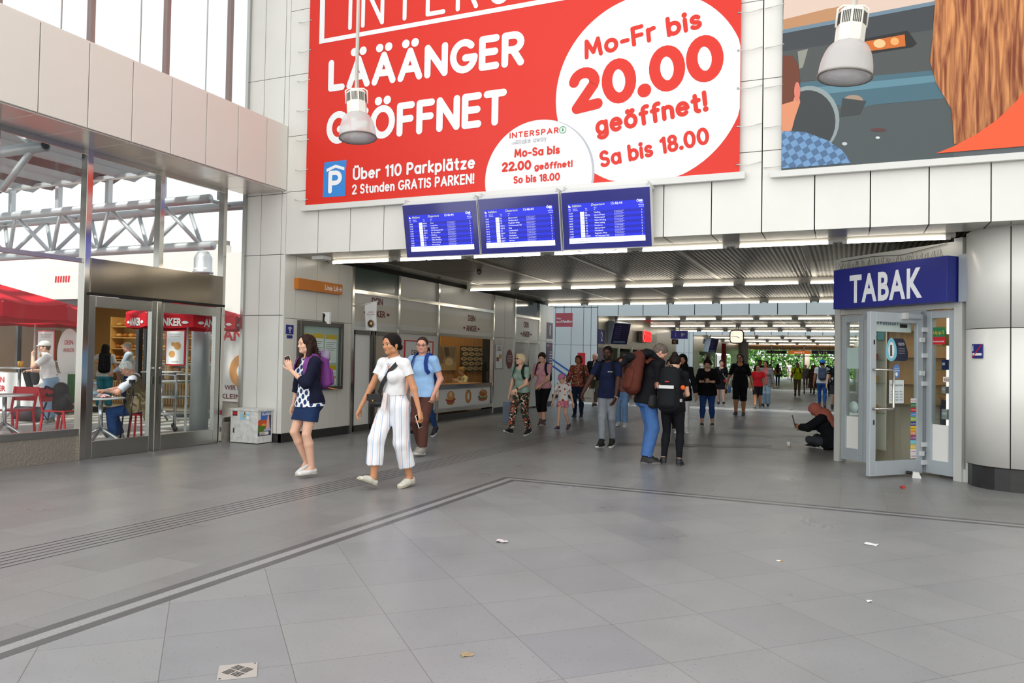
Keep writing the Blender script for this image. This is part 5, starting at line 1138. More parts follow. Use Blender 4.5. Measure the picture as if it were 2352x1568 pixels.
# hanging screens seen from the side
def screen(label, x, y, z, sc_, rz):
    t = thing('hanging_screen', label, 'screen', (x, y, z), 0); R = Matrix.Rotation(math.radians(rz), 3, 'Z') @ Matrix.Rotation(math.radians(14), 3, 'X'); f = lambda *v: Vector((x, y, z))+R @ (Vector(v)*sc_)
    ax, ay, az = (R @ Vector(v)*sc_ for v in ((.5, 0, 0), (0, .17, 0), (0, 0, .42))); g = M('screen_case', '#b9c3cd', .4)
    b = MB(); b.obox(f(0, 0, 0), ax, ay, az, g); b.build('housing', t, .01); b = MB(); b.obox(f(0, -.174, 0), ax*.96, ay*.02, az*.95, M('screen_dark', '#2b2845', .2, emit=.12)); o = b.build('display', t)
    b = MB(); b.obox(f(0, -.18, -.32), ax*.7, ay*.012, az*.08, M('screen_strip', '#5a6a80', .3, emit=.2))
    for q in range(7): b.obox(f(-.2, -.18, .28-.075*q), ax*.35, ay*.012, az*.022, M('screen_rows', '#4f4a86', .3, emit=.2))
    b.build('lettering', o); b = MB(); b.obox(f(0, .22, .12), ax*.25, ay*1.6, az*.35, g); b.tube([f(0, .2, .3), (x, y+.1, 3.3)], .04, g); b.build('bracket', t)
screen('grey cased departure screen tilted at an angle over the first glass doors', *(lambda v: (v.x, v.y, v.z))(onY(1418, 764, 30.2)), 1.05, 66)
screen('grey cased departure screen further in, under the last roof-lit gap', *(lambda v: (v.x, v.y, v.z))(onY(1633, 792, 49.5)), 1.05, 72)
# red lit letters over the ticket hall
t = thing('lit_letters', 'red illuminated railway letters high on the dull steel wall', 'sign', (XF, 35.3, 2.4)); b = MB(); rl = M('red_lit_letters', '#ff2a2a', .4, emit=4.)
stroke_text(b, 'OBB' if False else 'ÖOO'[0:0]+'Ö', Vector((XF+.25, 34.55, 2.38)), Vector((XF+.25, 35.05, 2.38)), EZ, .42, rl, .22)
for y in (35.12, 35.62): 
    for pts in ([(0, 0), (0, .42)], [(0, .42), (.22, .42), (.34, .36), (.34, .27), (.22, .22), (0, .22)], [(.22, .22), (.38, .16), (.38, .06), (.24, 0), (0, 0)]): b.tube([(XF+.25, y+u, 2.42+v) for u, v in pts], .042, rl, 6)
b.build('lettering', t); b = MB(); b.box(XF+.03, XF+.22, 34.5, 36.05, 2.36, 2.86, steel_dark); b.build('housing', t)
sign_x('blank_sign', 'blank cream sign panel right of the red lit letters', 'sign', 36.15, 38.15, 2.40, 2.80, M('cream_panel', '#cdc6b6', .35), .05)
sign_y('hanging_sign', 'blue hanging information sign with a white letter and a machine symbol', 0, 33., (1541, 759), (1579, 778), M('sign_violet_blue', '#35309a', .4, emit=.15), [('i', .29, .26, .5, pw, 'C')], [([(.63, .3), (.72, .3), (.72, .72), (.63, .72)], pw), ([(.74, .55), (.84, .7), (.84, .5), (.76, .4)], pw)], .12, 3.28)
sign_y('exchange_sign', 'brown currency exchange sign under the blue information sign', 0, 39., (1543, 779), (1557, 790), M('sign_brown', '#4f2f2c', .5), [('€', .5, .15, .7, pcream, 'C')], (), .1, 3.28)
# clock
c = onY(1692, 773, 38.); t = thing('station_clock', 'square black rimmed lit station clock hanging from the passage ceiling', 'clock', c)
b = MB(); hw = .33; rim = [Vector((c.x+hw*(abs(math.cos(a))**.45)*(1 if math.cos(a) >= 0 else -1), c.y, c.z+hw*(abs(math.sin(a))**.45)*(1 if math.sin(a) >= 0 else -1))) for a in [2*math.pi*i/40 for i in range(40)]]
b.prism([p+EY*.001 for p in rim], EY*.14, pk); b.build('case', t); face_ = M('clock_face', '#fff0d8', .4, emit=2.); b = MB(); b.poly([c+(p-c)*.86-EY*.004 for p in rim], face_); o = b.build('dial', t); b = MB()
for k in range(12):
    a = math.pi*k/6; d = Vector((math.sin(a), 0, math.cos(a))); s_ = Vector((d.z, 0, -d.x)); b.obox(c+d*.235-EY*.007, d*.03, s_*.007, EY*.001, pk)
b.build('hour_mark', o)
for nm, a, L, w in (('hour_hand', math.radians(113), .14, .014), ('minute_hand', math.radians(277), .22, .010)):
    b = MB(); d = Vector((math.sin(a), 0, math.cos(a))); s_ = Vector((d.z, 0, -d.x)); b.obox(c+d*L*.42-EY*.010, d*L*.58, s_*w, EY*.001, pk); b.build(nm, t)
b = MB()
for u in (-.04, .06): b.tube([c+EX*u+EY*.06+EZ*.3, Vector((c.x+u, c.y+.06, 3.3))], .012, pk, 6)
b.build('hanger', t)
sign_y('hanging_sign', 'black hanging street name sign at the far end, left of the lit orange one', 0, 60., (1760, 805), (1807, 812), M('sign_black', '#1b1a18', .5), [('U Franklinstraße', .06, .25, .5, pcream, 'L')], (), .1, 3.3)
sign_y('hanging_sign', 'lit orange metro sign hanging at the far end of the passage', 0, 60., (1811, 805), (1862, 813), M('sign_orange_lit', '#e8741c', .4, emit=.9), [('Linie U6 ↑', .5, .25, .5, M('lit_white', '#fff4e8', .5, emit=1.), 'C')], (), .1, 3.3)
sign_y('hanging_sign', 'dark blue hanging sign at the far end, right of the lit orange one', 0, 60., (1864, 805), (1916, 813), M('sign_navy', '#262a78', .4), [('S  +  S →', .5, .25, .5, M('lit_yellow', '#f0d890', .5, emit=.6), 'C')], [([(.32, .2), (.38, .2), (.38, .8), (.32, .8)], pred)], .1, 3.3)
t = thing('red_post', 'slim red advertising post far along the left wall', 'post', (-8.2, 58, 0)); b = MB(); b.box(-8.35, -8.05, 57.9, 58.1, 0, 2.9, pred); b.build('post', t)
# small wall box under the soffit
t = thing('wall_router', 'small white antenna box stuck under the soffit at its left end', 'antenna box', (-8.2, 10.75, 3.1)); b = MB(); b.box(-8.32, -8.08, 10.62, 10.86, 3.10, 3.17, M('plastic_white', '#e4e4e0', .5)); b.build('case', t, .015)
t = thing('smoke_detector', 'small dark detector under the first ceiling at its left side', 'detector', (-6.9, 14.2, 3.2)); b = MB(); b.lathe([(.05, 3.28), (.05, 3.22), (.02, 3.19)], (-6.9, 14.2, 0), steel_dark, 16); b.build('case', t)

# ---- tobacco booth set across the corner
A0 = Vector((-.10, 12.99, 0)); be = Vector((1, -1, 0)).normalized(); bn = Vector((-1, -1, 0)).normalized()
t = thing('tobacco_booth', 'grey framed glass tobacco shop front set across the passage corner', 'shop front', A0)
S_ = lambda s, z, o=0.: A0+be*s+bn*o+EZ*z
def bb(b, s0, s1, z0, z1, o0, o1, m): b.obox(S_((s0+s1)/2, (z0+z1)/2, (o0+o1)/2), be*abs(s1-s0)/2, bn*abs(o1-o0)/2, EZ*(z1-z0)/2, m)
SL = 2.11
b = MB(); bb(b, -.03, .07, 0, 3.10, -.08, .06, alu_light); b.build('corner_post', t); b = MB(); bb(b, SL-.09, SL+.03, 0, 3.15, -.08, .06, alu_light); b.build('corner_post', t)
b = MB(); bb(b, SL+.04, SL+.14, 0, 3.15, -.2, .0, alu_light); bb(b, SL+.03, SL+.2, .0, .16, -.16, .03, alu_light); b.build('filler_panel', t)
b = MB(); bb(b, 0, SL, 2.30, 3.12, -.07, 0, alu_light); bb(b, 0, SL, 2.24, 2.31, -.07, .04, alu_light); b.build('head_panel', t)
def sash(name, s0, s1, zl, boards):
    b = MB(); w = .085
    bb(b, s0, s0+w, .04, 2.22, -.05, .03, alu); bb(b, s1-w, s1, .04, 2.22, -.05, .03, alu); bb(b, s0+w, s1-w, .04, .22, -.05, .03, alu); bb(b, s0+w, s1-w, 2.12, 2.22, -.05, .03, alu); o = b.build(name, t, .004)
    g = MB(); bb(g, s0+w, s1-w, zl, 2.12, -.012, -.004, pane); g.build('pane', o); g = MB(); bb(g, s0+w, s1-w, .22, zl, -.014, .004, white_plain); g.build('lower_panel', o); return o
sash('sidelight', .085, .50, .70, 1); sash('sidelight', 1.58, SL-.10, .70, 1)
b = MB(); bb(b, .51, .60, .04, 2.22, -.09, .03, alu); bb(b, 1.49, 1.57, .04, 2.22, -.06, .03, alu); bb(b, .5, 1.58, 2.16, 2.24, -.06, .03, alu); b.build('door_frame', t)
# open leaf
Hn = S_(1.545, 0, .05); Lf = G(2017, 1097); dl = (Lf-Hn); dl.z = 0; L = 1.0; dl.normalize(); dn_ = Vector((dl.y, -dl.x, 0)); dn_ = dn_ if dn_.y < 0 else -dn_
D_ = lambda u, z, o=0.: Hn+dl*u+dn_*o+EZ*z
def db(b, u0, u1, z0, z1, o0, o1, m): b.obox(D_((u0+u1)/2, (z0+z1)/2, (o0+o1)/2), dl*(u1-u0)/2, dn_*(o1-o0)/2, EZ*(z1-z0)/2, m)
b = MB(); w = .105; db(b, .03, .03+w, .03, 2.18, -.03, .03, alu); db(b, L-w, L, .03, 2.18, -.03, .03, alu); db(b, .03+w, L-w, .03, .22, -.03, .03, alu); db(b, .03+w, L-w, 2.05, 2.18, -.03, .03, alu); leaf = b.build('door_leaf', t, .004)
b = MB(); db(b, .03+w, L-w, .2, 2.06, -.006, .006, pane); b.build('pane', leaf)
b = MB(); b.tube([D_(L-.05, 1.42, .03), D_(L-.05, 1.42, .09), D_(L-.32, 1.42, .10), D_(L-.34, 1.40, .10), D_(L-.34, .93, .10), D_(L-.32, .91, .10), D_(L-.05, .91, .09), D_(L-.05, .91, .03)], .016, chrome, 10); b.build('door_handle', leaf)
b = MB(); db(b, .10, .42, 2.11, 2.17, .03, .075, alu); db(b, .38, .44, 2.10, 2.18, .03, .09, alu_light); b.build('door_closer', leaf)
hm = M('hinge_white', '#d6dadc', .4)
for z in (1.97, 1.83, 1.62, 1.38, 1.24, .42, .30, .18):
    b = MB(); db(b, -.02 if z not in (1.83, 1.38, .30) else .03, .06 if z not in (1.83, 1.38, .30) else .10, z-.03, z+.03, .03, .06, hm); b.build('hinge', leaf)
for z in (1.78, .73): b = MB(); db(b, L-.075, L-.055, z-.03, z+.03, .03, .036, pk); b.build('lock', leaf)
# stickers on the open leaf
def sticker(name, label, u, z, w, h, shape, words=(), extra=()):
    o = thing(name, label, 'sticker', D_(u, z)); b = MB(); pts = {'rect': [(-.5, -.5), (.5, -.5), (.5, .5), (-.5, .5)], 'oval': el(0, 0, .5, .5, 24)}[shape[0]]
    k = -1 if dl.x > 0 else 1
    Q = lambda a, c, q=0.: D_(u-a*w*1., z+c*h, .008+q)
    b.poly([Q(*p) for p in pts], shape[1])
    for i, (pp, m_) in enumerate(extra): b.poly([Q(a, c, .001+.0005*i) for a, c in pp], m_)
    for s_, a, c, hh, m_ in words: text(b, s_, Q(a, c, .004), -dl, EZ, hh, m_, align='C')
    b.build('print', o); return o
cyan = M('print_cyan', '#7cc4d6', .4); sblue = M('print_blue', '#5a83c4', .4); snavy = M('print_dark_navy', '#23283f', .4)
o = thing('device_sticker', 'dark and turquoise drop shaped sticker high on the open booth door', 'sticker', D_(.5, 1.7)); b = MB(); Q = lambda a, c, q=0.: D_(.50-a, 1.70+c, .008+q)
b.poly([Q(a, c) for a, c in ((-.05, -.16), (.17, -.16), (.21, -.13), (.21, -.04), (.15, .11), (.11, .14), (-.08, .14), (-.12, .1))], snavy); b.poly([Q(-.10+.10*math.cos(a)*(1-.25*math.sin(a)), -.01+.155*math.sin(a), .001) for a in [i*math.pi/15 for i in range(30)]], cyan); b.poly([Q(*p, .002) for p in el(-.10, -.02, .055, .11)], pw); b.poly([Q(*p, .003) for p in ((-.125, -.1), (-.085, -.1), (-.09, .05), (-.125, .05))], steel_dark); text(b, 'IQOS', Q(.03, .05, .002), -dl, EZ, .035, pw)
for i in range(3): b.poly([Q(a, c, .002) for a, c in ((.03, .0-.03*i), (.15, .0-.03*i), (.15, .008-.03*i), (.03, .008-.03*i))], M('print_grey', '#8c8c8c', .6))
b.build('print', o)
sticker('round_sticker', 'blue oval sticker below the drop shaped one on the booth door', .50, 1.40, .13, .19, ('oval', sblue), [('NICHT', 0, .14, .02, pw)], [(el(0, -.2, .18, .15), pw), ([(-.4, .02), (.4, .02), (.4, .07), (-.4, .07)], pw)])
sticker('opening_hours', 'white opening hours paper taped to the booth door', .50, 1.13, .27, .31, ('rect', M('paper_white', '#dfe9ea', .7)), [('Öffnungszeiten', 0, .25, .028, M('print_grey2', '#6d7478', .6))]+[(s_, 0, -.02-.12*i, .018, M('print_grey2', '#6d7478', .6)) for i, s_ in enumerate(('Mo-Fr  06:00 - 20:00', 'Samstag  07:00 - 18:00', 'Sonntag  08:00 - 18:00', 'Feiertag  08:00 - 18:00'))])
cols = ['#f0f0f0', '#2a7a4a', '#c8202c', '#3f8fd0', '#9ac03a', '#33308a', '#f0cf2a', '#e88a3a', '#8a2a7a', '#6cc5d8', '#e8c63a', '#f0f0f0', '#e8e8e8']
o = thing('sticker_strip', 'tall strip of small coloured lottery and card logos on the booth door', 'sticker', D_(.19, .5)); b = MB()
for i, c_ in enumerate(cols): z = .98-.062*i; b.poly([D_(.235, z, .01), D_(.135, z, .01), D_(.135, z+.06, .01), D_(.235, z+.06, .01)], M('print_'+c_, c_, .5)); text(b, ('', 'LOTTO', 'TOTO', 'JOKER', 'BRIEF', 'EURO', 'BINGO', 'RUBBEL', 'LOSE', 'TOP', 'O', 'VISA', 'CARD')[i] or 'O', D_(.185, z+.018, .012), -dl, EZ, .022, pw if i not in (0, 6, 11, 12) else pred, .085, 'C')
b.build('print', o)
o = thing('poster', 'white cigarette poster hanging inside behind the top of the booth door', 'poster', D_(.5, 2, -.12)); b = MB(); b.poly([D_(.86, 1.93, -.10), D_(.10, 1.93, -.10), D_(.10, 2.12, -.10), D_(.86, 2.12, -.10)], pw); text(b, 'Winston', D_(.76, 2.02, -.097), -dl, EZ, .09, M('print_slate', '#4a6a8a', .5), .40); b.poly([D_(u, z, -.097) for u, z in ((.32, 1.99), (.18, 1.99), (.18, 2.04), (.32, 2.04))], pk); b.build('print', o)
# fascia sign
t2 = thing('shop_sign', 'large dark blue box sign with white TABAK lettering over the booth', 'shop sign', S_(1, 2.3, .2)); pl0, n0 = S_(0, 0, .30), bn
q = [onP(x, y, pl0, n0) for x, y in ((1914, 711), (2175, 691), (2174, 587), (1912, 621))]; s0 = (q[0]-pl0).dot(be); s1 = (q[1]-pl0).dot(be); z0 = (q[0].z+q[1].z)/2; z1 = (q[2].z+q[3].z)/2
b = MB(); bb(b, s0, s1, z0, z1, .06, .30, M('tabak_blue', '#202a86', .4)); b.build('box', t2, .004)
b = MB(); pa = onP(1951, 694, pl0+bn*.004, n0); pb = onP(2118, 680, pl0+bn*.004, n0); hh = (onP(2090, 613, pl0, n0).z-onP(2090, 681, pl0, n0).z); text(b, 'TABAK', Vector((pa.x, pa.y, (pa.z+pb.z)/2)), be, EZ, hh, M('sign_letter_white', '#eef2fa', .4, emit=.12), (pb-pa).length, 'L', .03, spacing=1.12); b.build('lettering', t2)  # faint glow put into the letters of an unlit sign
b = MB(); bb(b, s1+.02, s1+.14, z0+.0, z1+.02, .0, .12, alu); b.build('side_cover', t2)
o = thing('bird_spikes', 'row of wire bird spikes on the ledge above the TABAK sign', 'bird spikes', S_(1, 2.9, .1)); b = MB(); bb(b, .1, 1.9, z1+.02, z1+.035, .05, .12, concrete); rnd = random.Random(2)
for i in range(70):
    s_ = .1+1.8*i/70; b.tube([S_(s_, z1+.03, .09), S_(s_+rnd.uniform(-.04, .04), z1+.03+rnd.uniform(.06, .11), .09+rnd.uniform(-.05, .05))], .0022, M('spike_wire', '#6a645a', .5, .6), 4)
b.build('wires', o)
b = MB(); b.tube([S_(.05, z1+.16, .04), S_(.7, z1+.17, .05), S_(1.2, z1+.13, .05), S_(1.9, z1+.2, .04)], .004, M('black_cable', '#2a2826', .7), 5); b.build('wire', o)
# inside of the booth
b = MB(); warm_wall = M('booth_cream_wall', '#cbbfa6', .6)
b.box(.45, 4.2, 13.35, 13.4, 0, 3.1, warm_wall); b.box(4.2, 4.25, 11.6, 13.4, 0, 3.1, warm_wall); struct('wall_booth', b)
b = MB(); b.poly([(.0, 13.3, 2.95), (4.2, 13.3, 2.95), (4.2, 11.2, 2.95), (1.6, 11.5, 2.95)], M('booth_ceiling', '#c9c4b8', .6)); struct('ceiling_booth', b)
def shelf_unit(label, s0, s1, off, zs, seed):
    o = thing('display_shelf', label, 'display shelf', S_((s0+s1)/2, 0, -off)); b = MB(); bb(b, s0, s1, .2, 2.15, -off-.32, -off-.30, M('shelf_back', '#e6dfd0', .5)); b.build('back_panel', o)
    b = MB(); bb(b, s0, s0+.03, .2, 2.15, -off-.3, -off-.27, M('lit_shelf_strip', '#fff2e0', .4, emit=3.)); b.build('light_strip', o)
    for z in zs: b = MB(); bb(b, s0, s1, z, z+.012, -off-.3, -off-.05, glass('shelf_glass', (.8, .93, .9))); b.build('shelf', o)
    rnd = random.Random(seed)
    for z in zs:
        x = s0+.05
        while x < s1-.08:
            w = rnd.uniform(.05, .11); h = rnd.uniform(.05, .16); c_ = rnd.choice(['#8a2a2a', '#2a3a7a', '#d8d2c4', '#3a3a3a', '#b88a3a', '#5aa0b0', '#c0c0c0'])
            p = MB(); bb(p, x, x+w, z+.012, z+.012+h, -off-.25, -off-.12, M('pack_'+c_, c_, .4)); bb(p, x+.01, x+w-.01, z+.02+h*.4, z+.012+h*.7, -off-.12, -off-.118, pw); pk_ = p.build('carton')
            tag(pk_, 'small carton on a glass shelf behind the '+('left' if s0 < 1 else 'right')+' booth sidelight', 'carton', 'cartons on the '+('left' if s0 < 1 else 'right')+' booth shelves'); x += w+rnd.uniform(.03, .1)
shelf_unit('lit glass display shelf behind the narrow left booth sidelight', .12, .50, .12, (.75, 1.2, 1.55, 1.85), 3)
shelf_unit('lit glass display shelf behind the right booth sidelight', 1.55, 2.06, .12, (.75, 1.1, 1.42, 1.75), 5)
t3 = thing('shop_counter', 'dim shop counter inside the tobacco booth seen through the open door', 'counter', (1.6, 12.6, 0)); b = MB(); b.box(1.3, 3.4, 12.55, 13.2, 0, 1.0, M('counter_navy', '#2a2f66', .5)); b.build('body', t3); b = MB(); b.box(1.28, 3.42, 12.5, 13.25, 1.0, 1.04, M('counter_top', '#b08a5a', .4)); b.build('worktop', t3)
t3 = thing('shelf_rack', 'tall tan shelf wall at the back of the tobacco booth', 'shelf', (2, 13.3, 0)); b = MB(); b.box(.6, 3.8, 13.1, 13.34, .9, 2.7, M('tan_shelf', '#a8865a', .5)); b.build('body', t3)
for z in (1.2, 1.6, 2.0, 2.4): b = MB(); b.box(.6, 3.8, 13.0, 13.1, z, z+.02, M('tan_shelf', '#a8865a', .5)); b.build('shelf', t3)
area('booth_lamp', (2.0, 12.3, 2.9), (1.6, 1.0), 35, (1, .86, .68))
for s_, z0_, z1_, c1, c2, lab in ((1.72, 1.72, 2.0, '#2a7a4a', '#c8202c', 'green and red betting sticker on the right booth sidelight'),):
    o = thing('betting_sticker', lab, 'sticker', S_(s_, 1.8)); b = MB(); bb(b, s_-.075, s_+.13, 1.87, 2.0, 0, .004, M('print_'+c1, c1, .5)); bb(b, s_-.075, s_+.13, 1.77, 1.87, 0, .004, pred); b.build('panel', o); b = MB(); text(b, 'tipp3', S_(s_+.03, 1.91, .006), be, EZ, .05, M('print_yellow', '#e0b31c', .6), .17, 'C'); text(b, 'Annahmestelle', S_(s_+.03, 1.80, .006), be, EZ, .025, pw, .17, 'C'); b.build('lettering', o)
o = thing('paper_sticker', 'pale green paper sheet stuck on the left booth sidelight', 'sticker', S_(.25, 1.5)); b = MB(); bb(b, .17, .40, 1.42, 1.74, .0, .004, M('pale_green_paper', '#bcd3cf', .6)); b.build('sheet', o)
o = thing('round_sticker', 'pale round sticker low on the left booth sidelight', 'sticker', S_(.30, .82)); b = MB(); b.lathe([(.09, 0), (.09, .003)], S_(.30, .84, .0), M('pale_green_paper', '#bcd3cf', .6), 24, bn); b.build('disc', o)
o = thing('name_plate', 'small cream plate with dark letters on the right booth sidelight', 'sticker', S_(1.9, 1.2)); b = MB(); bb(b, 1.82, 1.98, 1.27, 1.34, 0, .004, M('paper_cream', '#e2dccf', .6)); text(b, 'REVO', S_(1.9, 1.285, .006), be, EZ, .035, maroon, .12, 'C'); b.build('plate', o)
# door stop on the floor
p = G(2105, 1098); o = thing('door_stop', 'white wedge door stop on the floor at the open booth door', 'door stop', p); b = MB(); b.prism([p+Vector((-.05, 0, 0)), p+Vector((.06, 0, 0)), p+Vector((.03, 0, .075)), p+Vector((-.04, 0, .075))], (0, .09, 0), M('plastic_white', '#e4e4e0', .5)); b.build('wedge', o); b = MB(); b.tube([p+Vector((-.05, .05, .06)), p+Vector((-.12, .05, .065))], .02, pk); b.build('buffer', o)
# no smoking plate on the column
o = thing('no_smoking_sign', 'small blue no smoking plate on the round white column', 'sign', (1.6, 10.85, 1.6)); b = MB(); cpx = (2246, 806); d = ray(*cpx); d = Vector((d.x, d.y, 0)); 
a0 = math.radians(-118); cd = Vector((math.cos(a0), math.sin(a0), 0)); sd = Vector((-cd.y, cd.x, 0)); ang0 = None
def colpt(x, y):
    """where the sight line meets the column"""
    dv = ray(x, y); A = dv.x**2+dv.y**2; B = -(dv.x*CC[0]+dv.y*CC[1]); Cc = CC[0]**2+CC[1]**2-.572**2; tt = (-B-math.sqrt(max(B*B-A*Cc, 0)))/A; return Vector((dv.x*tt, dv.y*tt, CAMH+dv.z*tt))
pc = colpt(2246, 806); cd = Vector((pc.x-CC[0], pc.y-CC[1], 0)).normalized(); sd = Vector((-cd.y, cd.x, 0)); N_ = lambda u, v, k=0.: pc+sd*u+EZ*v+cd*(.012+k)
b.obox(N_(0, 0, -.006), sd*.088, EZ*.088, cd*.006, M('sign_navy', '#262a78', .4)); b.build('plate', o, .004); b = MB(); b.poly([N_(u, v, .001) for u, v in ((-.075, -.055), (.075, -.055), (.075, -.025), (-.075, -.025))], pw); b.poly([N_(u, v, .001) for u, v in ((-.075, 0), (-.06, 0), (-.06, .07), (-.07, .07))], pw); b.poly([N_(u, v, .002) for u, v in ((-.085, -.08), (-.07, -.085), (.085, .08), (.07, .085))], pred); b.build('print', o)
# ================================================================== small things on the hall floor
p = [G(531, 1016), G(594, 1021)]
t = thing('utility_cabinet', 'scuffed white metal cabinet with stickers and a torn poster against the pier', 'cabinet', (-8.85, 10.05, 0))
cab = M('scuffed_white_paint', '#e3e3df', .5, mottle=.22, mscale=14); cx0, cx1, cy0, cy1, ch = -9.44, -8.86, 10.03, 10.38, .535
b = MB(); b.box(cx0, cx1, cy0, cy1, .012, ch, cab); b.build('body', t, .004); b = MB(); b.box(cx0-.012, cx1+.012, cy0-.012, cy1+.01, ch, ch+.035, cab); b.build('lid', t, .004); b = MB(); b.box(cx0+.02, cx1-.02, cy0+.02, cy1-.02, 0, .012, dark_gap); b.build('base', t)
def stk(name, label, x0, x1, z0, z1, mat, ext=()):
    o = thing(name, label, 'sticker', ((x0+x1)/2, cy0, z0)); b = MB(); b.box(x0, x1, cy0-.003, cy0-.0005, z0, z1, mat)
    for k, (pts, m_) in enumerate(ext): b.poly([(x0+(x1-x0)*u, cy0-.0035-.0005*k, z0+(z1-z0)*v) for u, v in pts], m_)
    b.build('print', o)
stk('sticker', 'small red and black sticker at the cabinet\'s upper left', cx0+.045, cx0+.145, ch-.085, ch-.01, M('print_dark', '#3a1a18', .5), [([(.05, .2), (.95, .25), (.95, .8), (.1, .9)], pred)])
stk('sticker', 'blue and white torn sticker at the cabinet\'s upper middle', cx0+.21, cx0+.41, ch-.145, ch-.04, M('print_sky', '#9fd0ea', .5), [([(.3, .35), (.5, .3), (.55, .95), (.4, .98)], M('print_mustard', '#c9a85a', .5)), ([(.42, .85), (.52, .85), (.55, 1.15), (.42, 1.2)], pk), ([(.6, .1), (.95, .1), (.95, .6), (.7, .7)], pw)])
stk('sticker', 'tiny dark figure sticker at the cabinet\'s left edge', cx0+.06, cx0+.09, ch-.37, ch-.29, M('print_dark2', '#3a3f4a', .6))
for i in range(1): pass
t = thing('event_poster', 'torn colourful travel poster with sunset on the side of the white cabinet', 'poster', (cx1, 10.2, .15)); X = cx1+.002; A_ = lambda y, z, k=0: (X+.0006*k, y, z)
b = MB(); y0, y1, z0, z1 = cy0+.005, cy1-.03, .13, ch-.01
lay = [([(0, 0), (1, 0), (1, 1), (.2, 1), (.22, .7), (0, .62)], '#2f3a55'), ([(.2, .62), (.8, .62), (.8, .99), (.2, .99)], '#3d6fc0'), ([(0, .38), (.75, .38), (.75, .66), (0, .66)], '#d2542a'), ([(.2, .40), (.62, .40), (.5, .52), (.3, .5)], '#f0a83a'), ([(0, .12), (.75, .12), (.75, .40), (0, .44)], '#5a7a2a'), ([(.55, .2), (.9, .2), (.8, .85), (.72, .86)], '#e6b0a4'), ([(.4, .2), (.98, .2), (.9, .3), (.5, .28)], '#b9b4d8'), ([(.12, .03), (.8, .04), (.8, .16), (.12, .17)], '#e8e4dc')]
for k, (pts, c_) in enumerate(lay): b.poly([A_(y0+(y1-y0)*u, z0+(z1-z0)*v, k) for u, v in pts], M('poster_'+c_, c_, .5))
text(b, 'ISLAND', A_(y0+.08, z0+(z1-z0)*.86, 12), EY, EZ, .045, pw, .22, 'L', .02); text(b, '25.3.', A_(y0+.05, z0+(z1-z0)*.06, 12), EY, EZ, .035, pk, .11, 'L', .02); b.build('print', t)
# floor drain plate
t = thing('floor_drain', 'square steel floor drain plate with diagonal slots in the foreground floor', 'drain', G(545, 1542)); c = [G(506, 1531), G(584, 1525), G(586, 1552), G(507, 1561)]
m = sum((Vector(v) for v in c), Vector())/4; u = ((c[1]-c[0])+(c[2]-c[3])).normalized()*.086; v = Vector((-u.y, u.x, 0)); f = lambda a, d, z=0.: m+u*a+v*d+EZ*z
b = MB(); b.prism([f(-1, -1, .0008), f(1, -1, .0008), f(1, 1, .0008), f(-1, 1, .0008)], (0, 0, .003), M('drain_steel', '#c9c5be', .4, .5)); b.build('plate', t); b = MB()
for k in range(4):
    for (ox, oy, sx) in ((-.45, .0, 1), (.45, 0, 1), (0, .45, -1), (0, -.45, -1)):
        cc = (ox+(k-1.5)*.13*.7, oy-(k-1.5)*.13*.7*sx) if True else 0; d_ = (.21, .21*sx); n_ = (.028, -.028*sx)
        b.poly([f(cc[0]-d_[0]-n_[0], cc[1]-d_[1]-n_[1], .0045), f(cc[0]+d_[0]-n_[0], cc[1]+d_[1]-n_[1], .0045), f(cc[0]+d_[0]+n_[0], cc[1]+d_[1]+n_[1], .0045), f(cc[0]-d_[0]+n_[0], cc[1]-d_[1]+n_[1], .0045)], M('drain_slot', '#3a3735', .6))
for a in (-.86, .86): b.lathe([(.006, .0045), (0, .005)], f(a, a), M('drain_slot', '#3a3735', .6), 8)
b.build('slot', t)
# litter
def scrap(name, label, px, w, h, col, seed, cat='litter', fold=.012):
    rnd = random.Random(seed); p = G(*px); a = rnd.uniform(0, 3); u = Vector((math.cos(a), math.sin(a), 0)); v = Vector((-u.y, u.x, 0)); vs = []; b = MB(); n = 5
    for j in range(n):
        for i in range(n): vs.append(p+u*w*(i/(n-1)-.5)+v*h*(j/(n-1)-.5)+EZ*(.003+fold*rnd.random()))
    top = [x+EZ*.0012 for x in vs]; F = [(j*n+i, j*n+i+1, (j+1)*n+i+1, (j+1)*n+i) for j in range(n-1) for i in range(n-1)]
    b.add(vs, [f[::-1] for f in F], M('scrap_'+col, col, .7), True); b.add(top, F, M('scrap_'+col, col, .7), True); z = min(v_[2] for v_ in b.v); b.v = [(x, y, zz-z+.0005) for x, y, zz in b.v]; tag(b.build(name), label, cat)
scrap('paper_scrap', 'crumpled pale paper scrap on the floor below the striped trousers, mid foreground', (1153, 1245), .09, .07, '#d9d0cf', 1, fold=.02)
scrap('paper_scrap', 'flat white paper scrap on the floor below the tobacco booth', (2001, 1250), .10, .08, '#f0f0f0', 2, fold=.006)
scrap('paper_scrap', 'tiny white paper scrap on the right foreground floor', (1996, 1382), .028, .025, '#f0f0f0', 3)
scrap('dry_leaf', 'small brown dry leaf on the foreground floor', (1072, 1505), .06, .035, '#a08c6c', 4)
scrap('candy_wrapper', 'red and white wrapper on the floor in front of the booth door', (2073, 1121), .085, .05, '#b03a34', 5, fold=.03)
p = G(1790, 1289); b = MB(); b.tube([p+Vector((-.02, 0, .005)), p+Vector((.008, .004, .005))], .004, pw, 8); b.tube([p+Vector((.008, .004, .005)), p+Vector((.026, .007, .005))], .004, M('filter_tan', '#c08a4a', .8), 8); tag(b.build('cigarette_butt'), 'cigarette butt lying on the middle foreground floor', 'litter')
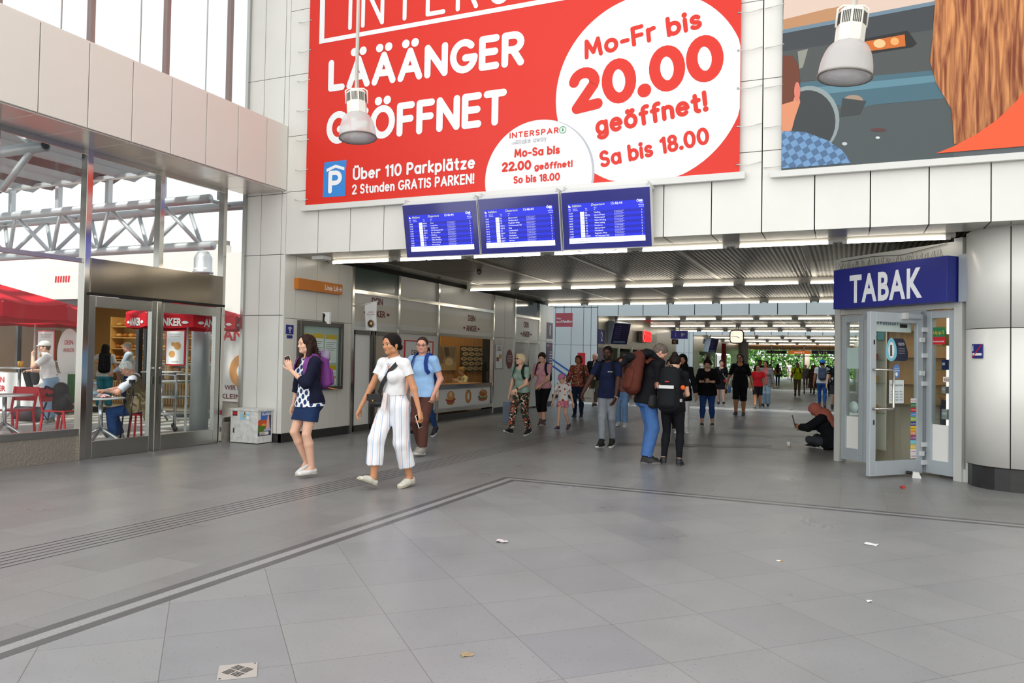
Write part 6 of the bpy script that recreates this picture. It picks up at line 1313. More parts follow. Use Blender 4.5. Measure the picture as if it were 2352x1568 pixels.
# ================================================================== terrace and bakery beyond the glazing
YS = 13.4
sun_white = M('white_render', '#e8e6e1', .7); dark_frame = M('anthracite_frame', '#4a4a4c', .4, .3); wood = M('warm_wood', '#b07840', .5); shelf_wood = M('pale_shelf_wood', '#d2a866', .5); bread = M('bread_crust', '#b5702f', .6, mottle=.4, mscale=30); bread2 = M('bread_pale', '#d8a862', .6, mottle=.3, mscale=30)
# facade
b = MB(); b.box(-26, -12.95, YS-.05, YS+.25, 2.78, 3.95, sun_white); b.box(-26, -12.95, YS-.02, YS+.2, 2.62, 2.78, dark_frame); b.box(-26, -12.95, YS, YS+.2, 3.95, 4.05, concrete)
b.box(-26, -12.95, YS, YS+.15, 0, .12, dark_frame)
for x in (-22.5, -19.9, -17.6, -15.55, -15.3, -13.6, -12.98): b.box(x-.045, x+.045, YS, YS+.12, .1, 2.64, dark_frame)
o = struct('wall_bakery_front', b)
g = MB()
for x0, x1 in ((-26, -17.6), (-15.3, -13.0)): g.box(x0, x1, YS+.05, YS+.06, .12, 2.62, pane)
g.build('pane', o)
b = MB(); b.box(-12.95, XG-.05, YS-.06, YS+.2, .42, 3.75, sun_white); b.box(-12.95, XG-.05, YS-.03, YS+.2, 0, .42, concrete)
for x in (-12.9, -12.1): 
    for z in (1.0, 1.9, 2.8, 3.5): b.lathe([(.03, 0), (.025, .02), (0, .022)], (x, YS-.06, z), steel, 10, (0, -1, 0))
b.box(XG-.05, -8.9, YS+.0, YS+.2, 0, 3.6, concrete)
struct('wall_hoarding', b)
t = thing('shop_poster', 'white wall poster with red bakery words and a ring doughnut beyond the last pane', 'poster', (-12.4, YS-.07, .5)); b = MB(); yy = YS-.066
text(b, 'DEIN', (-12.72, yy, 2.14), EX, EZ, .27, pred, 1.1, 'L', .03); text(b, 'ANKER', (-12.85, yy, 1.78), EX, EZ, .27, pred, 1.4, 'L', .03); text(b, 'WIR BACKEN', (-12.75, yy, .68), EX, EZ, .11, maroon, 1.0, 'L', .02); text(b, 'KLEINE', (-12.85, yy, .48), EX, EZ, .11, maroon, .7, 'L', .02)
b.poly([(-12.3+.32*math.cos(a), yy, 1.1+.36*math.sin(a)) for a in [i*math.pi/16 for i in range(32)]], bunl); b.poly([(-12.3+.11*math.cos(a), yy-.002, 1.1+.13*math.sin(a)) for a in [i*math.pi/16 for i in range(32)]], pw); b.build('print', t)
t = thing('wall_lettering', 'red bread roll emblem on the white band of the bakery front', 'shop sign', (-18.2, YS-.06, 3.1)); b = MB(); c = onY(143, 641, YS-.055)
for k in range(6): b.poly([(c.x-.28+.095*k, c.y, c.z-.07), (c.x-.22+.095*k, c.y, c.z-.09), (c.x-.20+.095*k, c.y, c.z+.08), (c.x-.26+.095*k, c.y, c.z+.09)], pred)
b.build('emblem', t)
# inside: back wall of shelves, counter, warm lamps
b = MB(); b.box(-26, -10.4, 20., 20.2, 0, 3.6, M('bakery_back_wall', '#c99a5e', .6)); b.box(-26.2, -26, YS, 20.2, 0, 3.6, M('bakery_back_wall', '#c99a5e', .6)); b.box(-26, -9.1, YS+.25, 20.2, 3.5, 3.6, M('bakery_ceiling', '#d8c3a0', .6)); b.box(-10.4, -9.05, 20.2, 23.3, 3.5, 3.6, M('bakery_ceiling', '#d8c3a0', .6)); struct('wall_bakery', b)
def bread_shelf(x0, x1, y, label, idx):
    t = thing('bread_shelf', label, 'bread shelf', ((x0+x1)/2, y, 0)); rnd = random.Random(idx)
    b = MB(); b.box(x0, x1, y+.45, y+.5, 0, 2.6, shelf_wood); b.build('back_panel', t)
    for x in (x0, x1): b = MB(); b.box(x-.03, x+.03, y, y+.5, 0, 2.6, shelf_wood); b.build('upright', t)
    for z in (.9, 1.25, 1.6, 1.95, 2.3):
        b = MB(); b.box(x0, x1, y, y+.5, z-.03, z, shelf_wood); b.build('shelf', t); x = x0+.15
        n = 0
        while x < x1-.15:
            w = rnd.uniform(.10, .20); p = MB(); p.ball((x, y+.22, z+.07), .07, rnd.choice((bread, bread2)), 10, (w/.07*.62, 2.0, .95)); q = tag(p.build('bread_loaf'), 'loaf of bread among the '+('left' if idx == 1 else 'middle' if idx == 2 else 'right')+' bakery shelves', 'bread', 'loaves on the bakery shelves'); x += w*1.3+.05; n += 1
for i, (x0, x1) in enumerate(((-21.6, -19.2), (-19.1, -17.1), (-17., -15.))): bread_shelf(x0, x1, 17.6, ('left', 'middle', 'right')[i]+' wooden bread shelf on the lit back wall of the bakery', i+1)
t = thing('sales_counter', 'slatted wooden bakery counter with a glass front in the lit shop', 'counter', (-18.5, 16, 0)); b = MB(); b.box(-22, -14.6, 16.0, 16.7, 0, .62, wood)
for k in range(74): b.box(-21.98+.1*k, -21.93+.1*k, 15.97, 16.0, .05, .62, M('pale_slat', '#cfa873', .5))
b.build('front', t); b = MB(); b.box(-22, -14.6, 15.98, 16.0, .64, 1.15, pane); b.build('glass_front', t); b = MB(); b.box(-22, -14.6, 15.96, 16.7, 1.15, 1.19, M('counter_stone', '#d9d2c4', .3)); b.build('worktop', t); b = MB(); b.box(-22, -14.6, 16.0, 16.7, .62, .66, shelf_wood); b.build('shelf', t)
rnd = random.Random(8)
for k in range(26):
    p = MB(); p.ball((-21.6+.27*k, 16.25, .71), .055, rnd.choice((bread, bread2)), 8, (1.8, 1.6, .9)); tag(p.build('pastry'), 'pastry lying behind the glass of the bakery counter', 'pastry', 'pastries in the bakery counter')
for x in (-20.5, -18.2, -16.4): area('bakery_lamp', (x, 16.2, 3.4), (2., 1.6), 90, (1, .80, .52))
for x, y in ((-18.4, 14.6), (-17.1, 14.9), (-16.7, 14.6), (-19.6, 14.6)):
    t = thing('track_spotlight', 'black track spotlight under the bakery ceiling', 'lamp', (x, y, 3.0), 0, 'black track spotlights in the bakery'); b = MB(); b.tube([(x, y, 3.05), (x-.1, y-.14, 2.84)], .06, pk, 12); b.build('head', t); b = MB(); b.tube([(x, y, 3.5), (x, y, 3.05)], .012, pk, 6); b.build('stem', t)
t = thing('track_rail', 'black lamp rail under the bakery ceiling', 'lamp rail', (-18, 14.6, 3.3)); b = MB(); b.box(-21, -16, 14.56, 14.62, 3.28, 3.33, pk); b.build('rail', t)
def poster(label, px0, px1, y, cols, frame=pred):
    a, c = onY(*px0, y), onY(*px1, y); t = thing('advert_poster', label, 'poster', ((a.x+c.x)/2, y, c.z)); b = MB(); b.box(a.x, c.x, y, y+.03, c.z, a.z, frame); b.build('frame', t); b = MB(); w, h = c.x-a.x, a.z-c.z; b.box(a.x+.035, c.x-.035, y-.004, y, c.z+.035, a.z-.035, pw); b.build('sheet', t); b = MB()
    for u, v, r_ in ((.35, .32, .16), (.62, .55, .18), (.4, .6, .1)): b.poly([(a.x+w*u+w*r_*math.cos(q), y-.006-.001*u, c.z+h*v+w*r_*.8*math.sin(q)) for q in [i*math.pi/10 for i in range(20)]], bunl)
    text(b, 'MIT MANDELN', (a.x+w*.5, y-.006, a.z-h*.14), EX, EZ, h*.035, M('print_grey', '#8c8c8c', .6), w*.6, 'C'); text(b, 'IM HERZEN', (a.x+w*.5, y-.006, a.z-h*.20), EX, EZ, h*.035, M('print_grey', '#8c8c8c', .6), w*.5, 'C'); text(b, 'ANKER', (a.x+w*.5, y-.006, c.z+h*.09), EX, EZ, h*.035, maroon, w*.35, 'C'); b.build('print', t)
poster('red framed pastry poster hung under the red parasol behind the grey steel column', (381, 757), (424, 840), YS-.035, 1); poster('white poster on a red frame behind the man with the white cap', (86, 758), (124, 845), YS-.035, 1)
t = thing('price_board', 'pale rounded price board standing at the left of the bakery entrance', 'board', (-17.9, 13, .6)); c = onY(158, 812, 13.1); b = MB(); b.prism([(c.x+.42*math.cos(a)*(1 if True else 1), 13.1, c.z+.62*math.sin(a)) for a in [i*math.pi/16 for i in range(32)]], (0, .04, 0), pw); b.build('panel', t); b = MB(); text(b, 'DEIN', (c.x, 13.09, c.z+.22), EX, EZ, .12, pred, .3, 'C'); text(b, 'ANKER', (c.x, 13.09, c.z+.04), EX, EZ, .1, pred, .4, 'C'); b.build('lettering', t); b = MB(); b.bar((c.x, 13.12, 0), (c.x, 13.12, c.z-.5), .05, .03, steel); b.build('stand', t)
t = thing('counter_panel', 'white free standing bakery bar with red lettering at the left edge', 'bar counter', (-17.6, 11.6, 0)); c0, c1 = onY(-70, 852, 11.9), onY(118, 852, 11.9); b = MB(); b.box(c0.x, c1.x, 11.9, 12.3, 0, c0.z, pw); b.build('body', t); b = MB(); q = onY(12, 893, 11.89); text(b, 'ANKER', (q.x, 11.89, onY(0, 897, 11.89).z), EX, EZ, .13, pred, .75, 'R', .02); text(b, 'DEIN', (q.x-.05, 11.89, onY(0, 877, 11.89).z), EX, EZ, .13, pred, .45, 'R', .02); b.build('lettering', t)
# window bay beside the passage: slatted wall and pictures
t = thing('slat_wall', 'warm lit wooden slat wall behind the bakery window in the passage', 'slat wall', (-10.3, 17.3, 0)); b = MB(); b.box(-10.4, -10.34, 14.2, 23.2, 0, 3.4, M('slat_backing', '#7a4a22', .6)); b.build('backing', t); b = MB()
for k in range(111): b.box(-10.34, -10.30, 14.25+.08*k, 14.30+.08*k, 0, 3.2, M('slat_oak', '#c98f4e', .5))
b.build('slats', t)['kind'] = 'stuff'
def pic(label, px0, px1, cols, seed):
    X = -10.27; a, c = onX(*px0, X), onX(*px1, X); t = thing('wall_picture', label, 'picture', (X, (a.y+c.y)/2, c.z)); b = MB(); b.box(X-.02, X, a.y, c.y, c.z, a.z, M('print_'+cols[0], cols[0], .6)); b.build('panel', t); b = MB(); rnd = random.Random(seed); h = a.z-c.z; w = c.y-a.y
    if seed == 1:
        for k, (pts, c_) in enumerate((([(0, 0), (1, 0), (1, .35), (.3, .25), (0, .3)], '#c9a878'), ([(.1, .3), (.25, .3), (.35, .75), (.15, 1), (0, 1)], '#8a7256'), (el(.6, .35, .22, .16), '#e2cba4'), ([(.45, .95), (.95, .98), (.9, .5), (.6, .6)], '#8f7a62'), ([(.3, .95), (.55, .95), (.6, .6), (.4, .55)], '#5d5044'))): b.poly([(X+.002+.001*k, a.y+w*u, c.z+h*v) for u, v in pts], M('print_'+c_, c_, .6))
    else:
        for j in range(5):
            for i in range(4):
                u, v = .12+.25*i+.06*(j % 2), .12+.19*j; b.poly([(X+.002+.0005*j, a.y+w*(u+.12*math.cos(q)), c.z+h*(v+.075*math.sin(q))) for q in [k*math.pi/8 for k in range(16)]], M('print_plate', '#d8bf94', .6))
                b.poly([(X+.005, a.y+w*(u+.06*math.cos(q)), c.z+h*(v+.03*math.sin(q))) for q in [k*math.pi/6 for k in range(12)]], M('print_plate2', '#8a6a42', .6))
    b.build('print', t)
pic('pale picture of hands shaping dough on the slat wall', (1006, 793), (1048, 850), ('#a8957a',), 1); pic('picture of rows of plates on the slat wall', (1059, 794), (1113, 852), ('#4a4238',), 2)
area('window_lamp', (-9.5, 18.6, 3.4), (.5, 5), 75, (1, .80, .52))
t = thing('window_counter', 'wooden counter board behind the bakery window in the passage', 'counter', (-9.3, 17.3, .8)); b = MB(); b.box(-9.6, -9.0, 15.6, 18.9, .76, .82, wood); b.build('board', t); b = MB(); b.box(-9.55, -9.5, 15.6, 18.9, 0, .76, wood); b.build('panel', t)

# ---- steel canopy over the terrace
galv = M('galvanised_tube', '#c3c9cc', .4, .3); t = thing('canopy_truss', 'grey tubular steel truss carrying the terrace canopy', 'truss', (-13, 10.85, 3.4))
yT = 11.18; zl, zu = 3.53, 4.34
b = MB(); b.tube([(-26, yT, zl), (-11.06, yT, zl)], .085, galv, 16); b.build('lower_chord', t)
for dy in (-.35, .35): b = MB(); b.tube([(-26, yT+dy, zu), (-10.82 if dy < 0 else -10.3, yT+dy, zu)], .085, galv, 16); b.build('upper_chord', t)
for k in range(11):
    x = -11.35-1.4*k
    for dy in (-.35, .35):
        b = MB(); b.tube([(x, yT, zl), (x-.70, yT+dy, zu)], .04, galv, 10); b.build('web_member', t); b = MB(); b.tube([(x-.70, yT+dy, zu), (x-1.4, yT, zl)], .04, galv, 10); b.build('web_member', t)
for x in (-10.95, -12.9, -15.2, -17.5): b = MB(); b.tube([(x, yT-.35, zu), (x, yT+.35, zu)], .035, galv, 8); b.build('strut', t)
t = thing('canopy_truss', 'end of a second canopy tube truss close to the glazing, upper left', 'truss', (-10.4, 6.2, 4)); p = onX(104, 335, -10.0); b = MB(); q = p
b.tube([q+Vector((-5, .0, -.02)), q], .075, galv, 16); b.lathe([(.06, 0), (0, .001)], q+Vector((.0, 0, 0)), M('tube_dark', '#3a3d40', .8), 16, (1, 0, 0)); b.build('upper_chord', t)
for dz, dx in ((.55, -.9), (-.5, -.8)): b = MB(); b.tube([q+Vector((-.22, 0, 0)), q+Vector((-.22+dx, .1, dz))], .045, galv, 10); b.build('web_member', t)
t = thing('steel_column', 'round grey steel column carrying the terrace truss', 'column', (-11.3, yT, 0)); b = MB(); b.lathe([(.17, 0), (.17, 3.05)], (-11.3, yT, 0), galv, 32); b.build('shaft', t); b = MB(); b.lathe([(.19, 3.0), (.19, 3.04), (.165, 3.05), (.165, 3.3), (.10, 3.42)], (-11.3, yT, 0), galv, 32); b.build('head', t)
slat = M('white_canopy_slat', '#a9adae', .5)
n, l, bb = nodes_of(slat); trn = n.new('ShaderNodeBsdfTranslucent'); trn.inputs[0].default_value = (.5, .52, .53, 1); ms = n.new('ShaderNodeMixShader'); ms.inputs[0].default_value = .5; l.new(bb.outputs[0], ms.inputs[1]); l.new(trn.outputs[0], ms.inputs[2]); l.new(ms.outputs[0], n['Material Output'].inputs[0])
brown = M('brown_canopy_beam', '#6b5c5a', .6); t = thing('canopy_roof', 'slatted canopy roof of long white blades and dark beams over the terrace', 'canopy', (-15, 8, 4.9))
for k in range(20):
    x = -10.2-.62*k; b = MB(); b.obox((x, 3.7, 5.05), (.15, 0, .06), (0, 7.7, 0), (-.01, 0, .025), slat if k % 3 else brown); b.build('blade', t)
for k in range(9):
    x = -10.9-1.5*k; b = MB(); b.box(x-.05, x+.05, yT-.05, yT+.05, zu+.05, 5.0, galv); b.build('post', t)
for y in (2.0, 6.5, 11.0): b = MB(); b.box(-23, -9.9, y-.06, y+.06, 4.95, 5.02, galv); b.build('purlin', t)

# ---- parasols
prd = M('parasol_red', '#d3202f', .7, spec=.2); prw = M('print_white', '#f2f2f0', .5)
def parasol(label, cx, cy, ztop, R, zr, val, words, rot=.2, pole=True, n=8):
    t = thing('parasol', label, 'parasol', (cx, cy, 0)); b = MB(); vs = []; K = 5
    rim = [Vector((cx+R*math.cos(rot+2*math.pi*i/n), cy+R*math.sin(rot+2*math.pi*i/n), zr)) for i in range(n)]; apex = Vector((cx, cy, ztop))
    for i in range(n):
        a, c = rim[i], rim[(i+1) % n]; k0 = len(vs); g = []
        for r_ in range(K+1):
            u = r_/K
            for s_ in range(5):
                w = s_/4; p = apex.lerp(a.lerp(c, w), u); p.z -= .10*math.sin(u*math.pi)*0+.06*u*math.sin(w*math.pi); g.append(p)
        b.add(g, [(r_*5+s_, r_*5+s_+1, (r_+1)*5+s_+1, (r_+1)*5+s_) for r_ in range(K) for s_ in range(4)], prd, True)
        b.add([p+EZ*-.012 for p in g], [(r_*5+s_, (r_+1)*5+s_, (r_+1)*5+s_+1, r_*5+s_+1) for r_ in range(K) for s_ in range(4)], prd, True)
    b.build('canopy', t); b = MB()
    for i in range(n):
        a, c = rim[i], rim[(i+1) % n]; g = []
        for s_ in range(5): p = a.lerp(c, s_/4); p = Vector((p.x, p.y, p.z-.06*math.sin(s_/4*math.pi))); g += [p, p-EZ*val*(1-.12*math.sin(s_/4*math.pi))]
        b.add(g, [(2*s_, 2*s_+2, 2*s_+3, 2*s_+1) for s_ in range(4)], prd); b.add([(Vector(p)+(apex-Vector(p)).normalized()*.006) for p in g], [(2*s_, 2*s_+1, 2*s_+3, 2*s_+2) for s_ in range(4)], prd)
    o = b.build('valance', t)
    if words:
        b = MB()
        for i in range(n):
            a, c = rim[i], rim[(i+1) % n]; m = (a+c)/2; ot = Vector((m.x-cx, m.y-cy, 0)).normalized(); e = (c-a).normalized(); p = m-EZ*(.06+val*.70)+ot*.012
            text(b, 'ANKER', p, e, EZ, val*.5, prw, (c-a).length*.52, 'C', .04)
            for sg in (-1, 1): b.poly([p+e*(sg*(c-a).length*.33+.06*u)+EZ*(val*.22+.03*v) for u, v in ((-1, 0), (-.4, .8), (.4, .8), (1, 0), (.4, -.8), (-.4, -.8))], prw)
        b.build('lettering', o)
    for r_ in rim: q = MB(); q.tube([apex-EZ*.08, r_-EZ*.03], .010, M('white_pole', '#e6e6e2', .5), 6); q.build('rib', t)
    if pole: q = MB(); q.tube([(cx, cy, .05), (cx, cy, ztop+.04)], .022, M('white_pole', '#e6e6e2', .5), 12); q.build('pole', t); q = MB(); q.box(cx-.32, cx+.32, cy-.32, cy+.32, 0, .06, M('parasol_foot', '#d8d8d4', .6)); q.build('foot', t)
parasol('red parasol with white lettering behind the right leaf of the glass door', -10.62, 10.2, 2.42, .98, 2.16, .25, True, .10)
c = onY(-15, 735, 8.6); parasol('sunlit red parasol at the far left behind the window', c.x, 8.6, 2.62, 1.35, 2.27, .26, False, .3)
c = onY(100, 735, 12.6); parasol('pinkish red parasol behind the man in the white cap', c.x, 12.4, 2.7, 1.35, 2.33, .24, False, .5)

# ---- tables and chairs
redp = M('red_chair_paint', '#cf1f2d', .4); alup = M('polished_aluminium', '#c3c6c9', .22, .9); ttop = M('grey_table_top', '#b9bcbd', .35)
def bistro(label, x, y, h, r, square=False, rot=.5):
    t = thing('bistro_table', label, 'table', (x, y, 0)); b = MB()
    if square: u = Vector((math.cos(rot), math.sin(rot), 0)); b.obox((x, y, h-.012), u*r, Vector((-u.y, u.x, 0))*r, (0, 0, .012), ttop)
    else: b.lathe([(r, h-.024), (r, h), (0, h)], (x, y, 0), ttop, 36)
    b.build('tabletop', t, .004); b = MB(); b.tube([(x, y, .22), (x, y, h-.03)], .035, alup, 14); b.lathe([(.12, h-.035), (.10, h-.025)], (x, y, 0), alup, 16); b.build('pedestal', t)
    for k in range(4): a = rot+math.pi*k/2; d = Vector((math.cos(a), math.sin(a), 0)); b = MB(); b.tube([Vector((x, y, .25)), Vector((x, y, .19))+d*.10, Vector((x, y, .06))+d*.30, Vector((x, y, .02))+d*.37], [.032, .030, .024, .022], alup, 10); b.build('leg', t)
    return t
tx, ty = G(226, 1021).x, G(226, 1021).y
bistro('round bistro table at which the old man with crutches eats', tx-.12, ty+.12, .74, .36)
bistro('high bistro table with a pale top behind the right door leaf', onY(372, 900, 12.2).x, 12.2, 1.08, .33, True); bistro('grey bistro table at the far left in front of the red chairs', -12.95, 8.55, .73, .42)
bistro('high bistro table with beer glasses at which the man in the white cap stands', onY(45, 850, 11.3).x, 11.3, 1.10, .36, True, .2)
def chair(label, x, y, rz):
    t = thing('terrace_chair', label, 'chair', (0, 0, 0), 0, None); b = MB(); b.box(-.21, .21, -.2, .22, .44, .465, redp); b.build('seat', t, .006)
    for sx in (-1, 1): b = MB(); b.bar((sx*.20, .20, .45), (sx*.215, .26, 0), .03, .03, redp); b.build('leg', t); b = MB(); b.bar((sx*.19, -.19, .45), (sx*.20, -.25, 0), .03, .03, redp); b.build('leg', t); b = MB(); b.bar((sx*.20, -.19, .45), (sx*.21, -.28, .84), .03, .03, redp); b.build('back_post', t)
    b = MB(); b.obox((0, -.262, .72), (.20, 0, 0), (0, .006, 0), (0, -.02, .12), redp); b.build('backrest', t, .006); b = MB()
    t.location = (x, y, 0); t.rotation_euler = (0, 0, rz); return t
p = G(100, 1004); chair('red metal chair with a black rucksack on its seat', p.x+.15, p.y+.2, math.radians(-75)); p = G(25, 1004); chair('red metal chair at the left edge, its back to the window', p.x-.1, p.y+.12, math.radians(200)); p = G(135, 985); chair('red metal chair at the right of the rucksack, further back', p.x+.1, p.y+.25, math.radians(150))
p = G(291, 1014); sx_, sy_ = p.x+.10, p.y+.13
t = thing('stool', 'red stool under the seated old man', 'stool', (sx_, sy_, 0)); b = MB(); b.lathe([(.17, .44), (.17, .47), (0, .475)], (sx_, sy_, 0), redp, 24); b.build('seat', t)
for k in range(4): a = .5+math.pi*k/2; b = MB(); b.tube([(sx_+.11*math.cos(a), sy_+.11*math.sin(a), .44), (sx_+.16*math.cos(a), sy_+.16*math.sin(a), .0)], .016, redp, 8); b.build('leg', t)
# serving trolley
c = G(385, 992); x0, x1, y0, y1 = c.x-.50, c.x+.08, c.y+.1, c.y+.6
t = thing('serving_trolley', 'grey metal serving trolley with two trays behind the right door leaf', 'trolley', (c.x, c.y, 0))
for y in (y0, y1): b = MB(); b.tube([(x0, y, .08), (x0, y, 1.0), (x0+.06, y, 1.06), (x1-.06, y, 1.06), (x1, y, 1.0), (x1, y, .08)], .014, alup, 8); b.build('frame', t)
for z in (.30, .62, .92): b = MB(); b.box(x0, x1, y0, y1, z, z+.025, M('trolley_tray', '#9fa3a4', .4, .3)); b.build('tray', t)
for x in (x0, x1):
    for y in (y0, y1): b = MB(); b.tube([(x, y-.012, .055), (x, y+.012, .055)], .05, pk, 16); b.build('wheel', t)
for k in range(3): b = MB(); b.lathe([(.035, .645), (.042, .76), (.038, .76), (.032, .65)], (x0+.15+.12*k, y0+.2, 0), glass('drink_glass', (.9, .95, .95)), 14); tag(b.build('drinking_glass'), 'drinking glass on the middle tray of the serving trolley', 'glass', 'glasses on the serving trolley')
# on the old man's table
bx, by = tx-.12, ty+.12
t = thing('water_bottle', 'clear water bottle with a pale blue cap on the old man\'s table', 'bottle', (bx-.16, by, .74)); q = G(209, 930, .74); qx, qy = bx-.045, by-.075
b = MB(); b.lathe([(.033, .742), (.035, .76), (.035, .87), (.03, .91), (.014, .94), (.014, .955)], (qx, qy, 0), glass('bottle_plastic', (.80, .90, .95), 1., .15), 18); b.build('bottle', t); b = MB(); b.lathe([(.017, .955), (.017, .985), (.010, .995)], (qx, qy, 0), M('cap_blue', '#8fc0e0', .4), 14); b.build('cap', t); b = MB(); b.lathe([(.0355, .79), (.0355, .84)], (qx, qy, 0), M('label_blue', '#a9cfe6', .5), 18); b.build('label', t)
t = thing('coffee_cup', 'white cup behind the water bottle on the old man\'s table', 'cup', (bx, by, .74)); b = MB(); b.lathe([(.025, .741), (.038, .80), (.035, .80), (.022, .75)], (bx-.01, by-.02, 0), pw, 16); b.build('bowl', t); b = MB(); b.tube([(bx+.025, by-.02, .785), (bx+.05, by-.02, .78), (bx+.048, by-.02, .76), (bx+.022, by-.02, .757)], .005, pw, 6); b.build('handle', t)
paper = soft('bakery_paper', '#f0ece8', '#c8404a', (26, 26, 26)); n = 9; rnd = random.Random(3); vs = [(bx+.14+.22*(i/8-.5), by-.06+.16*(j/8-.5), .745+.035*rnd.random()+.03*math.sin(math.pi*i/8)*math.sin(math.pi*j/8)) for j in range(9) for i in range(9)]
b = MB(); b.add(vs, [(j*9+i, j*9+i+1, (j+1)*9+i+1, (j+1)*9+i) for j in range(8) for i in range(8)], paper, True); b.add([(x, y, .742) for x, y, z in vs], [(j*9+i, (j+1)*9+i, (j+1)*9+i+1, j*9+i+1) for j in range(8) for i in range(8)], paper); tag(b.build('paper_bag'), 'crumpled red and white bakery paper bag under the old man\'s hands', 'paper bag')
t = thing('tray', 'black serving tray on the old man\'s table', 'tray', (bx, by, .74)); b = MB(); b.box(bx-.26, bx-.02, by+.04, by+.22, .741, .752, pk); b.build('plate', t, .003)
hx = onY(45, 850, 11.3).x
for k, dx in enumerate((-.02, .06)): b = MB(); b.lathe([(.03, 1.102), (.036, 1.24), (0, 1.24)], (hx+dx, 11.3, 0), M('beer', '#d99a2a', .2, spec=.6), 16); tag(b.build('beer_glass'), ('left' if k == 0 else 'right')+' beer glass on the high table before the man in the white cap', 'glass')
# bags
def lump(name, label, cat, mat, prims, vox=.012, straps=(), smat=None, extra=None, group=None):
    f = Field(prims, vox); f.wave(.004, 26); p, q = f.mesh(); t = thing(name, label, cat, tuple(p.mean(0)[:2])+(float(p[:, 2].min()),), 0, group); mesh_obj('body', p, q, [mat], t)
    for s_ in straps: b = MB(); b.tube([Vector(v) for v in s_[0]], s_[1], smat or mat, 8); b.build('strap', t)
    if extra: extra(t)
    return t
blk = M('black_bag_cloth', '#1b1b1d', .7, bump=.3, bscale=50)
p = G(100, 1004); qx, qy = p.x+.15, p.y+.2
lump('rucksack', 'black rucksack slumped on the red chair', 'rucksack', blk, [('ec', V3(qx+.08, qy-.04, .52), V3(qx+.0, qy-.02, .84), .17, .14, .12, .10, V3(1, .3, 0), .05), ('e', V3(qx+.16, qy-.10, .60), np.eye(3), V3(.12, .10, .14), .05)], straps=[([(qx-.02, qy-.1, .80), (qx-.20, qy-.15, .86), (qx-.30, qy-.12, .78), (qx-.2, qy-.1, .70), (qx-.05, qy-.12, .72)], .022), ([(qx-.1, qy-.2, .6), (qx-.14, qy-.24, .42), (qx-.06, qy-.2, .30), (qx-.02, qy-.2, .45)], .016)])
c = G(70, 968); lump('holdall', 'dark holdall lying on the terrace behind the red chairs', 'bag', M('dark_plum_cloth', '#3b2f35', .8), [('ec', V3(c.x-.35, c.y, .16), V3(c.x+.35, c.y+.1, .16), .16, .15, .16, .15, V3(0, 1, 0), .05)])
c = onY(78, 885, 11.4); lump('dark_jacket', 'dark jacket and bag hanging from the high table', 'jacket', blk, [('ec', V3(c.x-.12, 11.3, 1.05), V3(c.x-.02, 11.35, .55), .11, .07, .08, .05, V3(1, 0, 0), .04), ('ec', V3(c.x+.16, 11.3, 1.05), V3(c.x+.2, 11.3, .78), .14, .07, .09, .05, V3(1, 0, 0), .04)])
# far shrubs in daylight at the passage end
def shrubs():
    rnd = np.random.RandomState(5); n = 5200; P = np.c_[rnd.uniform(-11, 5, n), rnd.uniform(79, 84, n), rnd.uniform(.2, 3.6, n)]; b = MB(); g1 = M('leaf_green', '#5d9a3c', .6); g2 = M('leaf_light', '#8cc257', .6); g3 = M('leaf_dark', '#3a6a2a', .6)
    for i, p in enumerate(P):
        a = rnd.randn(3)*.11; c_ = rnd.randn(3)*.11; b.add([p-a, p+c_, p+a, p-c_], [(0, 1, 2, 3)], (g1, g2, g3)[i % 3])
    tag(b.build('shrubbery'), 'sunlit green shrubbery outside the far end of the passage', 'shrubs', None, 'stuff')
shrubs()
b = MB(); b.box(-40, 30, 92, 120, -.1, -.02, M('lawn', '#6d8a4a', .9)); struct('ground', b)

c = onY(147, 905, 12.9); t = thing('planter', 'tall green ribbed planter behind the man in the white cap', 'planter', (c.x, 12.9, 0)); b = MB(); b.lathe([(.30*(1+.04*(i % 2)), z) for i, z in ((0, 0),)]+[(.30, .9), (.32, .92), (.28, .92)], (c.x, 12.9, 0), M('planter_green', '#4f8a4e', .6), 28); b.build('pot', t)
for k in range(28): a = 2*math.pi*k/28; b = MB() if k == 0 else b; b.tube([(c.x+.305*math.cos(a), 12.9+.305*math.sin(a), .02), (c.x+.305*math.cos(a), 12.9+.305*math.sin(a), .9)], .012, M('planter_green', '#4f8a4e', .6), 5)
b.build('ribs', t)['kind'] = 'stuff'
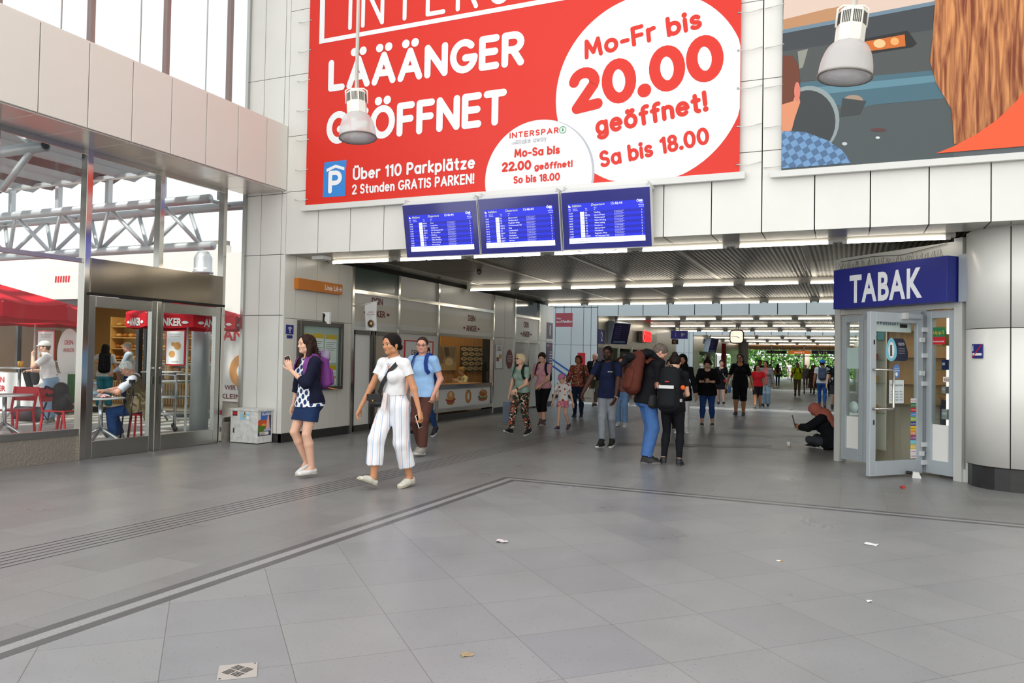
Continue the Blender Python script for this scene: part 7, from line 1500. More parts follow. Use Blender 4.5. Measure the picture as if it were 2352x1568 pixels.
# ================================================================== people
def hgt(x, yb, yt):
    g = G(x, yb); lo, hi = 0., 4.
    for _ in range(40):
        m = (lo+hi)/2; p = Vector((g.x, g.y, m))-Vector((0, 0, CAMH)); py = 784-F_PX*p.dot(UP)/p.dot(FWD)
        if py > yt: lo = m
        else: hi = m
    return g, lo
def pat(name, kind, c1, c2, sc=20., c3=None, c4=None):
    """printed cloth"""
    if name in MATS: return MATS[name]
    m = M(name, c1, .85, spec=.2); n, l, b = nodes_of(m); tc = n.new('ShaderNodeTexCoord')
    if kind == 'dots':
        sx = n.new('ShaderNodeSeparateXYZ'); l.new(tc.outputs['Object'], sx.inputs[0]); ad = n.new('ShaderNodeMath'); ad.operation = 'ADD'; l.new(sx.outputs[0], ad.inputs[0]); l.new(sx.outputs[1], ad.inputs[1])
        cb = n.new('ShaderNodeCombineXYZ'); l.new(ad.outputs[0], cb.inputs[0]); l.new(sx.outputs[2], cb.inputs[1])
        mp = n.new('ShaderNodeMapping'); mp.inputs['Rotation'].default_value = (0, 0, .6); l.new(cb.outputs[0], mp.inputs[0])
        v = n.new('ShaderNodeTexVoronoi'); v.voronoi_dimensions = '2D'; v.inputs['Scale'].default_value = sc; v.inputs['Randomness'].default_value = .12; l.new(mp.outputs[0], v.inputs['Vector'])
        r = n.new('ShaderNodeValToRGB'); r.color_ramp.interpolation = 'CONSTANT'; r.color_ramp.elements[0].color = lin(c2); r.color_ramp.elements[1].color = lin(c1); r.color_ramp.elements[1].position = .37; l.new(v.outputs['Distance'], r.inputs[0])
    elif kind == 'floral':
        v = n.new('ShaderNodeTexVoronoi'); v.inputs['Scale'].default_value = sc; ns = n.new('ShaderNodeTexNoise'); ns.inputs['Scale'].default_value = sc*.8; ns.inputs['Detail'].default_value = 3; mx = n.new('ShaderNodeVectorMath'); mx.operation = 'MULTIPLY_ADD'; mx.inputs[1].default_value = (.06, .06, .06)
        l.new(tc.outputs['Object'], ns.inputs[0]); l.new(ns.outputs['Color'], mx.inputs[0]); l.new(tc.outputs['Object'], mx.inputs[2]); l.new(mx.outputs[0], v.inputs['Vector'])
        sp = n.new('ShaderNodeSeparateColor'); l.new(v.outputs['Color'], sp.inputs[0]); r = n.new('ShaderNodeValToRGB'); r.color_ramp.interpolation = 'CONSTANT'; e = r.color_ramp.elements; e[0].color = lin(c1); e[1].position = .45; e[1].color = lin(c2)
        for p_, c_ in ((.68, c3 or c2), (.86, c4 or c1)): q = e.new(p_); q.color = lin(c_)
        l.new(sp.outputs[0], r.inputs[0])
    elif kind == 'check':
        v = n.new('ShaderNodeTexChecker'); v.inputs['Scale'].default_value = sc; v.inputs[1].default_value = lin(c1); v.inputs[2].default_value = lin(c2); l.new(tc.outputs['Object'], v.inputs[0]); r = v
    elif kind == 'stripes':
        sx = n.new('ShaderNodeSeparateXYZ'); l.new(tc.outputs['Object'], sx.inputs[0]); w = n.new('ShaderNodeMath'); w.operation = 'MULTIPLY_ADD'; w.inputs[1].default_value = .55; l.new(sx.outputs[1], w.inputs[0]); l.new(sx.outputs[0], w.inputs[2])
        f = n.new('ShaderNodeMath'); f.operation = 'MULTIPLY'; f.inputs[1].default_value = sc; l.new(w.outputs[0], f.inputs[0]); g = n.new('ShaderNodeMath'); g.operation = 'FRACT'; l.new(f.outputs[0], g.inputs[0])
        r = n.new('ShaderNodeValToRGB'); r.color_ramp.interpolation = 'CONSTANT'; e = r.color_ramp.elements; e[0].color = lin(c1); e[1].position = .40; e[1].color = lin(c2)
        for p_, c_ in ((.52, c1), (.66, c3), (.80, c1)): q = e.new(p_); q.color = lin(c_)
        l.new(g.outputs[0], r.inputs[0])
    l.new(r.outputs[0], b.inputs['Base Color']); return m
def denim(n, c): 
    m = cloth(n, c, .9, .35, 220); return m
TOP = lambda m, **k: dict(type='top', mat=m, **k)
TRO = lambda m, **k: dict(type='trousers', mat=m, **k)
# ---- carried and worn things, modelled in the bearer's frame
def put(C, o): C.setdefault('tops', []).append(o); return o
def glasses(C, dark=False, col='#2a2320'):
    H, hs = C['H'], C['hs']; m = M('frame_'+col, col, .3); b = MB()
    for sg in (-1, 1):
        b.tube([H(sg*.155+.095*math.cos(a), .415, -.005+.065*math.sin(a)) for a in [i*math.pi/8 for i in range(16)]], .011*hs, m, 6, closed=True); b.tube([H(sg*.25, .41, .03), H(sg*.36, .25, .03), H(sg*.385, -.02, .03)], .010*hs, m, 6)
        if dark: b.poly([H(sg*.155+.09*math.cos(a), .418, -.005+.062*math.sin(a)) for a in [i*math.pi/8 for i in range(16)]], M('dark_lens', '#0c0b0b', .35))
    b.tube([H(-.06, .425, .02), H(.06, .425, .02)], .010*hs, m, 6); b.build('sunglasses' if dark else 'eyeglasses', C['root'])
def cap(C, col, brim=True, name='cap'):
    H, RH, hs = C['H'], C['RH'], C['hs']; pr = [('e', H(0, -.05, .16), RH, V3(.425, .52, .45)*hs, .05*hs)]; f = Field(pr, min(C['vox'], .008)); f.cut(H(0, 0, .13), -(RH@V3(0, -.1, 1)))
    if brim: f.blend(('e', H(0, .55, .16), rotm((1, 0, 0), 0)@RH@rotm((1, 0, 0), -14), V3(.30, .34, .03)*hs, .03*hs))
    p, q = f.mesh(); mesh_obj(name, p, q, [cloth('cap'+col, col)], C['root'])
def watch(C, i, strap='#1c1c1c', face_='#c9c9c9'):
    b, d, n, t = C['hand%d' % i]; s = C['S']; o = MB(); c = Vector(b-d*.004*s); u, v = Vector(n), Vector(t)
    o.tube([c+u*(.0155*s)*math.cos(a)+v*(.0175*s)*math.sin(a) for a in [k*math.pi/8 for k in range(16)]], .0045*s, M('watch_'+strap, strap, .5), 8, closed=True); o.lathe([(.0105*s, 0), (.0105*s, .004*s), (0, .0045*s)], c-u*.017*s, M('watchface_'+face_, face_, .25, .4), 16, -u); o.build('wristwatch', C['root'])
def phone(C, i, label, col, up=.8, case=True):
    b, d, n, t = C['hand%d' % i]; s = C['S']; c = Vector(b+d*.062*s+n*.021*s); L = (Vector(d)*up+Vector(t)*(1-up)).normalized(); nn = Vector(n); W_ = L.cross(nn).normalized(); nn = W_.cross(L)
    o = thing('smartphone', label, 'phone', c); m = MB(); m.obox(c, L*.074, W_*.036, nn*.0045, M('phone_'+col, col, .35)); m.build('case', o, .003); m = MB(); m.obox(c-nn*.0048*(1 if nn.dot(Vector(n)) > 0 else -1), L*.069, W_*.032, nn*.0004, M('phone_glass', '#15161a', .1)); m.build('screen', o)
    m = MB()
    for k in range(3): m.lathe([(.006, 0), (.006, .0015), (0, .0016)], c+L*(.058-.017*k)+W_*.018+nn*.0046*(1 if nn.dot(Vector(n)) > 0 else -1), M('phone_glass', '#15161a', .1), 10, nn*(1 if nn.dot(Vector(n)) > 0 else -1))
    m.build('camera_lens', o); return put(C, o)
def straps(C, mat, w=.016, parent=None, low=-.16):
    N, RB, s = C['N'], C['RB'], C['S']
    for sg in (-1, 1):
        b = MB(); x = sg*.062; pts = [(x, -.085, -.03), (x, -.042, .016), (x, .008, .022), (x*1.04, .040, .0), (x*1.12, .066, -.05), (x*1.28, .070, -.11), (x*1.42, .045, low+.02)]
        P_ = [Vector(N+RB@V3(*p)*s) for p in pts]
        L_ = []; 
        for k in range(len(P_)-1):
            b.bar(P_[k], P_[k+1]+(P_[k+1]-P_[k]).normalized()*.004, w*2*s, .007*s, mat, (P_[k]-Vector(N+RB@V3(0, 0, -.08)*s)).normalized())
        b.build('strap', parent)
def backpack(C, label, col, w=.085, h=.135, d=.05, drop=-.13, trim=None, deco=None, bump=.3, y=-.125, strapcol=None, strap=True, grp=None):
    N, RB, s = C['N'], C['RB'], C['S']; f = lambda x, yy, z: N+RB@V3(x, yy, z)*s; m = cloth('pack'+col, col, .75, bump, 70); side = RB@V3(1, 0, 0)
    pr = [('ec', f(0, y, drop-h+.035), f(0, y+.008, drop+h-.045), w*s, d*s, w*.92*s, d*.85*s, side, .02)]; F = Field(pr, max(.006, C['vox']*.9)); F.wave(.0025, 30); p, q = F.mesh()
    o = thing('backpack', label, 'backpack', tuple(f(0, y, drop))); mesh_obj('body', p, q, [m], o)
    F = Field([('ec', f(0, y-.034-d*.2, drop-h+.04), f(0, y-.03-d*.2, drop-.005), w*.78*s, d*.62*s, w*.75*s, d*.5*s, side, .02)], max(.006, C['vox'])); p, q = F.mesh(); mesh_obj('front_pocket', p, q, [m], o)
    if trim: b = MB(); b.obox(f(0, y-.034-d*.86, drop+.004), Vector(side)*w*.66*s, Vector(RB@V3(0, 1, 0))*.002, Vector(RB@V3(0, 0, 1))*.014*s, M('trim_'+trim, trim, .5)); b.build('reflective_band', o)
    b = MB(); b.tube([f(-.02, y+.03, drop+h-.01), f(-.015, y+.03, drop+h+.018), f(.015, y+.03, drop+h+.018), f(.02, y+.03, drop+h-.01)], .005*s, m, 8); b.build('grab_handle', o)
    if strap: straps(C, cloth('pack'+(strapcol or col), strapcol or col, .75), parent=o)
    if deco: deco(C, o, f)
    return put(C, o)
def handbag(C, label, col, c, w, h, d, strap_pts=None, sw=.009, name='handbag', cat='bag', flap=True, strapcol=None, tex=None, hard=False):
    """c: centre in body heights"""
    s = C['S']; c = V3(c)*s; m = tex or M('bag_'+col, col, .45, spec=.4); o = thing(name, label, cat, tuple(c-V3(0, 0, h*s)))
    if hard: b = MB(); b.box(c[0]-w*s, c[0]+w*s, c[1]-d*s, c[1]+d*s, c[2]-h*s, c[2]+h*s, m); b.build('body', o, .012)
    else: F = Field([('ec', c-V3(0, 0, h*.55*s), c+V3(0, 0, h*.55*s), w*s, d*s, w*.95*s, d*.8*s, V3(1, 0, 0), .01)], .007); p, q = F.mesh(); mesh_obj('body', p, q, [m], o)
    if strap_pts: b = MB(); b.tube([Vector(V3(p)*s) for p in strap_pts], sw*s, M('strap_'+(strapcol or col), strapcol or col, .6), 8); b.build('strap', o)
    return put(C, o)
def flatstrap(C, o, pts, w, mat):
    s = C['S']; P_ = [Vector(V3(p)*s) for p in pts]; b = MB(); ctr = Vector(C['N'])-Vector((0, 0, .1*s))
    for k in range(len(P_)-1): b.bar(P_[k], P_[k+1]+(P_[k+1]-P_[k]).normalized()*.006, w*s, .005*s, mat, (P_[k]-ctr).normalized())
    b.build('strap', o)

walk = dict(ank=((-.05, .13, .05), (.05, -.14, .075)), foot=((4, 12), (-4, -28)))
walkR = dict(ank=((-.05, -.14, .075), (.05, .13, .05)), foot=((4, -28), (-4, 12)))
at = lambda x, y: G(x, y)

# 1 woman with phone
def x1(C):
    phone(C, 0, 'pale pink phone held up before the mouth of the woman in the spotted blouse', '#f0b9a4', 1.)
    def deco(C, o, f):
        b = MB(); tn = M('tan_leather', '#c07a42', .5); b.obox(f(0, -.215, -.155), Vector(C['RB']@V3(1, 0, 0))*.02, Vector(C['RB']@V3(0, 1, 0))*.003, Vector((0, 0, .012)), tn); b.build('badge', o)
        b = MB(); b.tube([f(-.088, -.10, -.22), f(-.088, -.16, -.235), f(-.06, -.2, -.24)], .006, tn, 6); b.build('leather_tie', o)
        F = Field([('ec', f(0, -.125, -.005), f(0, -.14, .022), .070*C['S'], .042*C['S'], .055*C['S'], .03*C['S'], V3(1, 0, 0), .015)], .007); p, q = F.mesh(); mesh_obj('rolled_flap', p, q, [cloth('pack_lining', '#8a7f96', .8)], o)
    backpack(C, 'purple roll top backpack on the back of the woman in the spotted blouse', '#7a3f86', w=.075, h=.125, d=.045, drop=-.10, deco=deco, y=-.12)
blouse = pat('spotted_cloth', 'dots', '#f1f1f2', '#27406e', 12.5)
nv = cloth('navy_knit', '#171a30'); 
person('woman in navy cardigan, spotted blouse and denim skirt holding a phone to her mouth', at(707, 1094), 1.70, 158, .0062, 'fair', female=True, head=(2, -6), ank=((-.05, .0, .045), (.055, -.02, .075)), foot=((6, 0), (-8, -30)),
       wr=((-.02, .165, .735), (.17, .035, .46)), pole=((-.7, -.3, -1), None), hand=(dict(dir=(.25, .30, 1), palm=(.55, -.55, .1), curl=.55), dict(curl=.45)), hair=('longpart', '#2b1a14'),
       top=TOP(blouse, sleeve=0, neck='crew', hem=-.045, flare=.022, t=.010), over=TOP(nv, sleeve=1.42, neck='scoop', hem=-.02, open=.088, shift=-.012, t=.019, flare=.012, name='cardigan'), bottom=dict(type='skirt', mat=denim('dark_denim', '#24375c'), len=.155, w=.098, d=.075), shoes=('flat', '#e6e6e4', '#c9c2b4'), extras=x1)
# 2 woman in white
def x2(C):
    s = C['S']; o = handbag(C, 'small black shoulder bag at the hip of the woman in white', '#19191b', (.085, .085, .555), .060, .040, .026)
    bk = M('black_webbing', '#1a1a1c', .7); flatstrap(C, o, [(.06, .085, .60), (.015, .098, .67), (-.035, .085, .75), (-.066, .05, .80), (-.072, .0, .822), (-.055, -.06, .78), (.03, -.075, .68), (.10, -.02, .60)], .028, bk)
    b = MB(); c = V3(.085, .085, .555)*s; b.box(c[0]-.060*s, c[0]+.060*s, c[1]+.020*s, c[1]+.030*s, c[2]-.005*s, c[2]+.038*s, M('bag_#19191b', '#19191b', .45)); b.build('flap', o, .006); b = MB(); b.box(c[0]-.010, c[0]+.010, c[1]+.030*s, c[1]+.033*s, c[2]-.012, c[2]+.004, M('brass', '#c9a24a', .25, .9)); b.build('clasp', o)
    phone(C, 0, 'pale patterned phone in the lowered hand of the woman in white', '#e9e4dc', .85)
    b = MB(); bm = cloth('sash', '#e9dcd8'); q = lambda *v: Vector(V3(*v)*s); b.bar(q(.012, .082, .605), q(.018, .100, .50), .022*s, .004, bm, (0, 1, 0)); b.bar(q(-.004, .083, .605), q(-.002, .102, .47), .018*s, .004, bm, (0, 1, 0)); b.build('sash', C['root'])
    b = MB(); b.lathe([(.012, 0), (.012, .004)], Vector(C['H'](-.39, -.02, -.2)), M('gold', '#d8b46a', .2, .9), 10, (1, 0, 0)); b.build('earring', C['root'])
    hb, d, n, t = C['hand1']; b = MB(); b.tube([Vector(hb-d*.01*s+n*.017*s*math.cos(a)+t*.02*s*math.sin(a)) for a in [k*math.pi/8 for k in range(16)]], .0025, M('bracelet', '#d8c9a8', .3, .6), 6, closed=True); b.build('bracelet', C['root'])
    b = MB(); b.poly([Vector(C['N']+C['RB']@V3(u, v, w)*s) for u, v, w in ((-.034, .077, -.02), (-.026, .080, -.02), (-.004, .091, -.10), (-.008, .091, -.105))], M('printed_placket', '#a9b8e0', .8)); b.build('placket', C['root'])
stripe = pat('striped_linen', 'stripes', '#eef0f4', '#a9bfdf', 12., '#f0d8d2')
person('woman in white polo shirt and pale striped cropped trousers, walking', at(903, 1119), 1.735, 168, .0062, 'tan', female=True, head=(-3, -8), ank=((-.05, -.10, .05), (.05, .13, .062)), foot=((6, -8), (-6, 22)),
       wr=((-.205, -.03, .455), (.215, .12, .47)), hand=(dict(palm=(.9, .2, 0), curl=.7), dict(palm=(-.7, -.5, 0), curl=.4)), hair=('back', '#120d0b'),
       top=TOP(cloth('white_cotton', '#eeeeef'), sleeve=.50, neck='v', collar=1, hem=.066, t=.011), bottom=TRO(stripe, rk=.053, ra=.056, len=1.68, rise=.092, t=.014, wave=(.0045, 26)), shoes=('loafer', '#d9d6c8', '#b9b2a0'), extras=x2)
# 3 man in light blue polo
def x3(C): glasses(C); backpack(C, 'dark blue backpack worn by the man in the light blue polo shirt', '#23408a', w=.075, h=.13, d=.045)
person('man in light blue polo shirt and brown trousers with glasses, hand in pocket', at(970, 1044), 1.78, 176, .0072, 'pink', fat=1.08, head=(-3, 22), **{**walk, 'ank': ((-.05, .08, .045), (.05, -.06, .06)), 'foot': ((6, 6), (-6, -14))}, wr=((-.125, .035, .505), (.19, .0, .47)), hand=(dict(dir=(.2, .1, -1), curl=.5), None), hair=('short', '#3a2c24'),
       top=TOP(cloth('light_blue_cotton', '#9cc4ee'), sleeve=.62, neck='crew', collar=1, hem=-.04), bottom=TRO(cloth('brown_cotton', '#5c3c34'), rk=.046, ra=.040), shoes=('sneaker', '#a8a49c', '#c9c6be', '#e6e6e6'), extras=x3)
# 4 half hidden behind him
person('dark haired person in dark jeans walking behind the man in the light blue shirt', at(976, 1004), 1.68, 178, .010, 'fair', **walkR, hair=('short', '#15110f'), top=TOP(cloth('dark_blue_cotton', '#20284a')), bottom=TRO(denim('mid_denim', '#233e70')), shoes=('sneaker', '#1b1d24', '#c9cdd2'))
# 5 blonde woman
def x5(C):
    glasses(C, True); watch(C, 0, '#181818', '#202020'); backpack(C, 'small dark backpack of the blonde woman in sunglasses', '#1c2a2c', w=.06, h=.10, d=.035, drop=-.10, y=-.10)
    o = handbag(C, 'grey tote bag hanging from the hand of the blonde woman', '#6a7486', (.20, .02, .255), .06, .13, .02, [(.17, .02, .40), (.165, .02, .345)], .006, 'tote_bag', tex=cloth('tote', '#6b7484'), hard=True)
    b = MB(); c = V3(.262, .02, .25)*C['S']; text(b, 'ACCENT', c-V3(0, .0, .16), EZ, -EY, .05, pw, .28); b.build('lettering', o)
floral = pat('floral_cloth', 'floral', '#12201f', '#2a4a3e', 42., '#b5533f', '#d8c9b0')
person('blonde woman in sage green top, floral trousers and sunglasses', at(1196, 1000), 1.57, 166, .0082, 'fair', female=True, fat=1.04, head=(6, -26), **{**walkR, 'ank': ((-.05, -.10, .055), (.05, .14, .055)), 'foot': ((5, -14), (-5, 16))}, wr=((-.04, .15, .555), (.175, .02, .445)), hand=(dict(dir=(.4, .7, -.5), palm=(.5, -.4, -.5)), dict(curl=.9)), hair=('pixie', '#d9c9a4'),
       top=TOP(cloth('sage_cotton', '#8fa89a'), sleeve=.62, neck='scoop', hem=-.01), bottom=TRO(floral, rk=.045, ra=.038, rise=.05, wave=(.004, 30)), shoes=('sneaker', '#141416', '#d8d8d8'), extras=x5)
# 6 woman in pink
def x6(C): backpack(C, 'dark blue backpack of the woman in the pink shirt', '#181c30', w=.07, h=.12, d=.045)
person('woman in pink shirt and black cropped trousers looking down beside the girl', at(1246, 979), 1.64, 176, .0085, 'fair', female=True, fat=1.12, head=(-22, 10), **{**walk, 'ank': ((-.05, .07, .05), (.05, -.08, .06)), 'foot': ((5, 5), (-5, -14))}, wr=((-.03, .145, .55), (.19, .03, .58)), hand=(dict(dir=(.6, .5, -.5), palm=(.4, -.6, 0)), None), hair=('pony', '#3a281f'),
       top=TOP(cloth('pink_cotton', '#d9a0a8'), sleeve=.55, neck='crew', hem=-.02), bottom=TRO(cloth('black_cotton', '#15151a'), len=1.45), shoes=('boot', '#5e4c48', '#b9a9a0'), extras=x6)
# 7 girl
def x7(C): cap(C, '#d98fb4')
cherry = pat('cherry_print', 'floral', '#eeece8', '#eeece8', 22., '#f2f0ee', '#a8323c')
person('little girl in pink cap, white printed top and pink shorts', at(1292, 988), 1.15, 172, .0075, 'fair', fat=.9, head=(-16, 0), ank=((-.05, -.15, .08), (.05, .08, .045)), foot=((4, -30), (-4, 5)), wr=((-.22, .0, .44), (.19, .06, .46)), hair=('short', '#5a3f2a'), top=TOP(cherry, sleeve=.6, neck='crew', hem=.0, flare=.01, cuff=.012), bottom=TRO(pat('pink_print', 'floral', '#d8788c', '#e6a4ae', 60., '#c95a74', '#f0d0d0'), len=.52, rk=.075, rise=.03), shoes=('sneaker', '#54364c', '#6a5560'), extras=x7)
# 8 woman red blouse
def x8(C):
    o = handbag(C, 'dark brown shoulder bag of the woman in the red blouse', '#33241c', (-.15, .08, .60), .055, .085, .03, [(-.12, .08, .68), (-.09, .075, .76), (-.085, .03, .83), (-.085, -.03, .82)], .012); o = handbag(C, 'white paper shopping bag in the hand of the woman in the red blouse', '#e4e2dc', (-.17, .05, .36), .085, .105, .03, [(-.2, .05, .465), (-.19, .05, .49), (-.14, .05, .49), (-.13, .05, .465)], .003, 'shopping_bag', hard=True, strapcol='#d0ccc4')
    b = MB(); c = V3(-.17, .0815, .30)*C['S']; text(b, 'MN', c, -EX, EZ, .05, M('print_ink', '#3a3836', .6), .16, 'C'); b.build('lettering', o)
redfl = pat('red_floral', 'floral', '#7a2f26', '#9a3d2c', 70., '#d9b89a', '#5a211c')
person('woman with short auburn hair in a red patterned blouse and dark jeans', at(1328, 959), 1.62, 184, .009, 'brown', female=True, fat=1.18, head=(0, 0), ank=((-.06, .03, .045), (.055, .0, .045)), wr=((-.20, .05, .46), (.20, .03, .48)), hair=('bob', '#4f2417'), top=TOP(redfl, sleeve=1.55, neck='v', hem=-.03, flare=.012, cuff=.022), bottom=TRO(denim('blue_black_denim', '#1f2c45')), shoes=('boot', '#17181c', '#cfcfcf'), extras=x8)
# 9 old man
person('white haired man in a black zipped jacket and olive trousers', at(1366, 934), 1.70, 182, .0105, 'pink', fat=1.05, **walk, hair=('fringe', '#cfcac2'), top=[TOP(cloth('beige_shirt', '#b9a98e'), sleeve=.5), TOP(cloth('black_jacket', '#17181b'), sleeve=1.9, neck='high', hem=-.04, t=.02, open=.035)], bottom=TRO(cloth('olive_cotton', '#55503f')), shoes=('loafer', '#4a352a', '#3a2a20'))
# 10 man navy polo
def x10(C):
    glasses(C); watch(C, 0, '#8a8a8a', '#dfe3e6'); o = C['root']; b = MB(); p = C['N']+C['RB']@V3(-.055, .098, -.085)*C['S']; p = Vector(p)+Vector((0, .004, 0)); b.box(p.x-.04, p.x-.008, p.y, p.y+.001, p.z, p.z+.008, pw); b.box(p.x+.008, p.x+.04, p.y, p.y+.001, p.z, p.z+.008, pw); b.lathe([(.006, 0), (0, .001)], p+EZ*.004, pw, 10, EY); b.build('chest_mark', o); straps(C, cloth('pack#15171f', '#15171f'), .011, C['root'])
person('bearded man in navy polo shirt and grey trousers walking towards the hall', at(1396, 1028), 1.72, 176, .0078, 'dark', fat=1.03, head=(-4, 4), ank=((-.012, -.10, .055), (.025, .10, .045)), foot=((6, -12), (-4, 2)), wr=((-.115, .12, .475), (.235, .16, .475)), hand=(dict(dir=(.35, .3, -1), curl=.35), dict(dir=(.1, .5, -.8), curl=.75)), hair=('buzz', '#14100e'), beard='#15100e', top=TOP(cloth('navy_pique', '#1b2242'), sleeve=.68, neck='crew', collar=1, hem=-.045), bottom=TRO(cloth('grey_cotton', '#8b9198'), rk=.040, ra=.030, len=1.92), shoes=('boot', '#141416', '#e0e0e0'), extras=x10)
# 11, 12 behind him
person('woman with long curly auburn hair behind the man in the navy polo shirt', at(1427, 979), 1.58, 184, .0105, 'fair', female=True, ank=((-.06, .04, .045), (.05, -.05, .05)), hair=('curly', '#4a281c'), top=TOP(cloth('dusty_rose', '#8d5f60'), sleeve=1.8), bottom=TRO(denim('light_denim', '#7fa6d6'), rk=.044, ra=.036), shoes=('sneaker', '#e8e8ea', '#f0f0f0'))
person('man in black cap and black shirt beyond the curly haired woman', at(1434, 932), 1.72, 10, .012, 'tan', hair=('short', '#2a201a'), top=TOP(cloth('black_cotton', '#15151a')), bottom=TRO(cloth('black_cotton', '#15151a')), shoes=('sneaker', '#e2e2e0', '#f0f0f0'), extras=lambda C: cap(C, '#15151a'))
# 13 man with brown backpack
def x13(C):
    def deco(C, o, f):
        b = MB(); s = C['S']; b.tube([f(.045, -.178, -.20), f(.04, -.182, -.05)], .004, M('zip_grey', '#8a8684', .4, .6), 6); b.build('zip', o); b = MB(); b.tube([f(.062, -.165, -.12), f(.058, -.168, -.03)], .004, M('zip_grey', '#8a8684', .4, .6), 6); b.build('zip', o)
    backpack(C, 'large brown leather backpack of the grey haired man in jeans', '#5a2c22', w=.088, h=.165, d=.062, drop=-.11, y=-.14, bump=.12, deco=deco)
    N, RB, s = C['N'], C['RB'], C['S']; f = lambda x, y, z: N+RB@V3(x, y, z)*s; sd = V3(1, 0, 0)
    F = Field([('ec', f(0, .06, -.0), f(0, -.06, .055), .085*s, .03*s, .09*s, .035*s, sd, .03), ('ec', f(0, -.06, .055), f(-.02, -.20, -.01), .085*s, .03*s, .06*s, .03*s, sd, .03), ('c', f(-.03, -.19, .0), f(-.05, -.24, -.07), .035*s, .02*s, .03), ('ec', f(.06, .05, .0), f(.07, .085, -.15), .03*s, .02*s, .025*s, .015*s, sd, .02)], .009); F.wave(.005, 30); p, q = F.mesh(); o = thing('jacket', 'black hooded jacket draped over the shoulder of the man with the brown backpack', 'jacket', tuple(p.mean(0))); mesh_obj('cloth', p, q, [cloth('black_fleece', '#16171c')], o); put(C, o)
    handbag(C, 'small black pouch at the hip of the man with the brown backpack', '#18181a', (.115, .0, .50), .03, .05, .045, None, tex=blk, name='pouch')
    phone(C, 1, 'phone in the hands of the man with the brown backpack', '#2a2a2e')
person('grey haired man in black shirt and blue jeans looking down, seen from behind', at(1484, 1062), 1.80, -52, .0075, 'pink', head=(-38, -14), lean=9, ank=((-.06, .03, .045), (.06, -.03, .045)), foot=((14, 0), (-20, 0)), wr=((-.045, .20, .585), (.05, .19, .59)), hand=(dict(dir=(.4, 1, .1), palm=(0, 0, 1)), dict(dir=(-.3, 1, .2), palm=(-.3, 0, 1), curl=.5)), hair=('buzz', '#6a6058'), eyes=False, top=TOP(cloth('black_cotton', '#15151a'), sleeve=.8, hem=-.055, flare=.008), bottom=TRO(denim('blue_denim', '#4a72ae'), rk=.050, ra=.046, rise=.05, len=1.97), shoes=('sneaker', '#2a2a2c', '#6f6e6c'), extras=x13)
# 14 woman with black backpack
def x14(C):
    def deco(C, o, f):
        b = MB(); b.tube([f(-.055, -.05, .045), f(-.02, -.13, .01), f(.0, -.165, -.03)], .006, M('white_strap', '#e4e2da', .6), 6); b.build('strap_tape', o); b = MB(); b.obox(f(-.062, -.205, -.145), Vector((.006, 0, 0)), Vector((0, .004, 0)), Vector((0, 0, .03)), pred); b.build('zip_tag', o); b = MB(); q_ = Vector(f(0, -.205, -.112)); b.box(q_.x-.03, q_.x+.03, q_.y-.004, q_.y, q_.z, q_.z+.014, pred); b.build('logo_tag', o)
        for sg in (-1, 1): b = MB(); b.obox(f(sg*.098, -.09, -.26), Vector((.010, 0, 0)), Vector((0, .03, 0)), Vector((0, 0, .022)), M('trim_#d8d8d6', '#d8d8d6', .5)); b.build('reflective_band', o)
        b = MB(); b.ball(f(.118, -.12, -.15), .035, M('orange_pompom', '#f0641e', .9), 12); b.build('pompom', o)
    backpack(C, 'large black backpack with pale reflective band on the woman with pinned up hair', '#17191d', w=.100, h=.185, d=.065, drop=-.16, y=-.135, trim='#d8d8d6', deco=deco)
person('woman in black with pinned up dark hair looking down, seen from behind', at(1543, 1067), 1.62, -4, .0075, 'fair', female=True, head=(-32, 8), lean=6, ank=((-.075, .0, .045), (.07, -.02, .045)), foot=((28, 0), (2, 0)), wr=((-.06, .19, .60), (.06, .19, .60)), hand=(dict(dir=(.5, 1, .1), palm=(0, 0, 1)), dict(dir=(-.5, 1, .1), palm=(0, 0, 1))), hair=('bun', '#1d1412'), eyes=False, top=TOP(cloth('black_cotton', '#15151a'), sleeve=.6, neck='scoop', hem=-.05), bottom=TRO(cloth('black_denim', '#17181d')), shoes=('sneaker', '#1d1e22', '#4a4a4a'), extras=x14)
# 15 pair behind them
person('long haired woman in a black and white checked shirt, half hidden behind the pair', at(1538, 985), 1.55, 186, .011, 'fair', female=True, hair=('long', '#14100e'), top=TOP(pat('check_cloth', 'check', '#1a1a1c', '#c9c9c6', 26.), sleeve=1.6), bottom=TRO(cloth('black_cotton', '#15151a')), shoes=('sneaker', '#222222'))
person('person in a black headscarf and white trousers behind the woman with the black backpack', at(1566, 993), 1.66, 188, .011, 'tan', female=True, hair=('scarf', '#0f1012'), top=TOP(cloth('black_cotton', '#15151a'), sleeve=1.9, hem=-.12, flare=.03), bottom=TRO(cloth('white_cotton', '#eeeeef')), shoes=('sneaker', '#e6e6e6', '#f0f0f0'))
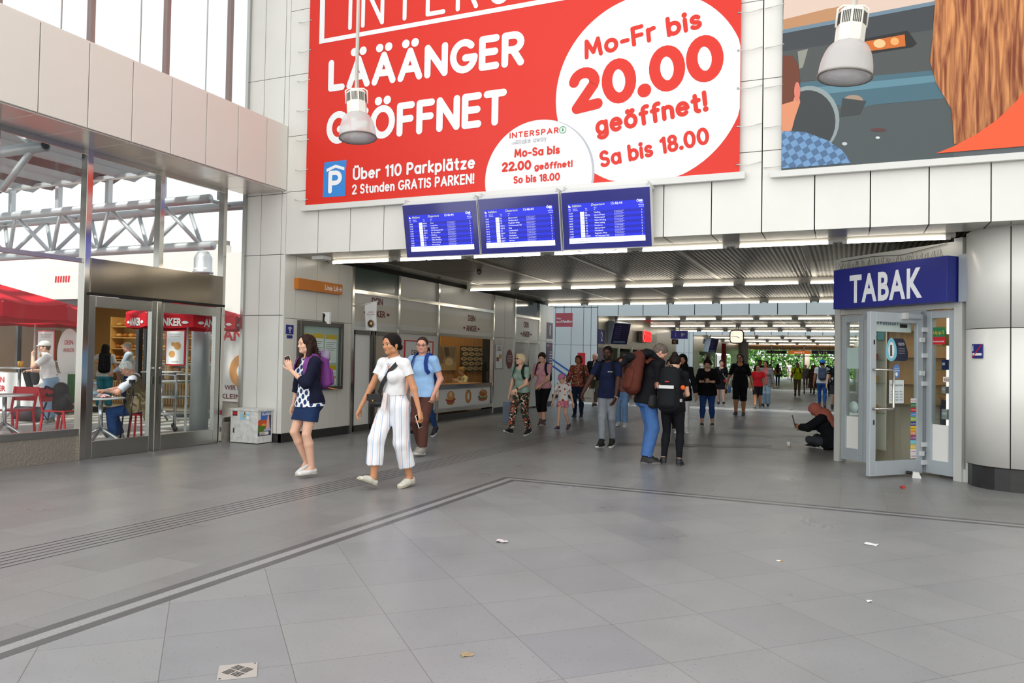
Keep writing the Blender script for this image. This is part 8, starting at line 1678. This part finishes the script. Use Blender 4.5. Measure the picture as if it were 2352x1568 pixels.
# 16 woman reading her phone
def x16(C):
    phone(C, 0, 'dark phone read by the woman with headphones', '#26262a', .4); H, hs = C['H'], C['hs']; b = MB(); b.tube([H(.40*math.sin(a), -.04, .12+.46*math.cos(a)) for a in [(-1.75+3.5*i/12) for i in range(13)]], .03*hs, pk, 8)
    b.build('headphone_band', C['root'])
    for sg in (-1, 1): b = MB(); b.lathe([(.15*hs, 0), (.15*hs, .08*hs), (.08*hs, .11*hs)], Vector(H(sg*.36, -.03, -.04)), pk, 16, Vector(C['RH']@V3(sg, 0, 0))); b.build('headphone_cup', C['root'])
    handbag(C, 'black shoulder bag at the side of the woman with headphones', '#131315', (.165, -.02, .56), .045, .09, .04, [(.15, .0, .65), (.10, .03, .80), (.09, -.02, .83)], .008)
person('woman in black sweater and blue jeans with headphones reading her phone', at(1624, 977), 1.60, 186, .009, 'fair', female=True, fat=1.24, head=(-30, 0), ank=((-.075, .0, .045), (.07, .05, .045)), foot=((-2, 0), (2, 0)), wr=((-.035, .17, .645), (.035, .17, .645)), pole=((-1, -.4, -.6), (1, -.4, -.6)), hand=(dict(dir=(.35, .8, .35), palm=(.7, -.2, .5), curl=.6), dict(dir=(-.35, .8, .35), palm=(-.7, -.2, .5), curl=.6)), hair=('bun', '#24140f'), top=TOP(cloth('black_knit', '#131316'), sleeve=1.5, neck='scoop', hem=-.08, flare=.02, t=.016), bottom=TRO(denim('bright_denim', '#2f4f8f'), len=1.75), shoes=('loafer', '#17171a', '#d8d8d8'), extras=x16)
# 17 woman in black dress
person('woman in a black dress with a red bag on a white strap', at(1656, 929), 1.56, 190, .0115, 'fair', female=True, **walk, hair=('pony', '#1a1210'), top=TOP(cloth('black_cotton', '#15151a'), sleeve=1.3, neck='scoop', hem=-.02), bottom=dict(type='skirt', mat=cloth('black_cotton', '#15151a'), len=.20, w=.115, d=.09), shoes=('flat', '#17171a', '#222222'), extras=lambda C: handbag(C, 'small red bag of the woman in the black dress', '#9a1e28', (-.10, .085, .52), .05, .035, .02, [(-.10, .08, .555), (-.03, .09, .68), (.05, .06, .80), (.07, 0, .825)], .006, strapcol='#d9d4cc'))
# 18 woman in black with sunglasses
def x18(C): glasses(C, True, '#151515'); handbag(C, 'dark phone wallet in the hand of the woman in black with sunglasses', '#2a1c1c', (.21, .03, .39), .018, .04, .008, name='wallet', hard=True)
person('tall woman all in black with sunglasses, bare calves and black trainers', at(1699, 955), 1.76, 184, .009, 'tan', female=True, fat=1.2, head=(0, -10), ank=((-.055, -.02, .045), (.055, .11, .055)), foot=((2, 0), (-10, 10)), wr=((-.20, .03, .46), (.215, .06, .47)), hair=('long', '#14100f'), top=TOP(cloth('black_cotton', '#15151a'), sleeve=.95, neck='scoop', hem=-.07, flare=.012), bottom=TRO(cloth('black_cotton', '#15151a'), len=1.16, rk=.052, ra=.05), shoes=('sneaker', '#151517', '#8a8a8a'), extras=x18)
# 19.. the crowd further in: (label, foot px, top px, face, skin, female, hair, top colour, bottom colour, kwargs)
def sim(label, x, yb, yt, face, skin, fem, hair, topc, botc, sleeve=.6, shoe='#2a2624', sole='#8a8a8a', vox=.013, pose=walk, extras=None, top=None, bottom=None, fat=1., head=(0, 0), **k):
    g, h = hgt(x, yb, yt); person(label, g, min(h/1.005, 1.9), face, vox, skin, fat, fem, head=head, hair=hair, top=top or TOP(cloth('c'+topc, topc), sleeve=sleeve, **k), bottom=bottom or TRO(cloth('c'+botc, botc)), shoes=('sneaker', shoe, sole), extras=extras, **pose)
sim('boy in a red shirt and black shorts beside the woman in black', 1740, 939, 838, 184, 'brown', False, ('short', '#17110e'), '#c01f26', '#17171b', bottom=TRO(cloth('c#17171b', '#17171b'), len=.95, rk=.055), shoe='#4a3a34', pose=walkR)
def x20(C): put(C, handbag(C, 'pale plastic bag carried by the woman in the pink shirt and grey cardigan', '#aeb4c4', (.17, .03, .44), .05, .06, .03, None, name='plastic_bag') ) if False else handbag(C, 'pale plastic bag carried by the woman in the pink shirt and grey cardigan', '#aeb4c4', (.19, .03, .44), .05, .06, .03, None, name='plastic_bag')
g, h = hgt(1758, 934, 827); person('woman in pink shirt, grey cardigan and light wide jeans with long dark hair', g, h, 184, .0115, 'brown', female=True, head=(0, -18), hair=('long', '#17110f'), top=TOP(cloth('c#c06a6e', '#c06a6e'), hem=-.04), over=TOP(cloth('c#8a8282', '#8a8282'), sleeve=1.9, neck='scoop', hem=-.08, open=.05, t=.02, name='cardigan'), bottom=TRO(denim('pale_denim', '#8fa5b4'), rk=.05, ra=.052), shoes=('sneaker', '#2a2a2c', '#c9c9c9'), extras=x20, ank=((-.05, .0, .045), (.05, .03, .045)))
sim('bearded man in a dark shirt behind the boy in red', 1745, 913, 826, 182, 'brown', False, ('short', '#17110e'), '#1c2236', '#2a2c34', extras=None)
sim('person in dark top and jeans half hidden behind the tall woman in black', 1699, 932, 833, 182, 'brown', False, ('short', '#17110e'), '#1c1d22', '#26407a', shoe='#d8d8d8', extras=lambda C: handbag(C, 'blue bag hanging beside the tall woman in black', '#3d5a7c', (.24, .0, .36), .04, .10, .03, [(.235, .0, .46), (.22, 0, .5)], .006))
sim('person in a brown jacket walking away towards the exit', 1786, 887, 836, 4, 'brown', True, ('long', '#17110f'), '#7a5a3a', '#2c3a5a', sleeve=1.9, extras=lambda C: handbag(C, 'dark bag of the person in the brown jacket', '#1d1d20', (.14, -.03, .5), .05, .06, .03))
sim('man in a neon yellow shirt and khaki trousers with backpack straps', 1831, 911, 833, 184, 'brown', False, ('short', '#1c1512'), '#c8e01e', '#7a6a58', fat=1.12, pose=walk, extras=lambda C: backpack(C, 'dark backpack of the man in the neon yellow shirt', '#1d1f24', w=.07, h=.12, d=.04))
sim('person in a long brown robe beside the man in neon yellow', 1866, 904, 838, 184, 'brown', True, ('scarf', '#5f4a3c'), '#6a5646', '#6a5646', sleeve=1.9, hem=-.34, flare=.06)
sim('person in a dark grey top walking behind the neon yellow shirt', 1850, 892, 838, 184, 'brown', False, ('short', '#1c1512'), '#4a4844', '#3a3632')
def x25(C): cap(C, '#3a78d0'); backpack(C, 'grey blue backpack on the person with the blue cap', '#4a5468', w=.085, h=.13, d=.05)
sim('person in blue cap, white shirt and blue jeans seen from behind', 1888, 937, 827, 2, 'brown', False, ('short', '#1c1512'), '#dcdcdc', '#2a5aa0', shoe='#6a4030', vox=.0105, fat=1.1, extras=x25)
sim('bearded man in a black printed shirt and dark shorts beside the booth', 1919, 942, 823, 186, 'fair', False, ('short', '#2a1c16'), '#17181a', '#3a3c3e', vox=.011, bottom=TRO(cloth('c#3a3c3e', '#3a3c3e'), len=.98, rk=.055), top=TOP(pat('print_tee', 'floral', '#16171a', '#16171a', 14., '#1a1b1e', '#a8b4b8'), sleeve=.7, hem=-.05))
for i, (x, yb, yt, tc, bc, f_, lab) in enumerate(((1812, 873, 832, '#e4e4e4', '#c9b9a4', 184, 'person in white standing in daylight at the passage exit'), (1826, 868, 834, '#e0e0e0', '#3a3c44', 184, 'person in a white vest near the exit, left of the neon shirt'), (1768, 880, 836, '#8a7a72', '#3a3430', 4, 'person in grey near the exit, right of the pink shirt'), (1900, 905, 838, '#2a2a2e', '#2a2a2e', 4, 'dark clad person far behind the blue cap'), (1872, 886, 838, '#5a4a40', '#2c2c30', 184, 'person in dark brown near the exit under the navy sign'))):
    sim(lab, x, yb, yt, f_, 'brown', i % 2 == 1, ('short', '#1c1512'), tc, bc, vox=.017)
g = G(1858, 905); t = thing('walking_frame', 'dark walking frame pushed beside the man in neon yellow', 'walking frame', g); b = MB()
for sx in (-.22, .22): b.tube([g+Vector((sx, -.25, 0)), g+Vector((sx, -.05, .82)), g+Vector((sx, .1, .84)), g+Vector((sx, .25, 0))], .018, M('walker_tube', '#3c3a3a', .4, .5), 8)
b.tube([g+Vector((-.22, -.12, .5)), g+Vector((.22, -.12, .5))], .015, M('walker_tube', '#3c3a3a', .4, .5), 8); b.build('frame', t)
# beggar sitting against the booth
def xb(C):
    f = C['palm1']; o = thing('cardboard_sign', 'small pale card held by the person sitting on the floor', 'card', tuple(f)); b = MB(); c = Vector(f)+Vector((-.03, .05, .07)); b.obox(c, (.07, .01, 0), (-.0005, .003, .0), (0, .03, .11), M('card_grey', '#a9a7a8', .7)); b.build('card', o); put(C, o)
p = G(1893, 1031)
person('person sitting on the floor in dark jacket with a salmon headscarf, head bowed', p+Vector((.12, .0, 0)), 1.62, 78, .009, 'brown', female=True, lean=24, head=(-48, 8), hips=(0, -.02, .075), ank=((.05, .20, .05), (-.06, .14, .05)), kneespread=1.2, kpole=(0, .5, .25), foot=((60, 0), (-60, 0)), wr=((-.08, .30, .22), (.05, .33, .20)), pole=((-1, 0, -.4), (1, 0, -.4)), hand=(dict(dir=(.3, 1, .1), curl=.6), dict(dir=(-.2, 1, .3), palm=(-.5, 0, .8), curl=.7)), hair=('scarf', '#b8695a'), top=TOP(cloth('dark_anorak', '#16181d'), sleeve=1.95, neck='high', hem=-.05, t=.035, flare=.04), bottom=TRO(cloth('charcoal_cotton', '#3f4147'), t=.014, ends=0, len=1.9, rise=.6), shoes=('sneaker', '#222226'), extras=xb, z0=0.)
c = G(1812, 1025); t = thing('paper_cup', 'small white paper cup on the floor before the sitting person', 'cup', c); b = MB(); b.lathe([(.026, .001), (.036, .085), (.034, .085), (.024, .01)], c, pw, 18); b.build('cup', t)

# ---- terrace and bakery
def xw(C): cap(C, '#e9e6e0'); watch(C, 1, '#d8d8d8', '#e8e8e8'); b = MB(); s = C['S']; P0, RB = C['P0'], C['RB']; b.tube([Vector(P0+RB@V3(.094*math.cos(a), .076*math.sin(a)-.004, .045)*s) for a in [i*math.pi/12 for i in range(24)]], .012, pk, 6, closed=True); b.build('belt', C['root'])
g, h = hgt(113, 972, 783); person('man in white cap, white shirt and faded jeans drinking at the high terrace table', g, h*1.01, 142, .0095, 'fair', fat=1.2, head=(-4, 10), lean=10, ank=((-.06, .0, .045), (.06, -.02, .045)), wr=((-.03, .19, .80), (.02, .20, .63)), pole=((-.7, -.2, -1), (.7, -.3, -1)), hand=(dict(dir=(.2, .1, 1), palm=(.3, -1, 0), curl=.8), dict(dir=(0, 1, 0), palm=(0, 0, -1))), hair=('short', '#6a5a4a'), top=TOP(cloth('white_shirt', '#f0f0f0'), sleeve=.75, neck='high', hem=.02), bottom=TRO(denim('faded_denim', '#8fb0cf'), rk=.05, ra=.05), shoes=('sneaker', '#8a8680'), extras=xw)
def xo(C): glasses(C, False, '#8a8a8a'); watch(C, 0, '#c9c9c9', '#e8e8e8')
person('white haired man in a brown vest eating at the terrace table', (sx_, sy_, 0), 1.72, 134, .0085, 'pink', fat=1.16, lean=13, head=(-38, 0), hips=(0, -.01, .335), ank=((-.10, .20, .045), (.08, .16, .045)), foot=((10, 0), (-10, 0)), wr=((-.06, .27, .485), (.06, .31, .48)), pole=((-1, -.3, -.5), (1, -.3, -.5)), hand=(dict(dir=(.4, 1, .1), palm=(.3, 0, -1), curl=.6), dict(dir=(-.5, 1, .1), palm=(-.3, 0, -1), curl=.7)), hair=('short', '#e6e4e0'), top=TOP(cloth('pale_check_shirt', '#dcdce8'), sleeve=.9, neck='crew', collar=1, hem=-.03), over=TOP(cloth('brown_vest', '#7a6a52'), sleeve=0, neck='v', hem=-.05, t=.02, flare=.02, open=.028, name='vest'), bottom=TRO(denim('blue_denim2', '#37548c'), t=.010, rk=.044, ra=.042, rise=.6), shoes=('sneaker', '#b4b4b8', '#d8d8d8'), extras=xo, z0=.002)
lump('jacket', 'brown jacket hanging behind the seated old man on his stool', 'jacket', cloth('brown_vest', '#7a6a52'), [('ec', V3(sx_+.24, sy_, .62), V3(sx_+.26, sy_+.02, .40), .16, .07, .14, .06, V3(0, 1, 0), .04)])
lump('cloth_bag', 'pale cloth hanging over the seated old man\'s knee', 'cloth', cloth('pale_cloth', '#d9d6cf'), [('ec', V3(sx_-.12, sy_-.17, .58), V3(sx_-.14, sy_-.20, .44), .12, .02, .09, .02, V3(1, 0, 0), .02)])
for k, (dx, dy) in enumerate(((.02, -.30), (.16, -.28))):
    t = thing('crutch', ('left' if k == 0 else 'right')+' black forearm crutch leaning beside the seated old man', 'crutch', (sx_+dx, sy_+dy, 0)); a = Vector((sx_+dx-.08, sy_+dy, 0)); c = Vector((sx_+dx+.03, sy_+dy, .78)); b = MB(); b.tube([a, c], .012, pk, 8); b.build('shaft', t); b = MB(); b.tube([c, c+Vector((.10, -.005, .01))], .014, pk, 8); b.build('hand_grip', t); b = MB(); b.tube([c, c+Vector((-.03, 0, .20))], .012, pk, 8); b.lathe([(.045, 0), (.05, .06)], c+Vector((-.03, 0, .19)), pk, 16, caps=False); b.build('arm_cuff', t); b = MB(); b.lathe([(.018, 0), (.016, .04)], a, pk, 12); b.build('rubber_tip', t)
def xg(C): backpack(C, 'black backpack of the long haired girl in the bakery', '#141517', w=.085, h=.14, d=.05)
g = onY(222, 945, 13.75); h = 1.70; person('long haired girl in teal trousers at the bakery counter, seen from behind', (g.x, 13.95, 0), h, 46, .010, 'tan', female=True, fat=1.05, hair=('long', '#120d0b'), wr=((-.16, .26, .72), (.18, .03, .47)), ank=((-.06, 0, .045), (.06, .0, .045)), eyes=False, top=TOP(cloth('c#e2e2e0', '#e2e2e0'), sleeve=.6), bottom=TRO(cloth('teal_cotton', '#3d9cb4'), rk=.05, ra=.05), shoes=('sneaker', '#d8d8d8'), extras=xg)
g = onY(276, 945, 14.); person('balding man in a pale blue shirt at the bakery counter', (g.x, 14.25, 0), 1.76, 130, .010, 'pink', fat=1.08, head=(-12, 0), hair=('fringe', '#b9b2a6'), wr=((-.1, .2, .55), (.17, .03, .47)), ank=((-.06, .02, .045), (.06, -.02, .045)), top=TOP(cloth('pale_blue_shirt', '#cfe0f4'), sleeve=1.95, neck='crew', collar=1, hem=-.02), bottom=TRO(cloth('navy_cotton', '#2a3560')), shoes=('loafer', '#2a2220'), extras=lambda C: handbag(C, 'brown bag in the hand of the balding man in the bakery', '#6a3428', (.18, .05, .38), .03, .07, .09, None, hard=True))
q = onX(1070, 860, -9.75); person('fair haired person in a pale yellow shirt sitting inside the bakery window', (q.x, q.y, 0), 1.62, 150, .010, 'fair', female=True, hips=(0, 0, .30), lean=12, head=(-14, 0), ank=((-.06, .18, .045), (.06, .18, .045)), wr=((-.08, .22, .52), (.08, .22, .52)), hair=('bun', '#b08a52'), top=TOP(cloth('pale_yellow', '#e6d9a8'), sleeve=1.9, neck='crew', collar=1), bottom=TRO(cloth('c#3a3c3e', '#3a3c3e'), rise=.6), shoes=('sneaker', '#222222'), z0=.002)
t = thing('stool', 'plain stool inside the bakery window', 'stool', (q.x, q.y, 0)); b = MB(); b.lathe([(.16, .40), (.16, .43)], (q.x, q.y, 0), wood, 20); b.build('seat', t); b = MB(); b.tube([(q.x, q.y, 0), (q.x, q.y, .40)], .03, pk, 10); b.lathe([(.16, 0), (.14, .02)], (q.x, q.y, 0), pk, 20); b.build('pedestal', t)
